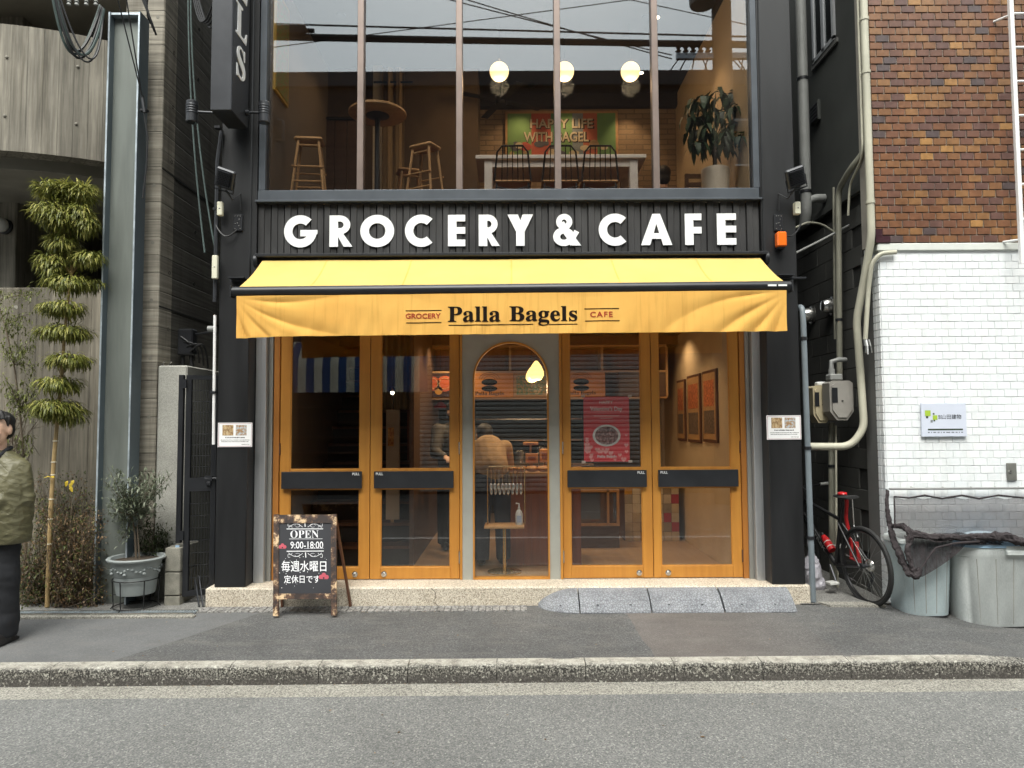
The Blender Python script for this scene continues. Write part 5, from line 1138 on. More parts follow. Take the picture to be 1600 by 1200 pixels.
# ================================================================ chalkboard A sign
p0, p1 = PZ(431, 962, .045), PZ(519, 962, .045)
t = thing('chalkboard_sign', 'wooden chalkboard A sign with opening hours standing before the left doors', 'A sign', ((p0.x+p1.x)/2, p0.y, .04))
ZTOP = P(475, 804, -.10).z; xw0, xw1 = p0.x-.02, p1.x+.035; yb, yt = p0.y, -.085
tA = P(428, 808, yt).x; tB = P(526, 808, yt).x
def fr(u, z):     # point on the leaning front frame
    q = (z-.045)/(ZTOP-.045); x = (xw0+(xw1-xw0)*u)*(1-q)+(tA+.0+(tB-tA)*u)*q; return Vector((x, yb+(yt-yb)*q, z))
def lean_box(mb, u0, u1, z0, z1, y0, y1):
    vs = []
    for z in (z0, z1):
        for u, d in ((u0, y0), (u1, y0), (u1, y1), (u0, y1)): vs.append(fr(u, z)+Vector((0, d, 0)))
    return mb.add(vs, [(0,3,2,1),(4,5,6,7),(0,1,5,4),(1,2,6,5),(2,3,7,6),(3,0,4,7)])
zc1 = P(475, 922, -.17).z; zc0 = P(475, 929, -.17).z; zh = P(475, 817, -.1).z
for u0, u1 in ((0, .085), (.915, 1)): mb = MB(); lean_box(mb, u0, u1, .045, ZTOP, -.012, .014); mb.build('post', MT['distress'], t)
mb = MB(); lean_box(mb, .085, .915, zh, ZTOP-.004, -.010, .012); mb.build('rail', MT['distress'], t)
mb = MB(); lean_box(mb, .085, .915, zc0-.008, zc1-.004, -.010, .012); mb.build('rail', MT['distress'], t)
mb = MB(); lean_box(mb, .085, .915, zc1-.004, zh, -.002, .008); bd_ = mb.build('board', MT['chalkboard'], t)
for u0, u1 in ((.03, .10), (.93, 1.0)):
    mb = MB(); a = fr((u0+u1)/2, ZTOP-.02); e = Vector((a.x+.02*(1 if u0 > .5 else .3), -.012, .205)) if False else Vector((a.x+.012, .005-.015, .045))
    e = Vector((P(548 if u0 > .5 else 441, 948, -.03).x, -.03, .045)); mb.bar(a+Vector((0, .03, 0)), e, .035, .018, (1, 0, 0)); mb.build('rear_leg', MT['wood_dark'], t)
mb = MB(); mb.bar(fr(.05, .40)+Vector((0, .10, 0)), fr(.95, .40)+Vector((0, .10, 0)), .03, .016); mb.build('rear_rail', MT['wood_dark'], t)
def chalk(px, py, dy=-.0035):
    # the board's leaning plane at this pixel
    d = ray(px, py); q = fr(0, .5); nrm = Vector((0, -(ZTOP-.045), (yt-yb))).normalized(); k = (q-CAM).dot(nrm)/d.dot(nrm); return CAM+d*k+Vector((0, dy, 0))
def ctext(s, px0, px1, py0, py1, mat=None, off=0.0):
    a, b, c = chalk(px0, (py0+py1)/2), chalk(px1, (py0+py1)/2), chalk((px0+px1)/2, py0); e = chalk((px0+px1)/2, py1)
    h = (c-e).length; vs, fs = txt(s, h, .0004, off); wd = max(v.x for v in vs)-min(v.x for v in vs); k = (b-a).length/wd; ctr = (a+b)/2; up = (c-e).normalized()
    mb = MB(); mb.add([ctr+Vector((v.x*k, -v.z, 0))+up*v.y for v in vs], fs); mb.build('chalk_writing', mat or MT['chalk'], bd_)
ctext(mathbold('OPEN'), 454, 498, 828.5, 840.5, off=-.006); ctext('9:00-18:00', 454, 505, 846, 857, off=.004)
ctext('毎週水曜日', 440, 510, 876, 893, off=.006); ctext('定休日です', 444, 500, 898.5, 911, off=.006)
def cline(pts, r, mat=None, nm='chalk_ornament'):
    mb = MB(); q = [chalk(*p, dy=-.003) for p in pts]; vs = []
    for i, p in enumerate(q):
        d = (q[min(i+1, len(q)-1)]-q[max(i-1, 0)]).normalized(); nn = Vector((-d.z, 0, d.x)); vs += [p+nn*r, p-nn*r]
    mb.add(vs, [(2*i, 2*i+1, 2*i+3, 2*i+2) for i in range(len(q)-1)]); mb.build(nm, mat or MT['chalk'], bd_)
cline([(448, 826.5), (505, 826.3)], .0045); cline([(452, 842), (504, 841.8)], .002); cline([(448, 861.5), (506, 861)], .0055); cline([(475, 852+5), (506, 852+4.6)], .0012)
for s_ in (-1, 1):
    for (yb2, f_) in ((825, 1), (863, -1)):
        cx_ = 477
        cline([(cx_+s_*(4+22*k/14), yb2-f_*(1.5+5*math.sin(k/14*math.pi*1.05))) for k in range(15)], .002)
        cline([(cx_+s_*(20+7*math.sin(k/10*2.6)), yb2-f_*(1+7*k/10+1.5*math.sin(k))) for k in range(11)], .0016)
        cline([(cx_+s_*(12+4*math.cos(k/12*5.5)), yb2-f_*(4+2.6*math.sin(k/12*5.5))) for k in range(13)], .0014)
cline([(477, 823), (476.5, 818), (477.5, 816)], .004); cline([(477.5, 863), (478, 871)], .004)
def flower(px, py, r):
    c = chalk(px, py, -.004); mb = MB()
    for k in range(5):
        a = R(90+72*k); q = c+Vector((math.cos(a)*r*.6, -.0002*k, math.sin(a)*r*.6)); mb.add([q+Vector((math.cos(R(30*j))*r*.45, 0, math.sin(R(30*j))*r*.45)) for j in range(12)], [tuple(range(12))])
    mb.build('chalk_flower', MT['chalk_pink'], bd_)
flower(441.5, 855.5, .034); flower(506, 903, .042)
rng = random.Random(8); mb = MB()
for k in range(22):
    px, py = rng.uniform(436, 513), rng.choice((rng.uniform(868, 876), rng.uniform(893, 899), rng.uniform(912, 919))); c = chalk(px, py, -.004); r = rng.uniform(.002, .0045)
    mb.add([c+Vector((math.cos(R(60*j))*r, 0, math.sin(R(60*j))*r)) for j in range(6)], [tuple(range(6))])
o = mb.build('chalk_dots', MT['chalk'], bd_); o['kind'] = 'stuff'

# ================================================================ bins and net
def bin_(px0, px1, py_t, py_b, Y, mat, lid, lb, tilt=0.0):
    a, b = P(px0, (py_t+py_b)/2, Y).x, P(px1, (py_t+py_b)/2, Y).x; cx = (a+b)/2; zt = P((px0+px1)/2, py_t, Y).z; zb = gz(cx, Y)-.0; H = zt-zb; hw = (b-a)/2; dp = .21
    t = thing('rubbish_bin', lb, 'bin', (cx, Y+dp, zb), 'plastic rubbish bins by the white wall')
    def ring(s, z, n=40, e=3.2):
        o = []
        for k in range(n):
            q = 2*math.pi*k/n; c_, s_ = math.cos(q), math.sin(q); o.append((cx+tilt*(z-zb)+hw*s*math.copysign(abs(c_)**(2/e), c_), Y+dp+dp*s*math.copysign(abs(s_)**(2/e), s_), z))
        return o
    def loft(mb, rs):
        n = len(rs[0]); o = len(mb.v); mb.v += [p for r in rs for p in r]; fs = [(o+i*n+j, o+i*n+(j+1) % n, o+(i+1)*n+(j+1) % n, o+(i+1)*n+j) for i in range(len(rs)-1) for j in range(n)]+[tuple(range(o+n-1, o-1, -1)), tuple(o+(len(rs)-1)*n+j for j in range(n))]
        mb.f += fs; mb.a += [0]*len(fs); return mb
    mb = loft(MB(), [ring(.82, zb+.004), ring(.845, zb+.012), ring(.955, zt-.11), ring(.985, zt-.10), ring(1.0, zt-.03)]); mb.build('body', mat, t, True)
    mb = loft(MB(), [ring(.80, zb), ring(.848, zb), ring(.848, zb+.006), ring(.80, zb+.006)]); mb.build('base_rim', MT['rubber'], t)
    mb = loft(MB(), [ring(1.0, zt-.029), ring(1.045, zt-.026), ring(1.045, zt-.002), ring(1.0, zt+.012), ring(.6, zt+.026)]); mb.build('lid', lid, t, True)
    for k in range(4):
        u = -.66+.44*k; x0 = cx+hw*.83*u; x1 = cx+hw*.95*u; dy = lambda u_: -(1-abs(u_)**3.2)**(1/3.2)
        mb = MB(); mb.tube([(x0, Y+dp+dp*.845*dy(u)+.001, zb+.03), (x1, Y+dp+dp*.955*dy(u)+.001, zt-.12)], .003, 5); mb.build('rib', MT['meter'], t)
    hx = cx+hw*.25; mb = MB(); mb.box(hx-.09, hx+.09, Y-.03, Y+.01, zt-.085, zt-.045, .006).box(hx-.085, hx+.085, Y-.012, Y+.012, zt-.045, zt-.012); mb.build('handle', mat, t)
    return cx, zt
b1 = bin_(1413, 1501, 846, 955, -.33, MT['bin'], MT['bin_grey'], 'pale blue bin half covered by the brown net')
b2 = bin_(1506, 1640, 851, 969, -.42, MT['bin_grey'], MT['lid_blue'], 'larger grey bin with blue lid at the right edge')
nt_ = thing('bin_net', 'dark brown garbage net hung along the white wall and over the bins', 'net', P(1400, 770, -.05))
A, B = P(1390, 764, -.05), P(1700, 762, -.05)
rod = MB(); rod.tube([A, B], .010, 8); rod.build('rod', MT['pipe_grey'], nt_, True)
for px in (1428, 1477, 1522, 1560, 1597): mb = MB(); c = P(px, 764, -.05); mb.tube([(c.x, -.05, c.z), (c.x, -.01, c.z+.012), (c.x, .0, c.z+.012)], .006, 6); mb.build('hook', MT['steel'], nt_)
zn = A.z
def net1(u, v):     # curtain from the rod down to the bin lids
    px = 1396+(1660-1396)*u; top = P(px, 777+3*math.sin(u*26)**2, -.08); bot = P(px, 838+8*math.sin(u*9)+(18 if u > .7 else 0)*(u-.7)*3, -.30)
    q = top.lerp(bot, v); return q+Vector((0, -.05*math.sin(math.pi*v)*math.sin(u*23)**2-.03*math.sin(u*14+v*4)*v, -.05*math.sin(math.pi*v)*.4))
mb = MB(); mb.grid(net1, 80, 16); mb.build('curtain', MT['net'], nt_, True)
def net2(u, v):     # flap hanging over the first bin's front
    px0, px1 = 1412, 1570; px = px0+(px1-px0)*u; fall = 60*max(0, 1-u*1.75)**.75*(.45+.55*math.sin(min(1, u*7)*math.pi/2)); top = P(px, 836+3*math.sin(u*11), -.36); bot = P(px+10*(1-u), 852+fall, -.44-.01*math.sin(u*30))
    q = top.lerp(bot, v); return q+Vector((0, -.02*math.sin(u*40+v*3)*math.sin(math.pi*v), 0))
mb = MB(); mb.grid(net2, 60, 14); mb.build('flap', MT['net2'], nt_, True)
def net3(u, v): px = 1420+(1600-1420)*u; q = P(px, 842+6*u, -.44).lerp(P(px, 836+4*u, -.12), v); return q+Vector((0, 0, .02*math.sin(u*18)+.02*math.sin(v*7)))
mb = MB(); mb.grid(net3, 50, 8); mb.build('top_fold', MT['net2'], nt_, True)
def roll(pts, r, nm):
    q = [P(*p) for p in pts]; out = []; rad = []
    for i in range(len(q)-1):
        for k in range(6):
            t_ = k/6; p = q[i].lerp(q[i+1], t_); out.append(p); rad.append((r[i]*(1-t_)+r[i+1]*t_)*(1+.25*mnoise.noise(p*14)))
    out.append(q[-1]); rad.append(r[-1]); mb = MB(); fat = max(r) > .012
    # bunched cloth: fold the tube's skin in along its length and crumple it
    fine = []; fr2 = []
    for i in range(len(out)-1):
        for k in range(3 if fat else 1): fine.append(out[i].lerp(out[i+1], k/3 if fat else 0)); fr2.append(rad[i])
    fine.append(out[-1]); fr2.append(rad[-1]); n = 18 if fat else 8; mb.tube(fine, fr2, n)
    if fat:
        vs = []
        for i, p in enumerate(mb.v):
            c_ = fine[min(len(fine)-1, i//n)]; v = Vector(p)-c_; k = .75+.45*abs(mnoise.noise(Vector((i % n*1.3, i//n*.10, 1))))+.35*mnoise.noise(Vector(p)*38); vs.append(tuple(c_+v*k+Vector((0, 0, -.008*mnoise.noise(Vector(p)*17)))))
        mb.v = vs
    mb.build(nm, MT['net_hem'], nt_, not fat)
roll([(1387, 766, -.06), (1385, 785, -.08), (1390, 820, -.12), (1398, 850, -.25), (1412, 880, -.38), (1420, 897, -.44), (1432, 899, -.46), (1438, 888, -.46)], [.014, .02, .026, .03, .03, .032, .034, .02], 'gathered_edge')
roll([(1397, 776, -.09), (1420, 778, -.09), (1445, 774, -.09), (1472, 779, -.09), (1503, 774, -.09), (1530, 779, -.09), (1560, 774, -.09), (1600, 778, -.09), (1660, 776, -.09)], [.008]*9, 'hem_cord')
roll([(1397, 776, -.09), (1398, 800, -.10), (1398, 824, -.14)], [.006, .007, .008], 'hem_cord')
roll([(1395, 822, -.16), (1412, 822, -.30), (1424, 834, -.40), (1450, 838, -.41), (1500, 840, -.42), (1545, 838, -.44), (1575, 840, -.46), (1600, 848, -.46), (1640, 854, -.46)], [.022, .03, .036, .026, .030, .036, .046, .036, .03], 'bunched_edge')
roll([(1424, 832, -.40), (1417, 862, -.42), (1426, 890, -.45), (1436, 896, -.46)], [.026, .024, .022, .026], 'gathered_fold')
roll([(1438, 890, -.46), (1450, 872, -.455), (1462, 856, -.45), (1490, 849, -.445), (1530, 846, -.44)], [.008, .007, .007, .008, .012], 'hem_cord')

# ================================================================ bicycle in the alley mouth
bk = thing('bicycle', 'black bicycle with red lock parked in the alley mouth', 'bicycle', (0, 0, 0))
def wheel(cx, nm):
    w_ = MB(); w_.tube([(cx+.33*math.cos(2*math.pi*k/48), 0, .345+.33*math.sin(2*math.pi*k/48)) for k in range(48)], .0185, 8, closed=True); t_ = w_.build(nm, MT['rubber'], bk, True)
    m = MB(); m.tube([(cx+.305*math.cos(2*math.pi*k/48), 0, .345+.305*math.sin(2*math.pi*k/48)) for k in range(48)], .011, 6, closed=True); m.build('rim', MT['bikeblack'], t_, True)
    m = MB()
    for k in range(28):
        a = 2*math.pi*k/28; s_ = .022*(1 if k % 2 else -1); a2 = a+.5*(1 if k % 4 < 2 else -1); m.tube([(cx+.02*math.cos(a2), s_, .345+.02*math.sin(a2)), (cx+.297*math.cos(a), 0, .345+.297*math.sin(a))], .0012, 4)
    m.build('spokes', MT['steel'], t_)
    m = MB(); m.lathe([(0,-.04),(.02,-.04),(.02,-.03),(.014,-.025),(.014,.025),(.02,.03),(.02,.04),(0,.04)], (cx, 0, .345), 14, 'y'); m.build('hub', MT['charcoal'], t_, True); return t_
rw = wheel(0, 'rear_wheel'); fwh = wheel(1.03, 'front_wheel')
BBp = Vector((.43, 0, .28)); STp = Vector((.29, 0, .78)); HTt, HTb = Vector((.86, 0, .83)), Vector((.90, 0, .70)); AX = Vector((0, 0, .345))
m = MB(); m.tube([BBp, STp], .017, 10).tube([STp-Vector((-.02, 0, .07)), HTt], [.016, .019], 10).tube([BBp, HTb], [.024, .022], 12).tube([HTt+Vector((-.01, 0, .02)), HTb+Vector((.01, 0, -.02))], .021, 12)
for s_ in (-1, 1): m.tube([AX+Vector((0, .06*s_, 0)), BBp+Vector((-.05, .03*s_, 0)), BBp], .010, 8).tube([AX+Vector((0, .06*s_, 0)), STp+Vector((.03, .02*s_, -.10))], .008, 8)
fr_ = m.build('frame', MT['bikeblack'], bk, True)
m = MB(); d = (HTb-BBp).normalized(); n_ = Vector((-d.z, 0, d.x)); vs, fs = txt('TREK', .036, .001, .02)
for sgn in (-1, 1): m.add([BBp+d*(.27+v.x*1.9*(1 if sgn < 0 else -1))+n_*(v.y)+Vector((0, sgn*(.0245+abs(v.z)), 0)) for v in vs], fs)
m.build('lettering', MT['bikewhite'], fr_)
m = MB(); m.tube([STp+Vector((-.03,0,-.12)).normalized()*0, STp+Vector((-.045, 0, .13))], .0135, 10); m.build('seat_post', MT['bikeblack'], bk, True)
m = MB(); sp = STp+Vector((-.05, 0, .145))
prof = [(-.14, .065, .012), (-.11, .075, .018), (-.03, .06, .02), (.05, .03, .018), (.13, .018, .012), (.14, .01, .008)]; rs = [[(sp.x+x, sp.y+w_*math.cos(2*math.pi*k/12), sp.z+h*math.sin(2*math.pi*k/12)+(.01 if x < -.05 else 0)) for k in range(12)] for x, w_, h in prof]
m.add([p for r_ in rs for p in r_], [(i*12+j, i*12+(j+1) % 12, (i+1)*12+(j+1) % 12, (i+1)*12+j) for i in range(5) for j in range(12)]+[tuple(range(12)), tuple(60+j for j in range(12))]); m.build('saddle', MT['rubber'], bk, True)
m = MB(); m.tube([HTt+Vector((-.01, 0, .02)), HTt+Vector((-.02, 0, .10)), HTt+Vector((.05, 0, .13))], .015, 10).tube([HTt+Vector((.05-.03*abs(k)/6, .3*k/6, .13+.02*abs(k)/6)) for k in range(-6, 7)], .0115, 8); hb_ = m.build('handlebar', MT['bikeblack'], bk, True)
for s_ in (-1, 1): m = MB(); m.tube([HTt+Vector((.02, .19*s_, .147)), HTt+Vector((.0, .30*s_, .152))], .016, 10); m.build('grip', MT['bikewhite'] if s_ < 0 else MT['rubber'], hb_, True)
m = MB()
for s_ in (-1, 1): m.tube([HTb+Vector((.02, .05*s_, -.03)), Vector((1.03, .055*s_, .345))], .012, 8)
m.tube([HTb+Vector((.02, -.05, -.03)), HTb+Vector((.02, .05, -.03))], .014, 8); m.build('fork', MT['bikeblack'], bk, True)
m = MB(); m.lathe([(0,-.052),(.09,-.052),(.093,-.05),(.09,-.047),(0,-.047)], BBp, 24, 'y').tube([BBp+Vector((0,-.06,0)), BBp+Vector((.10,-.075,.14))], .011, 8).tube([BBp+Vector((0,.06,0)), BBp+Vector((-.10,.075,-.14))], .011, 8); ck = m.build('crank', MT['charcoal'], bk, True)
for c in (BBp+Vector((.10, -.12, .14)), BBp+Vector((-.10, .12, -.14))): m = MB(); m.box(c.x-.045, c.x+.045, c.y-.045, c.y+.045, c.z-.012, c.z+.012, .004); m.build('pedal', MT['bikewhite'], ck)
m = MB(); m.lathe([(0,-.05),(.055,-.05),(.058,-.045),(.05,-.03),(.03,-.02),(0,-.02)], AX, 20, 'y'); m.build('cassette', MT['steel'], bk, True)
m = MB(); m.tube([AX+Vector((0, -.05, -.02)), AX+Vector((-.01, -.055, -.10)), AX+Vector((.04, -.055, -.19))], .014, 8).lathe([(0,-.006),(.025,-.006),(.025,.006),(0,.006)], AX+Vector((.045, -.055, -.19)), 12, 'y'); m.build('derailleur', MT['charcoal'], bk, True)
m = MB(); m.tube([AX+Vector((.04, -.05, .055)), BBp+Vector((-.02, -.05, .088))], .004, 5).tube([AX+Vector((.05, -.055, -.21)), BBp+Vector((-.02, -.05, -.09))], .004, 5); m.build('chain', MT['steel'], bk)
m = MB(); m.tube([Vector((.14, -.06, .32)), Vector((.16, -.15, .16)), Vector((.13, -.20, .03))], .009, 8); m.build('kickstand', MT['steel'], bk, True)
bc = BBp+d*.20+n_*.065
m = MB(); m.tube([bc-d*.09, bc+d*.03, bc+d*.06, bc+d*.085], [.036, .036, .028, .02], 14); bo = m.build('bottle', MT['red'], bk, True)
m = MB(); m.tube([bc+d*.075, bc+d*.115], .018, 10); m.build('bottle_cap', MT['bikeblack'], bo, True)
m = MB(); 
for q in (-.055, .0): m.tube([bc+d*q, bc+d*(q+.008)], .0375, 14)
m.build('bottle_band', MT['bikewhite'], bo)
m = MB(); m.tube([sp+Vector((0, -.02, .035)), sp+Vector((.03, -.05, -.05)), STp+Vector((0, -.045, -.05)), STp+Vector((-.04, -.05, -.30)), STp+Vector((-.02, -.055, -.42)), STp+Vector((-.14, -.05, -.43)), STp+Vector((-.15, -.03, -.25))], .017, 8); lk = m.build('lock_cable', MT['red'], bk, True)
m = MB(); m.ball(sp+Vector((.02, 0, .028)), .05, .035, .02, 12, 8); m.build('lock_head', MT['red'], lk, True)
m = MB(); m.tube([sp+Vector((-.10, -.02, -.01)), STp+Vector((-.13, -.03, -.10)), STp+Vector((-.19, -.02, -.20))], .005, 6); m.build('lock_chain', MT['steel'], lk)
ra = PZ(1352, 948, .05)
bk.location = (P(1354, 900, .05).x, .03, .01); bk.rotation_euler = (R(-3), 0, math.atan2(.985, -.17))
# plastic bag on the front wheel
c = P(1268, 895, .55); m = MB(); m.ball(c, .09, .10, .17, 14, 10); m.ball(c+Vector((.04, 0, -.10)), .09, .09, .09); m.ball(c+Vector((0, 0, .17)), .03, .04, .06)
m = fuse(m, .012, 3); m.mapped(lambda v: v+Vector((1, 1, .4))*.012*mnoise.noise(v*22)+Vector((.01*mnoise.noise(v*55), .01*mnoise.noise(v*50+Vector((3,3,3))), 0)))
t = thing('plastic_bag', 'crumpled translucent plastic bag beside the front wheel of the bicycle', 'bag', (c.x, c.y, .05)); m.build('bag', MT['bag'], t, True); m = MB(); m.tube([c+Vector((0, 0, .2)), c+Vector((-.02, 0, .28)), c+Vector((.0, .02, .33))], [.02, .012, .02], 8); m.build('knot', MT['bag'], t, True)
# ================================================================ plants
def leaf(mb, p, d, up, L, W, fold=.25, bend=.15):
    d = d.normalized(); s = d.cross(up); s = s.normalized() if s.length > 1e-4 else d.orthogonal().normalized(); n = s.cross(d)
    m1 = p+d*L*.35+n*L*bend*.15; m2 = p+d*L*.72-n*L*bend*.2; t = p+d*L-n*L*bend
    mb.add([p, m1+s*W/2+n*W*fold, m1-s*W/2+n*W*fold, m2+s*W*.36, m2-s*W*.36, t], [(0,1,2), (1,3,4,2), (3,5,4)])
def rv(rng): 
    while True:
        v = Vector((rng.uniform(-1,1), rng.uniform(-1,1), rng.uniform(-1,1)))
        if .05 < v.length < 1: return v
# cloud pruned bamboo
YB = -.02; s_px = 1120/(6.35+YB)
tr = thing('trained_bamboo', 'tall bamboo pruned into leafy tiers on a single cane in the garden', 'bamboo', (P(74, 945, YB).x, YB, .04))
cane = [(74, 948), (76, 880), (79, 800), (84, 720), (90, 650), (96, 590), (101, 520), (106, 470), (112, 430), (110, 360), (106, 300)]
cp = [P(a, b, YB+.02*math.sin(b*.02)) for a, b in cane]; mb = MB(); mb.tube(cp, [.020,.019,.018,.0175,.016,.0145,.013,.012,.010,.008,.006], 10); mb.build('cane', MT['bamboo'], tr, True)
for py in (689, 722, 780, 811, 742, 850):
    f = [c for c in range(len(cane)-1) if cane[c][1] >= py >= cane[c+1][1]][0]; u = (cane[f][1]-py)/(cane[f][1]-cane[f+1][1]); q = cp[f].lerp(cp[f+1], u); mb = MB(); mb.lathe([(.017,-.005),(.0215,-.003),(.0215,.003),(.017,.005)], q, 12); mb.build('cane_node', MT['bamboo_node'], tr, True)
PADS = [(86,297,24,18),(120,306,30,22),(90,338,28,24),(126,345,28,34),(96,376,24,20),(86,412,20,24),(135,402,25,17),(118,441,44,14),(108,482,40,12),(100,517,44,15),(100,560,38,13),(98,598,34,13),(97,638,43,22)]
rng = random.Random(21)
for k, (px, py, hw, hh) in enumerate(PADS):
    c = P(px, py, YB+rng.uniform(-.05, .05)); rx, rz = hw/s_px, hh/s_px; mb = MB(); n = int(980*(hw*hh)/(40*16)); lobes = [(rng.uniform(-.5, .5), rng.uniform(-.4, .4), rng.uniform(-.35, .35), rng.uniform(.55, .85)) for _ in range(4)]
    for i in range(n):
        v = rv(rng); v = v.normalized()*(v.length**.4); lb_ = lobes[i % len(lobes)]; p = c+Vector((lb_[0]*rx, lb_[1]*rx, lb_[2]*rz))+Vector((v.x*rx*.82, v.y*rx*.8, v.z*rz*.75))*lb_[3]; d = Vector((v.x*1.0, v.y*1.0, .25*v.z-.35+rng.uniform(-.35, .35)))+rv(rng)*.45
        if py < 310: d.z += .35
        leaf(mb, p, d, Vector((0, 0, 1)), rng.uniform(.05, .11), rng.uniform(.009, .016), .3, .35)
    o = mb.build('foliage_tier', LF['bamboo'], tr); mb = MB()
    a = min(cp, key=lambda q: abs(q.z-c.z)); 
    for i in range(4): e = c+Vector((rng.uniform(-.7,.7)*rx, rng.uniform(-.6,.6)*rx, rng.uniform(-.3,.5)*rz)); mb.tube([a, a.lerp(e, .5)+Vector((0,0,.03)), e], .004, 5)
    mb.build('twig', MT['bamboo'], tr)
# small branch plants: generic branching with leaves
def branchy(t, base, tips, r, lf, n_leaf, L, W, rng, twig=None, droop=0.0, spread=.05, nm='foliage'):
    lm = MB()
    for (e, rad) in tips:
        mid = base.lerp(e, .5)+rv(rng)*.06; pts = [(1-q)**2*base+2*q*(1-q)*mid+q*q*e for q in [i/8 for i in range(9)]]
        mb = MB(); mb.tube(pts, [r*(1-.75*i/8) for i in range(9)], 6); mb.build('branch', twig or MT['bark'], t, True)
        for i in range(n_leaf):
            q = rng.uniform(.25, 1)**.7; p = pts[min(8, int(q*8))]+rv(rng)*spread*(rad/.1); d = rv(rng)+Vector((0, 0, .3-droop)); leaf(lm, p, d, Vector((0, 0, 1)), L*rng.uniform(.6, 1.2), W*rng.uniform(.7, 1.2))
    lm.build(nm, lf, t)
YP = -.02
pb = P(213, 872, YP); base = P(213, 868, YP+.02)
t = thing('olive_tree', 'young silvery olive tree growing in the grey planter', 'olive tree', (base.x, base.y, base.z-.02)); rng = random.Random(31)
cr = P(206, 805, YP+.02); mb = MB(); mb.tube([base-Vector((0,0,.05)), base.lerp(cr, .5)+Vector((.01, 0, 0)), cr], [.011, .009, .007], 8); mb.build('trunk', MT['bark'], t, True)
mb = MB(); mb.tube([base+Vector((.03,0,-.05)), P(216, 845, YP), P(214, 820, YP)], [.006, .005, .003], 6); mb.build('stem', MT['bark'], t, True)
tips = [(P(px, py, YP+rng.uniform(-.18, .15)), .1) for px, py in ((168,730),(180,738),(162,752),(172,765),(165,785),(200,735),(190,760),(186,775),(205,745),(225,740),(238,728),(250,735),(262,742),(270,738),(245,755),(255,765),(230,770),(215,765),(180,795),(192,800),(200,790),(220,790),(235,800),(182,810),(240,785),(210,775),(186,850),(196,842),(250,800))]
branchy(t, cr, tips, .005, LF['olive'], 60, .058, .013, rng, spread=.07)
t = thing('leafy_bush', 'dense dark green bush behind the planter at the gate wall', 'bush', P(240, 900, .22)); rng = random.Random(32); b0 = P(240, 900, .22); tips = [(P(px, py, .22+rng.uniform(-.12, .1)), .1) for px, py in ((216,805),(228,800),(242,808),(255,815),(262,830),(222,825),(236,830),(250,835),(258,850),(225,845),(242,850),(262,815),(248,822),(232,815))]
branchy(t, b0, tips, .005, LF['dark'], 60, .045, .014, rng, spread=.08)
# planter and its wire stand
pl = thing('planter', 'round grey green plastic planter with moulded garland beside the gate', 'planter', P(213, 930, YP)); c = P(213, 900, YP); zt, zb = P(213, 869, YP).z, P(213, 926, YP).z; rt, rb = 39/s_px, 27/s_px; H = zt-zb
mb = MB(); mb.lathe([(0, zb), (rb, zb), (rb+.003, zb+.01), (rt*.80, zb+H*.50), (rt*.83, zb+H*.52), (rt*.93, zb+H*.9), (rt*1.06, zb+H*.93), (rt*1.08, zb+H*.97), (rt*1.04, zb+H), (rt*.92, zb+H*.99), (rt*.88, zb+H*.90), (0, zb+H*.90)], (c.x, YP, 0), 40); mb.build('pot', MT['planter'], pl, True)
mb = MB()
for k in range(40):
    a = 2*math.pi*k/40; rr_ = rt*.885; zz = zb+H*(.70+.05*math.sin(k*2*math.pi/40*8)); mb.ball((c.x+rr_*math.cos(a), YP+rr_*math.sin(a), zz), .013, .013, .010, 8, 6)
    if k % 5 == 0: mb.ball((c.x+rr_*math.cos(a), YP+rr_*math.sin(a), zz-.03), .016, .016, .014, 8, 6)
o = mb.build('garland', MT['planter'], pl, True); o['kind'] = 'stuff'
mb = MB(); mb.lathe([(0, zb+H*.905), (rt*.87, zb+H*.905), (rt*.5, zb+H*.925), (0, zb+H*.93)], (c.x, YP, 0), 24); mb.build('soil', MT['soil'], pl)
ps = thing('plant_stand', 'low black wire plant stand under the grey planter', 'plant stand', (c.x, YP, .045)); zr_ = P(213, 903, YP).z; r2 = 31/s_px
def hoop(z, r): return [(c.x+r*math.cos(2*math.pi*k/32), YP+r*math.sin(2*math.pi*k/32), z) for k in range(32)]
mb = MB(); mb.tube(hoop(zr_, rt*.85), .005, 6, closed=True); mb.build('upper_ring', MT['wire'], ps, True); mb = MB(); mb.tube(hoop(.06, r2), .005, 6, closed=True); mb.build('lower_ring', MT['wire'], ps, True)
for k in range(6): a = 2*math.pi*k/6+.3; mb = MB(); mb.tube([(c.x+rt*.85*math.cos(a), YP+rt*.85*math.sin(a), zr_), (c.x+r2*math.cos(a), YP+r2*math.sin(a), .07), (c.x+r2*1.12*math.cos(a), YP+r2*1.12*math.sin(a), .046)], .005, 6); mb.build('leg', MT['wire'], ps, True)
for k in range(3): a = 2*math.pi*k/6+.3; mb = MB(); mb.tube([(c.x+r2*math.cos(a), YP+r2*math.sin(a), zb-.006), (c.x-r2*math.cos(a), YP-r2*math.sin(a), zb-.006)], .004, 6); mb.build('cross_wire', MT['wire'], ps)
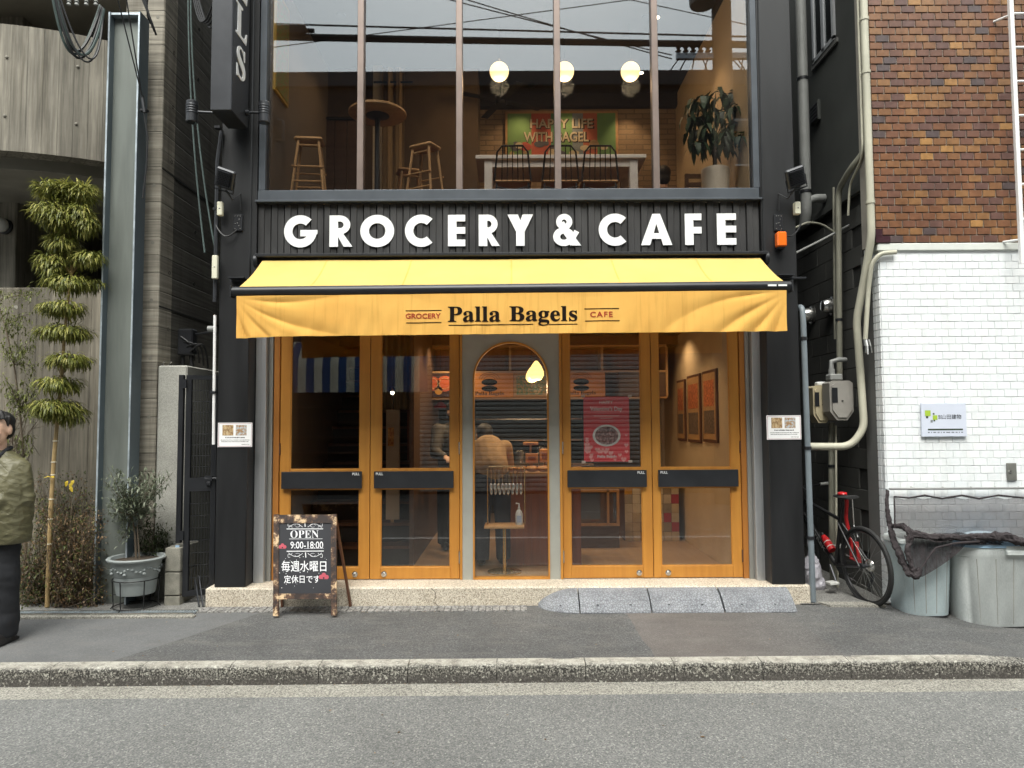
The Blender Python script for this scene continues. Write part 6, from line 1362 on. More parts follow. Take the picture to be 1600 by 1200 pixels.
# slim bushy sapling at the far left
t = thing('slim_sapling', 'thin leaning sapling with sparse pale leaves at the left edge', 'sapling', P(38, 720, .25)); rng = random.Random(41); b0 = P(40, 900, .25)
stem = [P(40, 930, .25), P(39, 800, .25), P(37, 720, .25), P(31, 640, .25), P(22, 570, .25), P(8, 510, .25), P(-4, 470, .25)]; mb = MB(); mb.tube(stem, [.014, .012, .010, .009, .007, .006, .003], 8); mb.build('trunk', MT['bark'], t, True); lm = MB()
for px, py in ((5,462),(16,478),(25,500),(40,515),(50,490),(60,462),(30,540),(45,540),(15,545),(55,575),(40,585),(5,585),(10,600),(50,610),(60,630),(15,640),(55,650),(5,660),(45,680),(60,600),(20,615),(48,455),(2,540),(36,560),(52,528),(12,520),(64,640),(38,690)):
    e = P(px, py, .25+rng.uniform(-.25, .2)); a = min(stem, key=lambda q: abs(q.z-e.z+.12)); mb = MB(); mb.tube([a, a.lerp(e, .5)+Vector((0, 0, .03)), e], [.004, .003, .0015], 5); mb.build('branch', MT['bark'], t)
    for i in range(52): q = rng.uniform(.3, 1.1); leaf(lm, a.lerp(e, q)+rv(rng)*.07, rv(rng)+Vector((0, 0, -.2)), Vector((0, 0, 1)), rng.uniform(.035, .065), .012)
lm.build('foliage', LF['slim'], t)
t = thing('bare_branches', 'bare winter branches spreading behind the person on the left', 'shrub', P(30, 740, .5)); rng = random.Random(43)
for i in range(26):
    a = P(rng.uniform(-10, 40), 760, .5); e = P(rng.uniform(-5, 68), rng.uniform(625, 730), rng.uniform(.3, .7)); m_ = a.lerp(e, .5)+rv(rng)*.1; mb = MB(); mb.tube([(1-q)**2*a+2*q*(1-q)*m_+q*q*e for q in [k/7 for k in range(8)]], [.007-.0007*k for k in range(8)], 5); mb.build('branch', MT['bark'], t)
    for k in range(3): q = e.lerp(a, rng.uniform(.05, .5)); mb = MB(); mb.tube([q, q+rv(rng)*.14], [.003, .001], 4); mb.build('twig', MT['bark'], t)
# brown twiggy hedge plants under the bamboo
def twiggy(nm, lb, pxs, py0, py1, Y, seed, lfs, n, dens):
    t = thing(nm, lb, 'shrub', P(sum(pxs)/2, 945, Y)); rng = random.Random(seed); tw = MB(); ms = [MB() for _ in lfs]
    for i in range(n):
        a = P(rng.uniform(pxs[0]+8, pxs[1]-8), 948, Y+rng.uniform(-.05, .25)); a.z = .04; e = P(rng.uniform(*pxs), py0+(py1-py0)*rng.random()**1.3, Y+rng.uniform(-.15, .25)); m_ = a.lerp(e, .6)+rv(rng)*.10
        pts = [(1-q)**2*a+2*q*(1-q)*m_+q*q*e for q in [k/6 for k in range(7)]]; tw.tube(pts, [.0045-.0005*k for k in range(7)], 4, cap=False)
        for k in range(5): q = pts[rng.randint(2, 6)]; tw.tube([q, q+rv(rng)*.10+Vector((0, 0, .02))], [.002, .001], 3, cap=False)
        for k in range(dens):
            q = pts[rng.randint(1, 6)]+rv(rng)*.09; leaf(rng.choice(ms), q, rv(rng)+Vector((0, 0, .1)), Vector((0, 0, 1)), rng.uniform(.018, .04), rng.uniform(.007, .016))
    o = tw.build('twigs', MT['bark'], t); o['kind'] = 'stuff'
    for m_, l in zip(ms, lfs): o = m_.build('foliage', l, t); o['kind'] = 'stuff'
    return t
twiggy('twiggy_shrub', 'dense brown twiggy shrub with dry leaves at the foot of the bamboo', (70, 160), 800, 930, .0, 51, [LF['dry'], LF['dry'], LF['shrub']], 150, 40)
twiggy('leafy_shrub', 'olive green shrub rising behind the brown twiggy shrub', (52, 150), 745, 860, .22, 52, [LF['shrub'], LF['shrub'], LF['dry'], LF['dark']], 110, 42)
twiggy('low_shrub', 'low dark shrub with reddish leaves behind the person on the left', (22, 80), 830, 940, .10, 53, [LF['dark'], LF['dry'], LF['shrub']], 80, 34)
t = thing('yellow_leaf_sprig', 'sprig with bright yellow leaves between the shrub and the column', 'sprig', P(112, 790, .1)); b0 = P(112, 800, .1); mb = MB(); mb.tube([P(108, 850, .1), b0, P(112, 760, .1)], .003, 5); mb.build('stem', MT['bark'], t); lm = MB(); rng = random.Random(9)
for px, py in ((112, 758), (106, 755), (116, 754), (111, 764)): leaf(lm, P(px, py-4, .05), Vector((rng.uniform(-.6,.6), -.4, -1)), Vector((0, -1, .2)), .055, .032)
lm.build('leaf', LF['yellow'], t)
lm = MB(); t = thing('yellow_leaf_pair', 'pair of yellow leaves caught on the bamboo cane', 'leaf', P(79, 748, -.06))
for px in (75, 83): leaf(lm, P(79, 746, -.055), Vector((px-79, -2, .6)), Vector((0, -.3, 1)), .05, .028)
lm.build('leaf', LF['yellow'], t); mb = MB(); mb.tube([P(79, 746, -.055), P(79, 740, -.045)], .002, 4); mb.build('stalk', MT['bark'], t)

# ================================================================ people
def cap(mb, p, q, r0, r1, n=14, k=6, sy=1.0):
    p, q = Vector(p), Vector(q); L = (q-p).length; d = (q-p).normalized(); pts = []; rs = []
    for i in range(5): a = math.pi/2*(1-i/4); pts.append(p-d*r0*math.sin(a)*.98); rs.append(max(.002, r0*math.cos(a)))
    for i in range(1, k): pts.append(p.lerp(q, i/k)); rs.append(r0+(r1-r0)*i/k)
    for i in range(5): a = math.pi/2*i/4; pts.append(q+d*r1*math.sin(a)*.98); rs.append(max(.002, r1*math.cos(a)))
    return mb.tube(pts, rs, n)
def hand(mb, w_, d, side, up, curl=.6, s=1.0):
    """palm and five fingers; d points along the hand, side towards the thumb"""
    d, side, up = d.normalized(), side.normalized(), up.normalized(); pc = w_+d*.045*s
    for u in (-.03, -.01, .01, .03): cap(mb, w_+side*u*.6*s, w_+d*.085*s+side*u*s, .015*s, .013*s, 8, 3)
    for u, L in ((-.031, .058), (-.010, .072), (.011, .078), (.031, .070)):
        a = w_+d*.085*s+side*u*s; b = a+(d-up*curl*.5).normalized()*L*.5*s; c = b+(d-up*curl*1.6).normalized()*L*.5*s; cap(mb, a, b, .0092*s, .0085*s, 8, 2); cap(mb, b, c, .0085*s, .0070*s, 8, 2)
    a = w_+d*.02*s+side*.03*s; b = a+(d*.6+side*.8-up*.2).normalized()*.035*s; c = b+(d+side*.25-up*.3).normalized()*.03*s; cap(mb, a, b, .012*s, .010*s, 8, 2); cap(mb, b, c, .010*s, .008*s, 8, 2)
def head(mb, c, s=1.0):
    """skull, jaw, nose, ears around centre c, facing -Y"""
    mb.ball(c+Vector((0, .012, .025))*s, .076*s, .092*s, .098*s, 20, 14); mb.ball(c+Vector((0, -.018, -.045))*s, .060*s, .070*s, .075*s, 18, 12); mb.ball(c+Vector((0, -.060, -.093))*s, .026*s, .022*s, .022*s, 12, 8)
    cap(mb, c+Vector((0, -.086, .012))*s, c+Vector((0, -.104, -.026))*s, .009*s, .015*s, 10, 4); mb.ball(c+Vector((0, -.078, .030))*s, .050*s, .018*s, .014*s, 14, 8)
    for q in (-1, 1): mb.ball(c+Vector((q*.078, .012, -.005))*s, .012*s, .022*s, .034*s, 10, 8); mb.ball(c+Vector((q*.040, -.058, -.030))*s, .024*s, .022*s, .026*s, 12, 8); mb.ball(c+Vector((q*.013, -.096, -.030))*s, .010*s, .010*s, .008*s, 8, 6)
    return mb
t = thing('person', 'smiling person in olive quilted jacket and black trousers at the left edge', 'person', (0, 0, 0))
hc = Vector((.03, -.03, 1.585)); body = MB(); head(body, hc, 1.08)
cap(body, (.015, .0, 1.36), (.02, -.005, 1.50), .056, .054)
cap(body, (0, 0, .98), (0, 0, 1.27), .12, .11); cap(body, (-.13, 0, 1.34), (.13, 0, 1.34), .045, .045)
for q in (-1, 1): cap(body, (q*.09, 0, .94), (q*.10, -.01, .50), .080, .055); cap(body, (q*.10, -.01, .50), (q*.105, .01, .09), .054, .040)
sh = {q: Vector((q*.18, 0, 1.305)) for q in (-1, 1)}; el = {q: Vector((q*.215, .01, 1.07)) for q in (-1, 1)}; wr = {1: Vector((.045, -.265, 1.06)), -1: Vector((-.05, -.245, 1.04))}
for q in (-1, 1): cap(body, sh[q], el[q], .046, .040); cap(body, el[q], wr[q], .040, .026); hand(body, wr[q], Vector((-q*.8, -.25, -.05)), Vector((0, -.3, 1)), Vector((q*.1, -1, -.2)), .7)
fuse(body, .0075, 2).build('body', MT['skin'], t, True)
jk = MB()
def slab(mb, rows, n=32):
    """rings (z, half width, half depth, y shift) lofted into one closed shell"""
    o = len(mb.v); e = 2.6
    for z, a_, b_, y_ in rows:
        for k in range(n): q = 2*math.pi*k/n; c_, s_ = math.cos(q), math.sin(q); mb.v.append((a_*math.copysign(abs(c_)**(2/e), c_), y_+b_*math.copysign(abs(s_)**(2/e), s_), z))
    fs = [(o+i*n+j, o+i*n+(j+1) % n, o+(i+1)*n+(j+1) % n, o+(i+1)*n+j) for i in range(len(rows)-1) for j in range(n)]+[tuple(range(o+n-1, o-1, -1)), tuple(o+(len(rows)-1)*n+j for j in range(n))]
    mb.f += fs; mb.a += [0]*len(fs)
slab(jk, [(.735, .245, .150, .0), (.76, .262, .160, .0), (.95, .268, .172, -.004), (1.12, .258, .170, -.005), (1.25, .245, .150, .0), (1.34, .215, .115, .008), (1.395, .145, .085, .015), (1.43, .088, .070, .02)])
for q in (-1, 1): cap(jk, sh[q]+Vector((0, 0, -.01)), el[q], .078, .080); cap(jk, el[q], el[q].lerp(wr[q], .90), .080, .052)
jk = fuse(jk, .009, 4)
def crease(v):
    n_ = Vector((v.x, v.y*1.6, .02)).normalized(); a_ = mnoise.noise(Vector((v.x*5, v.y*5, v.z*7))); r_ = 1-abs(mnoise.noise(Vector((v.x*7+v.z*6, v.y*7, v.z*13-v.x*8)))); f_ = 1-abs(mnoise.noise(Vector((v.x*16-v.z*9, v.y*14+3, v.z*26+v.x*10))))
    return v+n_*(.008*a_+.008*(r_**3-.4)+.005*(f_**3-.4))
jk.mapped(crease)
jo = jk.build('jacket', MT['olive'], t, True)
for q in (-1, 1):
    mb = MB(); mb.tube([(q*.02, .085, 1.44), (q*.075, .055, 1.445), (q*.088, -.01, 1.43), (q*.078, -.075, 1.385), (q*.045, -.135, 1.30), (q*.015, -.172, 1.19), (q*.006, -.186, 1.0), (q*.004, -.178, .78)], [.015, .016, .016, .015, .014, .012, .010, .010], 14); mb.build('collar_band', MT['darkcloth'], jo, True)
mb = MB(); mb.ball((.01, -.045, 1.362), .060, .048, .066, 14, 10); mb.build('shirt', MT['white'], t, True)
tr_ = MB(); cap(tr_, (-.05, 0, .84), (.05, 0, .84), .14, .14)
for q in (-1, 1): cap(tr_, (q*.09, 0, .78), (q*.105, -.01, .48), .112, .098); tr_.tube([(q*.105, -.01, .52), (q*.11, -.005, .28), (q*.115, .0, .045)], [.099, .093, .090], 18)
tr_ = fuse(tr_, .012, 4); tr_.mapped(lambda v: v+Vector((v.x, v.y, 0)).normalized()*(.010*mnoise.noise(Vector((v.x*6, v.y*6, v.z*9)))+.004*((1-abs(mnoise.noise(Vector((v.x*9+v.z*5, v.y*9, v.z*12)))))**3-.4))); tr_.build('trousers', MT['darkcloth'], t, True)
for q in (-1, 1):
    m = MB(); m.ball((q*.12, -.07, .040), .050, .135, .045, 16, 10); m.ball((q*.12, .04, .055), .045, .06, .055, 14, 8); m.box(q*.12-.048, q*.12+.048, -.20, .095, .0, .022, .006); m = fuse(m, .010, 2); m.build('shoe', MT['shoe'], t, True)
hr = MB(); hr.ball(hc+Vector((0, .034, .060)), .088, .094, .080, 24, 16); hr.ball(hc+Vector((0, .058, .0)), .084, .066, .080, 18, 12)
for k in range(11): a = -1.15+.23*k; cap(hr, hc+Vector((.055*math.sin(a), -.035, .140-.012*abs(a))), hc+Vector((.088*math.sin(a)+.006, -.088*math.cos(a*.75), .114-.036*abs(a)*(1 if k % 2 else .8))), .018, .008, 8, 4)
for q in (-1, 1): cap(hr, hc+Vector((q*.082, .0, .09)), hc+Vector((q*.086, -.012, .03)), .018, .008, 8, 3)
hr = fuse(hr, .006, 1); hr.mapped(lambda v: v+Vector((.6, .3, .2))*.006*mnoise.noise(Vector((v.x*90, v.y*60, v.z*16)))); hr.build('hair', MT['hair'], t, True)
fs_ = 1.08
for q in (-1, 1):
    e = hc+Vector((q*.031, -.0745, .010))*fs_; m = MB(); m.ball(e, .013, .008, .0065, 14, 8); eo = m.build('eye', MT['eye'], t, True); m = MB(); m.ball(e+Vector((0, -.006, 0)), .0058, .004, .0056, 10, 8); m.build('iris', MT['iris'], eo, True)
    m = MB(); m.tube([e+Vector((-.016, -.004, .004)), e+Vector((0, -.008, .0085)), e+Vector((.016, -.004, .004))], [.0015, .0025, .0015], 6); m.build('eyelid', MT['hair'], eo, True)
    m = MB(); m.tube([e+Vector((-.020, -.012, .020)), e+Vector((0, -.012, .025)), e+Vector((.020, -.002, .021))], [.003, .0048, .003], 6); m.build('eyebrow', MT['hair'], t, True)
mc = hc+Vector((0, -.0945, -.064))*fs_; m = MB(); m.tube([mc+Vector((-.028, .010, .009)), mc+Vector((-.014, -.001, -.002)), mc+Vector((0, -.004, -.005)), mc+Vector((.014, -.001, -.002)), mc+Vector((.028, .010, .009))], [.002, .0055, .0065, .0055, .002], 8); m.build('lower_lip', MT['lip'], t, True)
m = MB(); m.tube([mc+Vector((-.028, .009, .010)), mc+Vector((-.012, -.002, .006)), mc+Vector((0, -.005, .006)), mc+Vector((.012, -.002, .006)), mc+Vector((.028, .009, .010))], [.0018, .0042, .0042, .0042, .0018], 8); m.build('upper_lip', MT['lip'], t, True)
m = MB(); m.box(mc.x-.017, mc.x+.017, mc.y-.003, mc.y+.004, mc.z-.001, mc.z+.004); m.build('teeth', MT['teeth'], t)
pp = P(-9.5, 800, -.90); t.location = (pp.x, -.90, gz(pp.x, -.9)); t.rotation_euler = (0, 0, R(-1)); t.scale = (1.0, 1.0, 1.0)
# ================================================================ lamps inside
WARM = (1.0, .70, .40)
def bulb(t, loc, watts, rad=.04, col=WARM):
    l = bpy.data.lights.new('bulb', 'POINT'); l.energy = watts; l.shadow_soft_size = rad; l.color = col; o = bpy.data.objects.new('bulb', l); COL.objects.link(o); o.parent = t; o.location = Vector(loc)-woff(t)
def spotl(t, loc, watts, ang=100, aim=None, col=WARM):
    l = bpy.data.lights.new('bulb', 'SPOT'); l.energy = watts; l.shadow_soft_size = .04; l.color = col; l.spot_size = R(ang); l.spot_blend = .7; o = bpy.data.objects.new('bulb', l); COL.objects.link(o); o.parent = t; o.location = Vector(loc)-woff(t)
    if aim is not None: o.rotation_euler = (Vector(aim)-Vector(loc)).to_track_quat('-Z', 'Y').to_euler()
GLOBE = EM('lit_globe_glass', (1.0, .72, .34), 1.05, (.9,.85,.7)); DOWN = EM('lit_downlight', (1.0, .86, .62), 7.0); PEND = EM('lit_pendant_glass', (1.0, .68, .20), 1.1, (.9,.8,.5))
for k, px in enumerate((780, 882, 985)):
    c = P(px, 112, 1.25); t = thing('globe_pendant', ('leftmost', 'middle', 'rightmost')[k]+' of the three lit globe pendants upstairs', 'pendant lamp', (c.x, c.y, c.z), 'globe pendants upstairs')
    mb = MB(); mb.ball(c, .104, n=24, m=16); mb.build('globe', GLOBE, t, True); mb = MB(); mb.tube([c+Vector((0,0,.10)), (c.x, c.y, 5.97)], .004, 6); mb.build('cord', MT['cable'], t); mb = MB(); mb.lathe([(0,.10),(.03,.10),(.03,.13),(0,.13)], c, 14); mb.build('cap', MT['brass'], t)
    bulb(t, c-Vector((0, 0, .16)), 4, .1)
for k, (px, py, aim) in enumerate(((533, 24, None), (550, 69, None), (705, 72, None), (1010, 27, None), (760, 10, None), (831, 134, (-.2, 3.0, 4.6)), (893, 134, (.7, 3.0, 4.7)), (981, 134, (1.6, 3.0, 4.7)), (722, 134, (-.6, 2.9, 4.6)))):
    z = 5.97; c = PZ(px, py, z-.01); t = thing('downlight', 'lit ceiling downlight upstairs, '+('far left upper', 'left lower', 'second pane', 'fourth pane', 'third pane', 'left of the middle globe before the beam', 'right of the middle globe before the beam', 'below the right globe before the beam', 'beside the second mullion before the beam')[k], 'downlight', (c.x, c.y, c.z), 'lit downlights upstairs')
    mb = MB(); mb.lathe([(.0,-.004),(.034,-.004),(.034,.0)], c, 16); mb.build('lens', DOWN, t); mb = MB(); mb.lathe([(.035,-.006),(.048,-.006),(.048,.004)], c, 16); mb.build('ring', MT['blackmetal'], t)
    spotl(t, c-Vector((0, 0, .03)), 12 if aim else 3.5, 75 if aim else 110, aim or c-Vector((0, 0, 1)))
# the upper right wall is washed by a spot of its own
for k, (x, y) in enumerate(((1.55, 1.0), (1.6, 2.2))):
    t = thing('wall_washer', 'ceiling spot washing the '+('near', 'far')+' half of the upper right wall' if False else 'ceiling spot washing the '+('near', 'far')[k]+' part of the upper right wall', 'downlight', (x, y, 5.96)); mb = MB(); mb.lathe([(0,-.06),(.035,-.06),(.04,.0)], (x, y, 5.96), 14); mb.build('housing', MT['blackmetal'], t); mb = MB(); mb.lathe([(0,-.064),(.03,-.064),(.03,-.061)], (x, y, 5.96), 14); mb.build('lens', DOWN, t); spotl(t, (x, y, 5.87), 13, 60, (2.2, y, 4.4))
# ---------------------------------------------------------------- upstairs furniture
c = P(590, 178, .75); t = thing('round_table', 'round wooden high table on a black column upstairs', 'table', (c.x, c.y, UF))
mb = MB(); mb.lathe([(0,-.017),(.275,-.017),(.29,-.006),(.29,.012),(.28,.02),(0,.02)], c, 40); mb.build('tabletop', MT['wood_x'], t, True); mb = MB(); mb.lathe([(.028, UF+.02), (.028, c.z-.05), (.12, c.z-.02)], (c.x, c.y, 0), 16); mb.build('column', MT['blackmetal'], t, True); mb = MB(); mb.lathe([(0, UF), (.22, UF), (.22, UF+.015), (.03, UF+.03), (0, UF+.03)], (c.x, c.y, 0), 24); mb.build('base', MT['blackmetal'], t, True)
def stool(px, py, Y, rz, lb, drop_=0.0):
    c = P(px, py, Y); t = thing('bar_stool', lb, 'stool', (c.x, Y, UF), 'wooden bar stools upstairs'); H = c.z-UF
    def rt_(v): q = Matrix.Rotation(rz, 3, 'Z') @ Vector(v); return Vector((c.x+q.x, Y+q.y, UF+q.z))
    mb = MB(); mb.box(-.135, .135, -.10, .10, H-.018, H+.025, .018); mb.mapped(rt_).build('seat', MT['brown_cloth'] if False else MT['wood_x'], t, True)
    for sx in (-1, 1):
        for sy in (-1, 1): mb = MB(); mb.tube([rt_((sx*.095, sy*.07, H-.01)), rt_((sx*.175, sy*.13, 0))], [.014, .011], 8); mb.build('leg', MT['wood'], t, True)
    for zz, f in ((.28, .148), (.42, .13)):
        for sy in (-1, 1): mb = MB(); mb.tube([rt_((-f, sy*f*.74, H-zz)), rt_((f, sy*f*.74, H-zz))], .009, 6); mb.build('stretcher', MT['wood'], t)
    mb = MB(); mb.tube([rt_((-.10, -.075, H-.06)), rt_((.10, -.075, H-.06))], .009, 6); mb.build('stretcher', MT['wood'], t)
stool(484, 222, .50, .12, 'wooden bar stool at the far left of the upper window'); stool(664, 232, .62, -.5, 'wooden bar stool right of the round table, nearest the glass'); stool(640, 270, 1.3, .3, 'wooden stool half hidden behind the nearer right stool')
# long white table with wire chairs
A, B = P(743, 243, 1.0), P(1010, 243, 1.0); t = thing('long_table', 'long white painted table upstairs under the art print', 'table', ((A.x+B.x)/2, 1.0, UF)); zt = A.z
WT = M('worn_white_wood', (.80,.76,.70), .6, 0, .15, 8.0)
mb = MB(); mb.box(A.x, B.x, 1.0, 1.75, zt-.035, zt+.008, .006); mb.build('tabletop', WT, t)
mb = MB(); mb.box(A.x+.1, B.x-.1, 1.04, 1.06, zt-.11, zt-.036); mb.build('apron', WT, t)
for x in (A.x+.09, B.x-.17):
    for y in (1.03, 1.64): mb = MB(); mb.box(x, x+.085, y, y+.085, UF, zt-.036, .004); mb.build('leg', WT, t)
for k, px in enumerate((801, 876, 938)):
    c = P(px, 282, .78); t = thing('wire_chair', ('left', 'middle', 'right')[k]+' black wire back chair with wooden seat at the long table', 'chair', (c.x, .8, UF), 'wire back chairs at the long table'); zs = c.z; hw = .165; zt2 = P(px, 226, .72).z
    mb = MB(); mb.box(c.x-.19, c.x+.19, .80, 1.16, zs-.012, zs+.018, .012); mb.build('seat', MT['wood_x'], t)
    pts = [(c.x-hw-.02, .79, zs), (c.x-hw+.01, .76, zt2-.06), (c.x-hw+.06, .75, zt2), (c.x+hw-.06, .75, zt2), (c.x+hw-.01, .76, zt2-.06), (c.x+hw+.02, .79, zs)]; mb = MB(); mb.tube(pts, .010, 8); mb.build('back_frame', MT['wire'], t, True)
    for i in range(1, 6): x = c.x-hw+2*hw*i/6; mb = MB(); mb.tube([(x, .785, zs), (x+(x-c.x)*-.1, .752, zt2-.004)], .0055, 5); mb.build('back_wire', MT['wire'], t)
    for sx in (-1, 1):
        for y in (.82, 1.14): mb = MB(); mb.tube([(c.x+sx*.16, y, zs-.01), (c.x+sx*.20, y+(-.04 if y < 1 else .04), UF)], .009, 6); mb.build('leg', MT['wire'], t)
    mb = MB(); mb.tube([(c.x-.18, .81, zs-.05), (c.x, .80, zs-.09), (c.x+.18, .81, zs-.05)], .006, 5); mb.build('brace', MT['wire'], t)
# art print on the back wall
A, B = P(793, 179, 2.99), P(962, 258, 2.99); t = thing('art_print', 'colourful framed print reading HAPPY LIFE WITH BAGEL upstairs', 'picture', ((A.x+B.x)/2, 2.99, B.z)); W_, H_ = B.x-A.x, A.z-B.z
mb = MB(); mb.box(A.x-.035, B.x+.035, 2.965, 2.998, B.z-.035, A.z+.035, .006); mb.build('frame', MT['wood_x'], t)
def flat(c): return M('print_ink_%d' % random.randint(0, 10**7), c, .7, 0, .1)
cols = [(.16,.30,.10), (.45,.10,.06), (.10,.24,.12), (.16,.30,.10), (.20,.24,.27), (.45,.13,.07), (.14,.28,.10)]; ws = [0, .22, .40, .46, .60, .70, .83, 1.0]
for k in range(7): mb = MB(); mb.box(A.x+W_*ws[k], A.x+W_*ws[k+1], 2.960, 2.9645, B.z, A.z); mb.build('colour_field', flat(cols[k]), t)
mb = MB(); wtext(mb, 'HAPPY LIFE', A.x+W_*.50, A.z-H_*.20, 2.957, .125, W_*.58, .003, .02); wtext(mb, 'WITH BAGEL', A.x+W_*.45, A.z-H_*.46, 2.957, .135, W_*.60, .003, .02); mb.build('lettering', flat((.55,.48,.34)), t)
mb = MB(); wtext(mb, 'HAPPY LIFE', A.x+W_*.505, A.z-H_*.21, 2.9585, .135, W_*.60, .001, .05); wtext(mb, 'WITH BAGEL', A.x+W_*.455, A.z-H_*.47, 2.9585, .145, W_*.62, .001, .05); mb.build('lettering_outline', flat((.04,.03,.025)), t)
rng = random.Random(77)
for k in range(26):
    x, z, r = A.x+W_*rng.random()*.94+.03, B.z+H_*rng.uniform(.03, .42), rng.uniform(.03, .075); mb = MB(); mb.lathe([(0,-.003-.0004*k/26),(r,-.003-.0004*k/26),(r,0)], (x, 2.9585-.0005*k/26, z), 14, 'y', 1.0, rng.uniform(.5, 1)); mb.build('doodle', flat(rng.choice([(.5,.38,.16),(.45,.09,.06),(.36,.24,.12),(.55,.47,.32),(.10,.10,.12),(.14,.27,.10)])), t)
# left wall poster, partition, curtain, fan, plant, person, chair
t = thing('wall_poster', 'yellow framed food poster on the side wall at the upper left', 'poster', (-2.22, .35, 4.6)); z0, z1 = PX(430, 143, -2.22).z, 5.75
mb = MB(); mb.box(-2.229, -2.205, .20, .60, z0, z1); mb.build('frame', M('yellow_frame', (.55,.36,.06), .6), t); mb = MB(); mb.box(-2.2045, -2.20, .225, .575, z0+.03, z1-.03); mb.build('picture', photo_mat('poster_food', 3, [(.3,(.30,.08,.05)),(.45,(.45,.22,.10)),(.55,(.12,.30,.06)),(.7,(.50,.40,.28))]), t)
x0, x1 = P(443, 250, 2.15).x, P(562, 250, 2.15).x; z1 = P(500, 184, 2.15).z; t = thing('panel_screen', 'dark screen of tall panels with thin pale seams upstairs left', 'screen', ((x0+x1)/2, 2.15, UF))
mb = MB(); mb.box(x0, x0+.03, 2.12, 2.18, UF, z1); mb.build('frame_post', MT['wire'], t); mb = MB(); mb.box(x0+.03, x1, 2.12, 2.18, z1-.03, z1); mb.build('frame_rail', MT['wire'], t)
for k in range(6): a = x0+.035+(x1-x0-.035)*k/6; mb = MB(); mb.box(a, a+(x1-x0-.035)/6-.008, 2.14, 2.16, UF, z1-.035); mb.build('panel', MT['walnut'], t)
mb = MB(); mb.box(x0+.03, x1, 2.165, 2.17, UF, z1-.035); mb.build('backing', MT['beige'], t)
t = thing('curtain', 'pale beige curtain hanging behind the round table upstairs', 'curtain', P(612, 298, 2.1)); xa, xb = P(597, 200, 2.1).x, P(632, 200, 2.1).x; mb = MB(); mb.sheet(lambda u, v: (xa+(xb-xa)*u, 2.08+.022*math.sin(u*15)+.008*math.sin(u*37), UF+.02+(5.9-UF)*v), 40, 3, (0, .004, 0)); mb.build('cloth', MT['curtain'], t, True); mb = MB(); mb.tube([(xa-.1, 2.08, 5.74), (xb+.1, 2.08, 5.74)], .012, 8); mb.build('rail', MT['wire'], t)
mb = MB(); a, b = P(583, 200, 2.12).x, P(597, 200, 2.12).x; mb.box(a, b, 2.10, 2.19, UF, 5.96); mb.build('upper_post', MT['white_wall'], cafe)
c = P(783, 158, 2.0); t = thing('ceiling_fan', 'dark four blade ceiling fan upstairs above the long table', 'fan', (c.x, 2.0, c.z)); mb = MB(); mb.lathe([(0,-.05),(.07,-.05),(.07,.05),(.02,.07),(.02,5.97-c.z)], c, 14); mb.build('motor', MT['wire'], t, True)
for k in range(4): a = R(25+90*k); mb = MB(); d = Vector((math.cos(a), math.sin(a), 0)); mb.bar(c+d*.06, c+d*.52, .09, .008); mb.build('blade', MT['wire'], t)
c = P(1118, 282, .50); t = thing('plant_pot', 'round white pot holding the indoor plant upstairs', 'pot', (c.x, .5, UF)); zt = P(1118, 265, .5).z; r = 22*6.85/1120
mb = MB(); mb.lathe([(0, UF), (r*.72, UF), (r*.86, UF+.05), (r, zt-.03), (r*1.02, zt-.008), (r*1.0, zt), (r*.9, zt), (r*.86, zt-.03), (0, zt-.03)], (c.x, .5, 0), 32); mb.build('pot', M('glazed_white', (.72,.66,.55), .4, 0, .04), t, True); mb = MB(); mb.lathe([(0, zt-.025), (r*.85, zt-.028)], (c.x, .5, 0), 20); mb.build('soil', MT['soil'], t)
t = thing('money_tree', 'indoor plant with braided trunk and drooping dark leaves upstairs right', 'plant', (c.x, .5, zt)); rng = random.Random(61)
tp = P(1116, 222, .5); base = Vector((c.x, .5, zt-.03))
for k in range(3): mb = MB(); mb.tube([base.lerp(tp, i/16)+Vector((.013*math.cos(i*1.1+k*2.1), .013*math.sin(i*1.1+k*2.1), 0)) for i in range(17)], .011, 6); mb.build('trunk', MT['bark'], t, True)
lm = MB()
for px, py in ((1085,160),(1100,150),(1118,143),(1135,150),(1148,165),(1078,185),(1095,178),(1112,170),(1130,175),(1148,190),(1082,205),(1100,200),(1118,205),(1136,205),(1152,210),(1090,222),(1110,225),(1132,225)):
    e = P(px, py, .5+rng.uniform(-.22, .22)); mb = MB(); mb.tube([tp, tp.lerp(e, .6)+Vector((0, 0, .06)), e], [.006, .004, .003], 5); mb.build('branch', LF['indoor'], t)
    for k in range(10): a = 2*math.pi*k/10+rng.random(); leaf(lm, e+rv(rng)*.05, Vector((math.cos(a)*.8, math.sin(a)*.8, -.75+rng.uniform(-.4, .4))), Vector((0, 0, 1)), rng.uniform(.13, .23), rng.uniform(.045, .065), .2, .3)
lm.build('foliage', LF['indoor'], t)
c = P(1110, 245, 1.6); t = thing('wooden_chair', 'dark wooden chair behind the indoor plant upstairs', 'chair', (c.x, 1.6, UF)); zs = UF+.45
mb = MB(); mb.box(c.x-.24, c.x+.24, 1.4, 1.85, zs-.03, zs, .008); mb.build('seat', MT['walnut'], t)
for sx in (-1, 1):
    for y in (1.42, 1.82): mb = MB(); mb.box(c.x+sx*.22-.02, c.x+sx*.22+.02, y-.02, y+.02, UF, zs+(.45 if y > 1.5 else 0)); mb.build('leg', MT['walnut'], t)
for k in range(4): mb = MB(); mb.box(c.x-.20, c.x+.20, 1.81, 1.83, zs+.10+.1*k, zs+.15+.1*k); mb.build('slat', MT['walnut'], t)
c = P(1036, 285, 2.3); t = thing('person', 'seated person in brown jacket seen from behind upstairs', 'person', (c.x, 2.3, UF)); zh = P(1036, 277, 2.3).z; o_ = Vector((c.x, 2.3, zh))
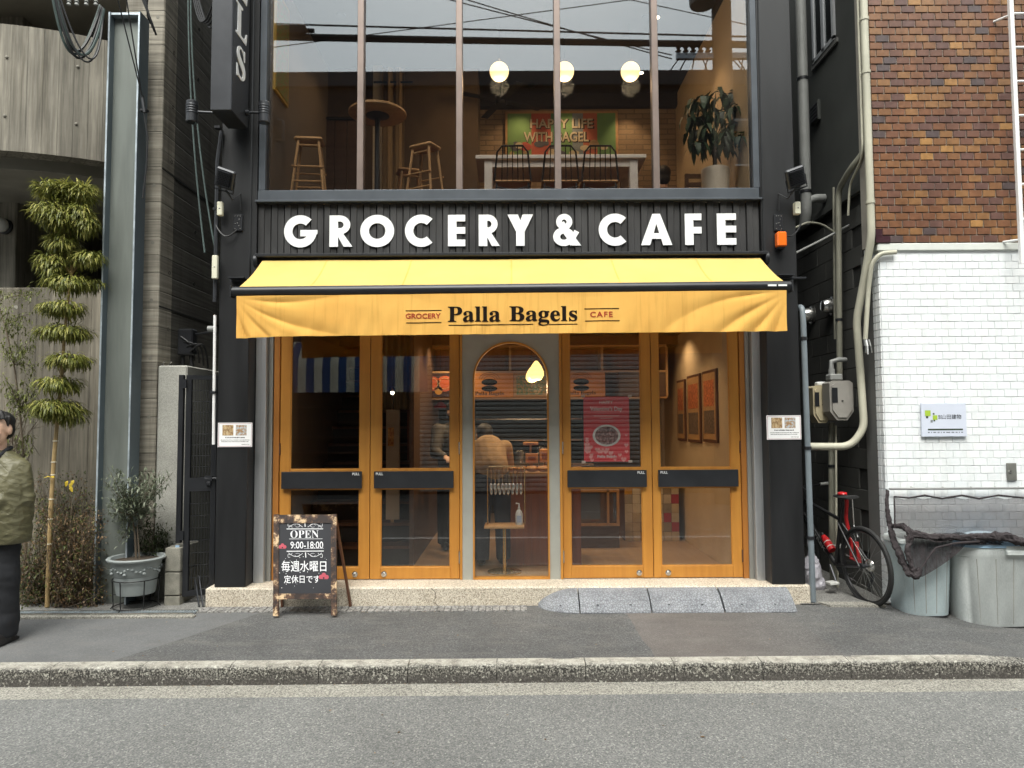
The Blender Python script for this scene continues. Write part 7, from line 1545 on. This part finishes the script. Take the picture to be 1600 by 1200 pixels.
b = MB(); head(b, o_, 1.0); cap(b, o_-Vector((0, -.02, .20)), o_-Vector((0, -.01, .08)), .055, .05); cap(b, o_-Vector((0, 0, .72)), o_-Vector((0, 0, .35)), .16, .17)
for q in (-1, 1): cap(b, o_+Vector((q*.09, -.02, -.74)), o_+Vector((q*.11, -.42, -.72)), .08, .065); cap(b, o_+Vector((q*.11, -.42, -.72)), Vector((c.x+q*.11, 1.9, UF+.08)), .06, .045); cap(b, o_+Vector((q*.19, 0, -.26)), o_+Vector((q*.22, -.1, -.52)), .05, .04); cap(b, o_+Vector((q*.22, -.1, -.52)), o_+Vector((q*.10, -.30, -.52)), .04, .03); hand(b, o_+Vector((q*.10, -.30, -.52)), Vector((-q*.5, -.8, 0)), Vector((-q, .3, .3)), Vector((0, 0, 1)))
fuse(b, .012, 3).build('body', MT['skin'], t, True)
b = MB(); cap(b, o_-Vector((0, 0, .70)), o_-Vector((0, 0, .33)), .19, .20); cap(b, o_+Vector((-.15, 0, -.25)), o_+Vector((.15, 0, -.25)), .09, .09)
for q in (-1, 1): cap(b, o_+Vector((q*.19, 0, -.27)), o_+Vector((q*.22, -.1, -.52)), .085, .08); cap(b, o_+Vector((q*.22, -.1, -.52)), o_+Vector((q*.11, -.27, -.52)), .08, .06)
fuse(b, .016, 4).build('jacket', MT['brown_cloth'], t, True); b = MB()
for q in (-1, 1): cap(b, o_+Vector((q*.09, -.02, -.75)), o_+Vector((q*.11, -.42, -.73)), .10, .085); cap(b, o_+Vector((q*.11, -.42, -.73)), Vector((c.x+q*.11, 1.9, UF+.06)), .085, .07)
fuse(b, .016, 3).build('trousers', MT['darkcloth'], t, True); b = MB(); b.ball(o_+Vector((0, .03, .045)), .092, .104, .09, 20, 14); b.ball(o_+Vector((0, .05, -.03)), .082, .07, .08, 16, 10); fuse(b, .01, 2).build('hair', MT['hair'], t, True); t.rotation_euler = (0, 0, math.pi)
t = thing('bench_seat', 'low dark bench under the seated person upstairs', 'bench', (c.x, 2.3, UF)); mb = MB(); mb.box(c.x-.5, c.x+.5, 2.05, 2.55, zh-.90 if zh-.90 > UF+.05 else UF+.05, zh-.85, .01); mb.build('seat', MT['walnut'], t); mb = MB(); mb.box(c.x-.48, c.x-.44, 2.1, 2.5, UF, zh-.85); mb.build('leg', MT['walnut'], t); mb = MB(); mb.box(c.x+.44, c.x+.48, 2.1, 2.5, UF, zh-.85); mb.build('leg', MT['walnut'], t)

# ================================================================ ground floor shop
SY = 2.65
for k, (x, y, wv) in enumerate(((-.6, 1.5, 27), (.55, 1.7, 31), (1.45, 1.2, 16), (1.75, 2.1, 13), (-.75, 2.3, 20), (.2, 3.9, 13), (-.9, 3.6, 9))):
    t = thing('downlight', 'recessed ceiling light inside the shop, '+('over the spoon stand', 'over the counter', 'near the right doors', 'by the framed pictures', 'by the left cabinet', 'over the kitchen centre', 'over the kitchen left')[k], 'downlight', (x, y, 2.71), 'ceiling lights inside the shop'); mb = MB(); mb.lathe([(0,-.012),(.035,-.012),(.035,.0)], (x, y, 2.715), 16); mb.build('lens', DOWN, t); mb = MB(); mb.lathe([(.036,-.016),(.05,-.016),(.05,.004)], (x, y, 2.715), 16); mb.build('ring', MT['blackmetal'], t)
    spotl(t, (x, y, 2.69), wv, 130, (x, y, 0) if k != 3 else (2.09, y, 1.2))
# overhead timber cabinet with picture panels
zT, zM, zB_ = P(800, 541, SY).z, P(800, 581, SY).z, P(800, 622, SY).z; xs_ = [P(px, 580, SY).x for px in (653, 797, 941, 1042)]
t = thing('overhead_cabinet', 'timber overhead cabinet with open boxes above the shop kitchen', 'cabinet', (0, SY, zB_))
for z in (zT, zM, zB_): mb = MB(); mb.box(xs_[0], xs_[-1], SY, SY+.34, z-.012, z+.012); mb.build('shelf', MT['wood_x'], t)
for x in xs_: mb = MB(); mb.box(x-.014, x+.014, SY+.002, SY+.338, zB_+.012, zT-.012); mb.build('divider', MT['wood'], t)
mb = MB(); mb.box(xs_[0], xs_[-1], SY+.341, SY+.36, zB_, zT); mb.build('back', MT['wood_red'], t)
mb = MB(); mb.box(XL, XR, SY-.02, SY+.36, zT+.014, 2.72); mb.build('valance_board', MT['wood_dark'], t)
OR = M('orange_panel', (.62,.26,.06), .6, 0, .05)
def logo_panel(cx, nm):
    w_ = .60; mb = MB(); mb.box(cx-w_/2, cx+w_/2, SY-.012, SY-.002, zB_+.014, zM-.014); p = mb.build('logo_panel', OR, t); zc = (zB_+zM)/2; h = zM-zB_
    mb = MB(); mb.lathe([(0,-.003),(.10,-.003),(.10,0)], (cx, SY-.0125, zc+.035), 20, 'y', 1.0, .42); mb.lathe([(0,-.003),(.10,-.003),(.10,0)], (cx, SY-.0125, zc-.045), 20, 'y', 1.0, .36); mb.build('sandwich_mark', MT['print_black'], p)
    for r in (.07, .10, .13):
        mb = MB(); mb.tube([(cx+r*math.cos(R(a)), SY-.014, zc+.065+r*.7*math.sin(R(a))) for a in range(10, 171, 16)], .003, 4); mb.build('steam_mark', MT['print_black'], p)
    mb = MB(); wtext(mb, mathbold('Palla Bagels'), cx, zB_+.055, SY-.0125, .06, .36, .001, .004); mb.build('lettering', MT['print_black'], p)
logo_panel(P(761, 600, SY).x+.03, 'a'); logo_panel(P(908, 600, SY).x, 'b')
mx = P(826, 600, SY).x+.0; mb = MB(); mb.box(P(800, 600, SY).x+.02, P(855, 600, SY).x, SY-.014, SY-.002, zB_+.016, zM-.016); p = mb.build('menu_frame', MT['wood_x'], t); mb = MB(); mb.box(P(807, 600, SY).x, P(853, 600, SY).x, SY-.017, SY-.0145, zB_+.04, zM-.05); mb.build('menu_picture', photo_mat('menu_photo', 2, [(.35,(.10,.20,.12)),(.5,(.16,.26,.15)),(.58,(.45,.26,.10)),(.7,(.55,.42,.22))]), p)
a, b = P(657, 600, SY).x, P(703, 600, SY).x; mb = MB(); mb.box(a, b, SY-.012, SY-.002, zB_+.02, zM-.02); p = mb.build('menu_board', M('menu_dark', (.05,.02,.02), .6), t)
for k, (u, r, cc) in enumerate(((.42, .09, (.55,.10,.03)), (.83, .10, (.60,.12,.03)), (.62, .05, (.60,.30,.05)))): mb = MB(); mb.lathe([(0,-.004),(r,-.004),(r,0)], (a+(b-a)*u, SY-.0125, (zB_+zM)/2+(-.07 if k == 2 else .02)), 18, 'y'); mb.build('dish_picture', flat(cc), p); 
for k, (u, r) in enumerate(((.42, .065), (.83, .07))): mb = MB(); mb.tube([(a+(b-a)*u+r*math.cos(R(x)), SY-.0175, (zB_+zM)/2+.02+r*math.sin(R(x))) for x in range(0, 360, 24)], .004, 4, closed=True); mb.build('dish_ring', flat((.65,.45,.25)), p)
mb = MB(); a = P(1010, 600, SY).x-.35; mb.box(a, xs_[-1]-.02, SY-.01, SY-.002, zB_+.014, zM-.014); mb.build('plain_panel', MT['walnut'], t)
# counter
CY = .95; x0, x1 = P(792, 800, CY).x, P(908, 800, CY).x; zc_ = P(830, 738, CY).z; t = thing('counter', 'red brown timber serving counter inside the arch opening', 'counter', ((x0+x1)/2, CY, FL))
n = 9
for k in range(n): a = x0+(x1-x0)*k/n; mb = MB(); mb.box(a, a+(x1-x0)/n-.003, CY, CY+.02, FL, zc_-.04); mb.build('front_board', MT['wood_red'], t)
mb = MB(); mb.box(x0, x1, CY+.021, CY+.6, FL, zc_-.04); mb.build('carcass', MT['wood_dark'], t); mb = MB(); mb.box(x0-.03, x1+.03, CY-.03, CY+.63, zc_-.039, zc_, .004); mb.build('countertop', MT['wood_x'], t)
rng = random.Random(71)
for k in range(13):
    x = x0+.03+(x1-x0-.06)*(k % 7)/6; y = CY+.05+.16*(k//7); mb = MB(); mb.tube([(x+.036*math.cos(2*math.pi*i/14), y+.036*math.sin(2*math.pi*i/14), zc_+.03) for i in range(14)], .024, 7, closed=True); tt = thing('bagel', 'golden bagel on the serving counter, '+('front', 'back')[k//7]+' row', 'bagel', (x, y, zc_), 'bagels on the counter, '+('front', 'back')[k//7]+' row'); mb.build('crust', M('bagel_crust', (.42,.20,.06), .5, 0, .3, 20.0) if k == 0 else bpy.data.materials['bagel_crust'], tt, True)
KR = M('kraft_card', (.50,.25,.10), .7, 0, .08)
for k, (px, py, w_, h_) in enumerate(((831, 716, .13, .10), (851, 712, .11, .14), (829, 693, .16, .03))):
    c = P(px, py, CY+.35); mb = MB(); mb.box(c.x-w_/2, c.x+w_/2, CY+.30, CY+.45, c.z-h_/2, c.z+h_/2, .004); tt = thing('card_box', ('left kraft card box behind the bagels', 'taller kraft card box behind the bagels', 'flat price card above the kraft boxes')[k], 'box', (c.x, CY+.35, zc_)); mb.build('box', KR, tt); mb = MB(); mb.box(c.x-w_*.3, c.x+w_*.3, CY+.296, CY+.2995, c.z-h_*.2, c.z+h_*.2); mb.build('label', MT['wood_red'], tt); mb = MB(); mb.box(c.x-.01, c.x+.01, CY+.36, CY+.38, zc_, c.z-h_/2); mb.build('prop', MT['wood'], tt)
# spoon stand behind the arch
c = P(788, 823, .62); t = thing('display_stand', 'brass stand with small tray and hanging rail behind the arched glass', 'stand', (c.x, .62, FL)); zt = c.z
mb = MB(); mb.lathe([(0, FL), (.165, FL), (.165, FL+.012), (.03, FL+.022), (0, FL+.022)], (c.x, .62, 0), 28); mb.build('base', MT['brass'], t, True); mb = MB(); mb.tube([(c.x, .62, FL+.02), (c.x, .62, zt)], .017, 12); mb.build('column', MT['brass'], t, True); mb = MB(); mb.box(c.x-.19, c.x+.19, .48, .76, zt, zt+.022, .004); mb.build('tray', MT['wood_x'], t)
zr_ = P(790, 729, .62).z; mb = MB(); xa, xb = P(762, 800, .62).x, P(820, 800, .62).x; mb.tube([(xa, .62, zt+.02), (xa, .62, zr_-.02), (xa+.02, .62, zr_), (xb-.02, .62, zr_), (xb, .62, zr_-.02), (xb, .62, zt+.02)], .0055, 8); mb.build('rail', MT['brass'], t, True)
for row, (zz, n) in enumerate(((zr_-.01, 9), (zr_-.06, 8))):
    for k in range(n):
        x = xa+.035+(xb-xa-.07)*k/(n-1); y = .60+.03*row; tt = thing('hanging_spoon', 'silver spoon hanging from the brass rail, '+('front', 'rear')[row]+' row', 'spoon', (x, y, zz-.25), 'spoons on the brass rail, '+('front', 'rear')[row]+' row'); mb = MB(); mb.tube([(x, y, zz), (x, y, zz-.15)], [.004, .003], 6); mb.build('handle', MT['brass'] if k % 2 else MT['silver'], tt); mb = MB(); mb.ball((x, y, zz-.18), .016, .007, .032, 10, 8); mb.build('bowl', MT['silver'], tt, True)
c = P(811, 803, .60); t = thing('sanitiser_bottle', 'clear pump bottle with pale label standing on the tray', 'bottle', (c.x, .60, zt+.022)); z0 = zt+.022
mb = MB(); mb.lathe([(0, z0), (.034, z0), (.036, z0+.01), (.036, z0+.10), (.026, z0+.13), (.012, z0+.145), (.012, z0+.165), (0, z0+.165)], (c.x, .60, 0), 20); mb.build('bottle', M('frosted_plastic', (.58,.56,.52), .3, 0, .03), t, True); mb = MB(); mb.tube([(c.x, .60, z0+.16), (c.x, .60, z0+.20), (c.x-.03, .59, z0+.205)], .007, 8); mb.build('pump', MT['white'], t, True); mb = MB(); mb.box(c.x-.024, c.x+.024, .562, .5635, z0+.025, z0+.09); mb.build('label', M('label_blue', (.35,.40,.50), .6), t)
# pendant seen through the arch
c = P(838, 582, 1.0); t = thing('pendant_lamp', 'glowing yellow pear shaped pendant lamp behind the arched glass', 'pendant lamp', (c.x, 1.0, c.z))
for dx_, dz_, s_ in ((0, 0, 1.0), (-.045, -.03, .80)):  # smaller second shade is added, standing in for the lamp's reflection in the glazing
    q = c+Vector((dx_, .12 if dx_ else 0, dz_)); mb = MB(); mb.lathe([(0,-.085*s_),(.05*s_,-.075*s_),(.078*s_,-.03*s_),(.074*s_,.015*s_),(.05*s_,.07*s_),(.025*s_,.105*s_),(.012*s_,.12*s_)], q, 24); mb.build('shade', PEND, t, True); mb = MB(); mb.tube([q+Vector((0, 0, .12*s_)), (q.x, q.y, 2.72)], .003, 6); mb.build('cord', MT['cable'], t)
bulb(t, c-Vector((0, .0, .16)), 5, .06)
# poster on the third door
A, B = P(911.5, 620, .345), P(984, 721, .345); cx, W_, H_ = (A.x+B.x)/2, B.x-A.x, A.z-B.z; t = thing('valentine_poster', 'red poster with white plate and hearts taped inside the third door', 'poster', (cx, .345, B.z))
PK = M('poster_red', (.78,.045,.055), .6, 0, .05); PI = M('poster_pink', (.85,.34,.32), .6); PW = M('poster_white', (.78,.74,.70), .6)
mb = MB(); mb.box(A.x, B.x, .345, .3465, B.z, A.z); mb.build('sheet', PK, t); Yp = .3445
mb = MB(); wtext(mb, 'HAPPY', cx, A.z-.085*H_, Yp, .028, .125, .0004, -.004); wtext(mb, "Valentine's Day", cx, A.z-.195*H_, Yp, .052, .30, .0004, .006); mb.box(cx-.12, cx+.12, Yp-.0003, Yp, A.z-.30*H_, A.z-.294*H_).box(cx-.06, cx+.06, Yp-.0003, Yp, A.z-.335*H_, A.z-.33*H_); wtext(mb, mathbold('Palla Bagels'), cx, B.z+.075*H_, Yp-.002, .032, .18, .0004, .006); mb.build('lettering', PW, t)
zc = A.z-.60*H_; mb = MB(); mb.lathe([(0,-.0010),(.13,-.0010),(.13,0)], (cx, Yp, zc), 32, 'y', 1.0, .78); mb.build('plate_picture', PW, t); mb = MB(); mb.lathe([(0,-.0016),(.108,-.0016),(.108,0)], (cx, Yp-.0005, zc), 28, 'y', 1.0, .78); mb.build('dish_picture', photo_mat('cake_photo', 9, [(.35,(.06,.02,.02)),(.5,(.20,.07,.06)),(.6,(.50,.30,.28)),(.72,(.60,.12,.15))]), t)
rng = random.Random(12); hm = MB()
for k in range(30):
    x, z, s_ = rng.uniform(A.x+.02, B.x-.02), B.z+H_*rng.uniform(.02, .22), rng.uniform(.012, .03)
    if k > 20: x = rng.choice((A.x+.03, B.x-.03)); z = B.z+H_*rng.uniform(.2, .42)
    pts = [(x+s_*.062*16*math.sin(q)**3*1.0, z+s_*.062*(13*math.cos(q)-5*math.cos(2*q)-2*math.cos(3*q)-math.cos(4*q))) for q in [2*math.pi*i/18 for i in range(18)]]; hm.add([(u, Yp-.0004-.00002*k, v) for u, v in pts], [tuple(range(18))])
o = hm.build('heart_print', PI, t); o['kind'] = 'stuff'
for px, py in ((911, 619), (984, 619), (912, 722), (985, 721)): c = P(px, py, .343); mb = MB(); mb.box(c.x-.018, c.x+.018, .3435, .3445, c.z-.012, c.z+.012); mb.build('tape', M('clear_tape', (.62,.52,.45), .4) if (px, py) == (911, 619) else bpy.data.materials['clear_tape'], t)
# right wall pictures
for k, (pxa, pxb, pyt, pyb, lb) in enumerate(((1101, 1123, 578, 690, 'framed food poster on the right shop wall, nearest the door'), (1077, 1097, 585, 690, 'framed food poster on the right shop wall, middle'), (1061, 1073, 592, 688, 'framed poster on the right shop wall, farthest in'))):
    a, b = PX(pxb, (pyt+pyb)/2, XR), PX(pxa, (pyt+pyb)/2, XR); zt, zb = PX(pxa, pyt+3, XR).z, PX(pxa, pyb, XR).z; t = thing('framed_poster', lb, 'picture', (XR, a.y, zb), 'framed posters on the right shop wall')
    mb = MB(); mb.box(XR-.025, XR-.001, a.y, b.y, zb, zt, .003); mb.build('frame', MT['wood_dark'], t); mb = MB(); mb.box(XR-.027, XR-.0255, a.y+.03, b.y-.03, zb+.03, zt-.03); mb.build('mount', MT['wood_x'], t)
    for z0, z1, cc in ((.50, .86, (.42,.13,.05)), (.12, .44, (.14,.10,.07))): mb = MB(); mb.box(XR-.029, XR-.0275, a.y+.07, b.y-.07, zb+(zt-zb)*z0, zb+(zt-zb)*z1); mb.build('picture', photo_mat('wallpic%d%d' % (k, int(z0*100)), k, [(.35, tuple(x*.4 for x in cc)), (.5, cc), (.65, tuple(min(1, x*2) for x in cc))]), t)
# tiled cabinet in many colours, dark display case, white door frame
TY = 2.4; x0, x1 = P(976, 800, TY).x, P(1061, 800, TY).x; zt = P(1020, 758, TY).z; t = thing('tiled_cabinet', 'cabinet faced with cream yellow and red square tiles inside the right doors', 'cabinet', ((x0+x1)/2, TY, FL)); mb = MB(); mb.box(x0, x1, TY, TY+.6, FL, zt); mb.build('carcass', MT['wood_dark'], t)
rng = random.Random(15); TC = [M('tile_cream', (.50,.42,.28), .3), M('tile_white', (.55,.50,.40), .3), M('tile_mustard', (.52,.28,.04), .3), M('tile_red', (.36,.03,.05), .3), M('tile_grey', (.30,.26,.20), .3)]
nr, nc = 6, 7; tm = [None]*5
for r in range(nr):
    for c in range(nc):
        k = rng.choice((0, 0, 1, 1, 2, 3, 4)); w_, h_ = (x1-x0)/nc, (zt-FL)/nr
        if tm[k] is None: m = MB(); m.box(.002, w_-.002, -.012, 0, .002, h_-.002, .002); tm[k] = m.mesh('tile', TC[k])
        link('tile', tm[k], t, Vector((x0+c*w_, TY, FL+r*h_))-t.location)
mb = MB(); mb.box(x0-.02, x1+.02, TY-.03, TY+.62, zt+.001, zt+.03); mb.build('top', MT['wood_x'], t)
DYc = 1.9; x0, x1 = P(902, 800, DYc).x, P(968, 800, DYc).x; z0, z1 = P(930, 822, DYc).z, P(930, 765, DYc).z; t = thing('display_case', 'low timber framed display case with dark glass inside the third door', 'display case', ((x0+x1)/2, DYc, FL))
mb = MB(); mb.box(x0, x1, DYc+.03, DYc+.45, FL, z1); mb.build('body', MT['walnut'], t)
for a, b, c, d in ((x0, x0+.03, z0, z1), (x1-.03, x1, z0, z1), ((x0+x1)/2+.1, (x0+x1)/2+.125, z0, z1), (x0+.03, x1-.03, z0, z0+.03), (x0+.03, x1-.03, z1-.03, z1)): mb = MB(); mb.box(a, b, DYc, DYc+.029, c, d); mb.build('frame', MT['wood'], t)
mb = MB(); mb.box(x0+.03, x1-.03, DYc+.012, DYc+.018, z0+.03, z1-.03); mb.build('pane', MT['glass'], t)
mb = MB(); a, b = P(1031, 650, 3.6).x, P(1062, 650, 3.6).x; mb.box(a, a+.12, 3.5, 3.62, FL, 2.3).box(a+.12, XR-.01, 3.5, 3.62, 2.2, 2.3); mb.build('inner_door_frame', MT['white_wall'], cafe)
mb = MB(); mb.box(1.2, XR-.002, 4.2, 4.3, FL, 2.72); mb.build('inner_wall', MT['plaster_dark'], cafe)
# kitchen behind: shelves and bench
t = thing('kitchen_bench', 'long dark kitchen bench behind the counter', 'bench', (0, 3.6, FL)); mb = MB(); mb.box(-1.0, 1.1, 3.4, 4.0, FL+.85, FL+.89, .004); mb.build('worktop', MT['steel'], t)
for x in (-.98, 0, 1.06): mb = MB(); mb.box(x, x+.04, 3.42, 3.98, FL, FL+.849); mb.build('support', MT['kitchen'], t)
rng = random.Random(18)
for k in range(6):
    x = -.85+.32*k; h = rng.uniform(.12, .32); mb = MB(); mb.lathe([(0, FL+.89), (.08, FL+.89), (.085, FL+.89+h*.9), (.07, FL+.89+h), (0, FL+.89+h)], (x, 3.65+.1*(k % 2), 0), 16); tt = thing('kitchen_canister', 'steel canister on the kitchen bench', 'canister', (x, 3.65, FL+.89), 'canisters on the kitchen bench'); mb.build('canister', MT['steel'], tt, True); mb = MB(); mb.ball((x, 3.65+.1*(k % 2), FL+.9+h), .02, n=10, m=6); mb.build('knob', MT['wire'], tt)
for k in range(3): mb = MB(); t = thing('kitchen_shelf', ('lowest', 'middle', 'highest')[k]+' steel wall shelf in the kitchen', 'shelf', (0, 5.0, 1.3+.35*k)); mb.box(-1.6, 1.1, 4.95, 5.2, 1.35+.33*k, 1.37+.33*k); mb.build('board', MT['steel'], t); mb = MB(); mb.box(-1.5, -1.47, 5.0, 5.19, 1.25+.33*k, 1.349+.33*k); mb.build('bracket', MT['wire'], t)
# left side: staircase, curtain, narrow partition, equipment
t = thing('staircase', 'dark timber staircase rising inside the leftmost door', 'stairs', (-1.7, 1.2, FL))
for k in range(11): z = FL+.2*(k+1); y = .95+.22*k; mb = MB(); mb.box(XL+.01, -1.05, y, y+.25, z-.03, z); mb.build('tread', MT['wood_dark'], t); mb = MB(); mb.box(XL+.01, -1.05, y+.03, y+.045, z-.2, z-.031); mb.build('riser', MT['ceil_dark'], t)
mb = MB(); mb.box(-1.045, -1.0, .95, 3.4, FL, 2.7); mb.build('partition', MT['walnut'], cafe)
t = thing('shop_curtain', 'golden beige pleated curtain high behind the second door', 'curtain', P(625, 640, 1.9)); xa, xb = P(598, 600, 1.9).x, P(652, 600, 1.9).x; z0 = P(620, 640, 1.9).z; mb = MB(); mb.sheet(lambda u, v: (xa+(xb-xa)*u, 1.9+.03*math.sin(u*34), z0+(2.68-z0)*v), 50, 3, (0, .004, 0)); mb.build('cloth', MT['curtain'], t, True); mb = MB(); mb.tube([(xa-.05, 1.9, 2.69), (xb+.05, 1.9, 2.69)], .012, 8); mb.build('rail', MT['brass'], t)
c = P(612, 800, 1.2); t = thing('standing_screen', 'pale narrow upright panel with warm print behind the second door', 'panel', (c.x, 1.2, FL)); x0, x1 = P(603, 750, 1.2).x, P(624, 750, 1.2).x; mb = MB(); mb.box(x0, x1, 1.2, 1.24, P(610, 812, 1.2).z, P(610, 640, 1.2).z); mb.build('panel', MT['beige'], t); mb = MB(); mb.box(x0+.02, x1-.06, 1.196, 1.1995, P(610, 697, 1.2).z, P(610, 668, 1.2).z); mb.build('print', photo_mat('warm_print', 4, [(.4,(.35,.12,.03)),(.6,(.65,.35,.10))]), t); mb = MB(); mb.box(x0+.05, x0+.08, 1.205, 1.235, FL, P(610, 812, 1.2).z); mb.build('foot', MT['wood'], t)
c = P(613, 612, 1.5); t = thing('steel_lamp', 'small bright steel reading lamp behind the second door', 'lamp', (c.x, 1.5, c.z-.2)); mb = MB(); mb.lathe([(.02,.06),(.035,.05),(.045,0),(0,.0)], c, 16); mb.build('shade', MT['silver'], t, True); mb = MB(); mb.tube([c+Vector((0, 0, .05)), c+Vector((.01, .05, -.3)), (c.x+.02, 1.6, FL)], .01, 8); mb.build('stem', MT['steel'], t); mb = MB(); mb.ball(c-Vector((0, 0, .012)), .02, n=10, m=8); mb.build('lamp_bulb', DOWN, t)
for k, (px, lb) in enumerate(((640, 'left upright red brown post behind the second door'), (652, 'right upright red brown post behind the second door'))): mb = MB(); c = P(px, 750, 2.0); mb.box(c.x-.03, c.x+.03, 2.0, 2.06, FL, 2.7); t = thing('timber_post', lb, 'post', (c.x, 2.0, FL), 'timber posts behind the second door'); mb.build('post', MT['wood_red'], t); mb = MB(); mb.box(c.x-.045, c.x+.045, 1.985, 2.075, FL, FL+.05); mb.build('foot', MT['wood_dark'], t)
c = P(688, 634, 2.9); t = thing('heat_lamp', 'red heat lamp hanging in the kitchen behind the second door', 'lamp', (c.x, 2.9, c.z)); mb = MB(); mb.lathe([(.10,-.03),(.105,-.025),(.05,.03),(.02,.05)], c, 20); mb.build('shade', MT['red'], t, True); mb = MB(); mb.tube([c+Vector((0, 0, .05)), (c.x, 2.9, 2.72)], .004, 6); mb.build('cord', MT['cable'], t)
# two people in the shop
def staff(nm, lb, loc, rz, top, leg, lean=.0, hairm=None):
    t = thing(nm, lb, 'person', (0, 0, 0)); hip = Vector((0, 0, .92)); L = lambda z, y=0: Vector((0, -math.sin(lean)*(z-.92)+y, .92+math.cos(lean)*(z-.92)))
    hc_ = L(1.56, -.02-.06*(lean > .2)); b = MB(); head(b, hc_, 1.05); cap(b, L(1.34), L(1.48), .055, .052); cap(b, L(.98), L(1.30), .14, .15)
    S_ = {q: L(1.36)+Vector((q*.19, 0, 0)) for q in (-1, 1)}; E_ = {q: S_[q]+Vector((q*.06, -.12, -.26)) for q in (-1, 1)}; W2 = {q: E_[q]+Vector((-q*.06, -.22, -.04)) for q in (-1, 1)}
    for q in (-1, 1): cap(b, (q*.09, 0, .92), (q*.10, -.01, .5), .08, .056); cap(b, (q*.10, -.01, .5), (q*.105, .01, .09), .054, .04); cap(b, S_[q], E_[q], .046, .038); cap(b, E_[q], W2[q], .038, .026); hand(b, W2[q], Vector((0, -1, -.1)), Vector((-q, 0, .2)), Vector((0, 0, 1)))
    fuse(b, .012, 3).build('body', MT['skin'], t, True)
    j = MB(); cap(j, L(.95), L(1.28), .18, .185); cap(j, L(1.34)+Vector((-.14, 0, 0)), L(1.34)+Vector((.14, 0, 0)), .085, .085)
    for q in (-1, 1): cap(j, S_[q], E_[q], .078, .068); cap(j, E_[q], E_[q].lerp(W2[q], .8), .066, .05)
    j = fuse(j, .015, 4); j.mapped(lambda v: v+Vector((v.x, v.y, 0)).normalized()*.012*mnoise.noise(v*9)); j.build('top', top, t, True)
    j = MB(); cap(j, (-.05, 0, .88), (.05, 0, .88), .135, .135)
    for q in (-1, 1): cap(j, (q*.09, 0, .84), (q*.105, -.01, .48), .105, .085); j.tube([(q*.105, -.01, .5), (q*.11, 0, .06)], [.086, .075], 14)
    fuse(j, .015, 3).build('trousers', leg, t, True)
    for q in (-1, 1): m = MB(); m.ball((q*.11, -.06, .045), .045, .125, .045, 12, 8); m.build('shoe', MT['shoe'], t, True)
    m = MB(); m.ball(hc_+Vector((0, .03, .05)), .093, .104, .090, 18, 12); m.ball(hc_+Vector((0, .05, -.02)), .083, .07, .08, 14, 10); fuse(m, .010, 2).build('hair', MT['hair'], t, True)
    t.location = loc; t.rotation_euler = (0, 0, rz); return t
c = P(773, 800, 1.0); staff('person', 'customer in tan top and dark trousers bending at the counter', (c.x-.02, .95, FL), R(190), MT['tan'], MT['denim'], .95)
c = P(694, 800, 1.9); staff('person', 'dark clothed person standing in the shop behind the second door', (c.x+.1, 1.95, FL), R(20), MT['kitchen'], MT['darkcloth'], .1)
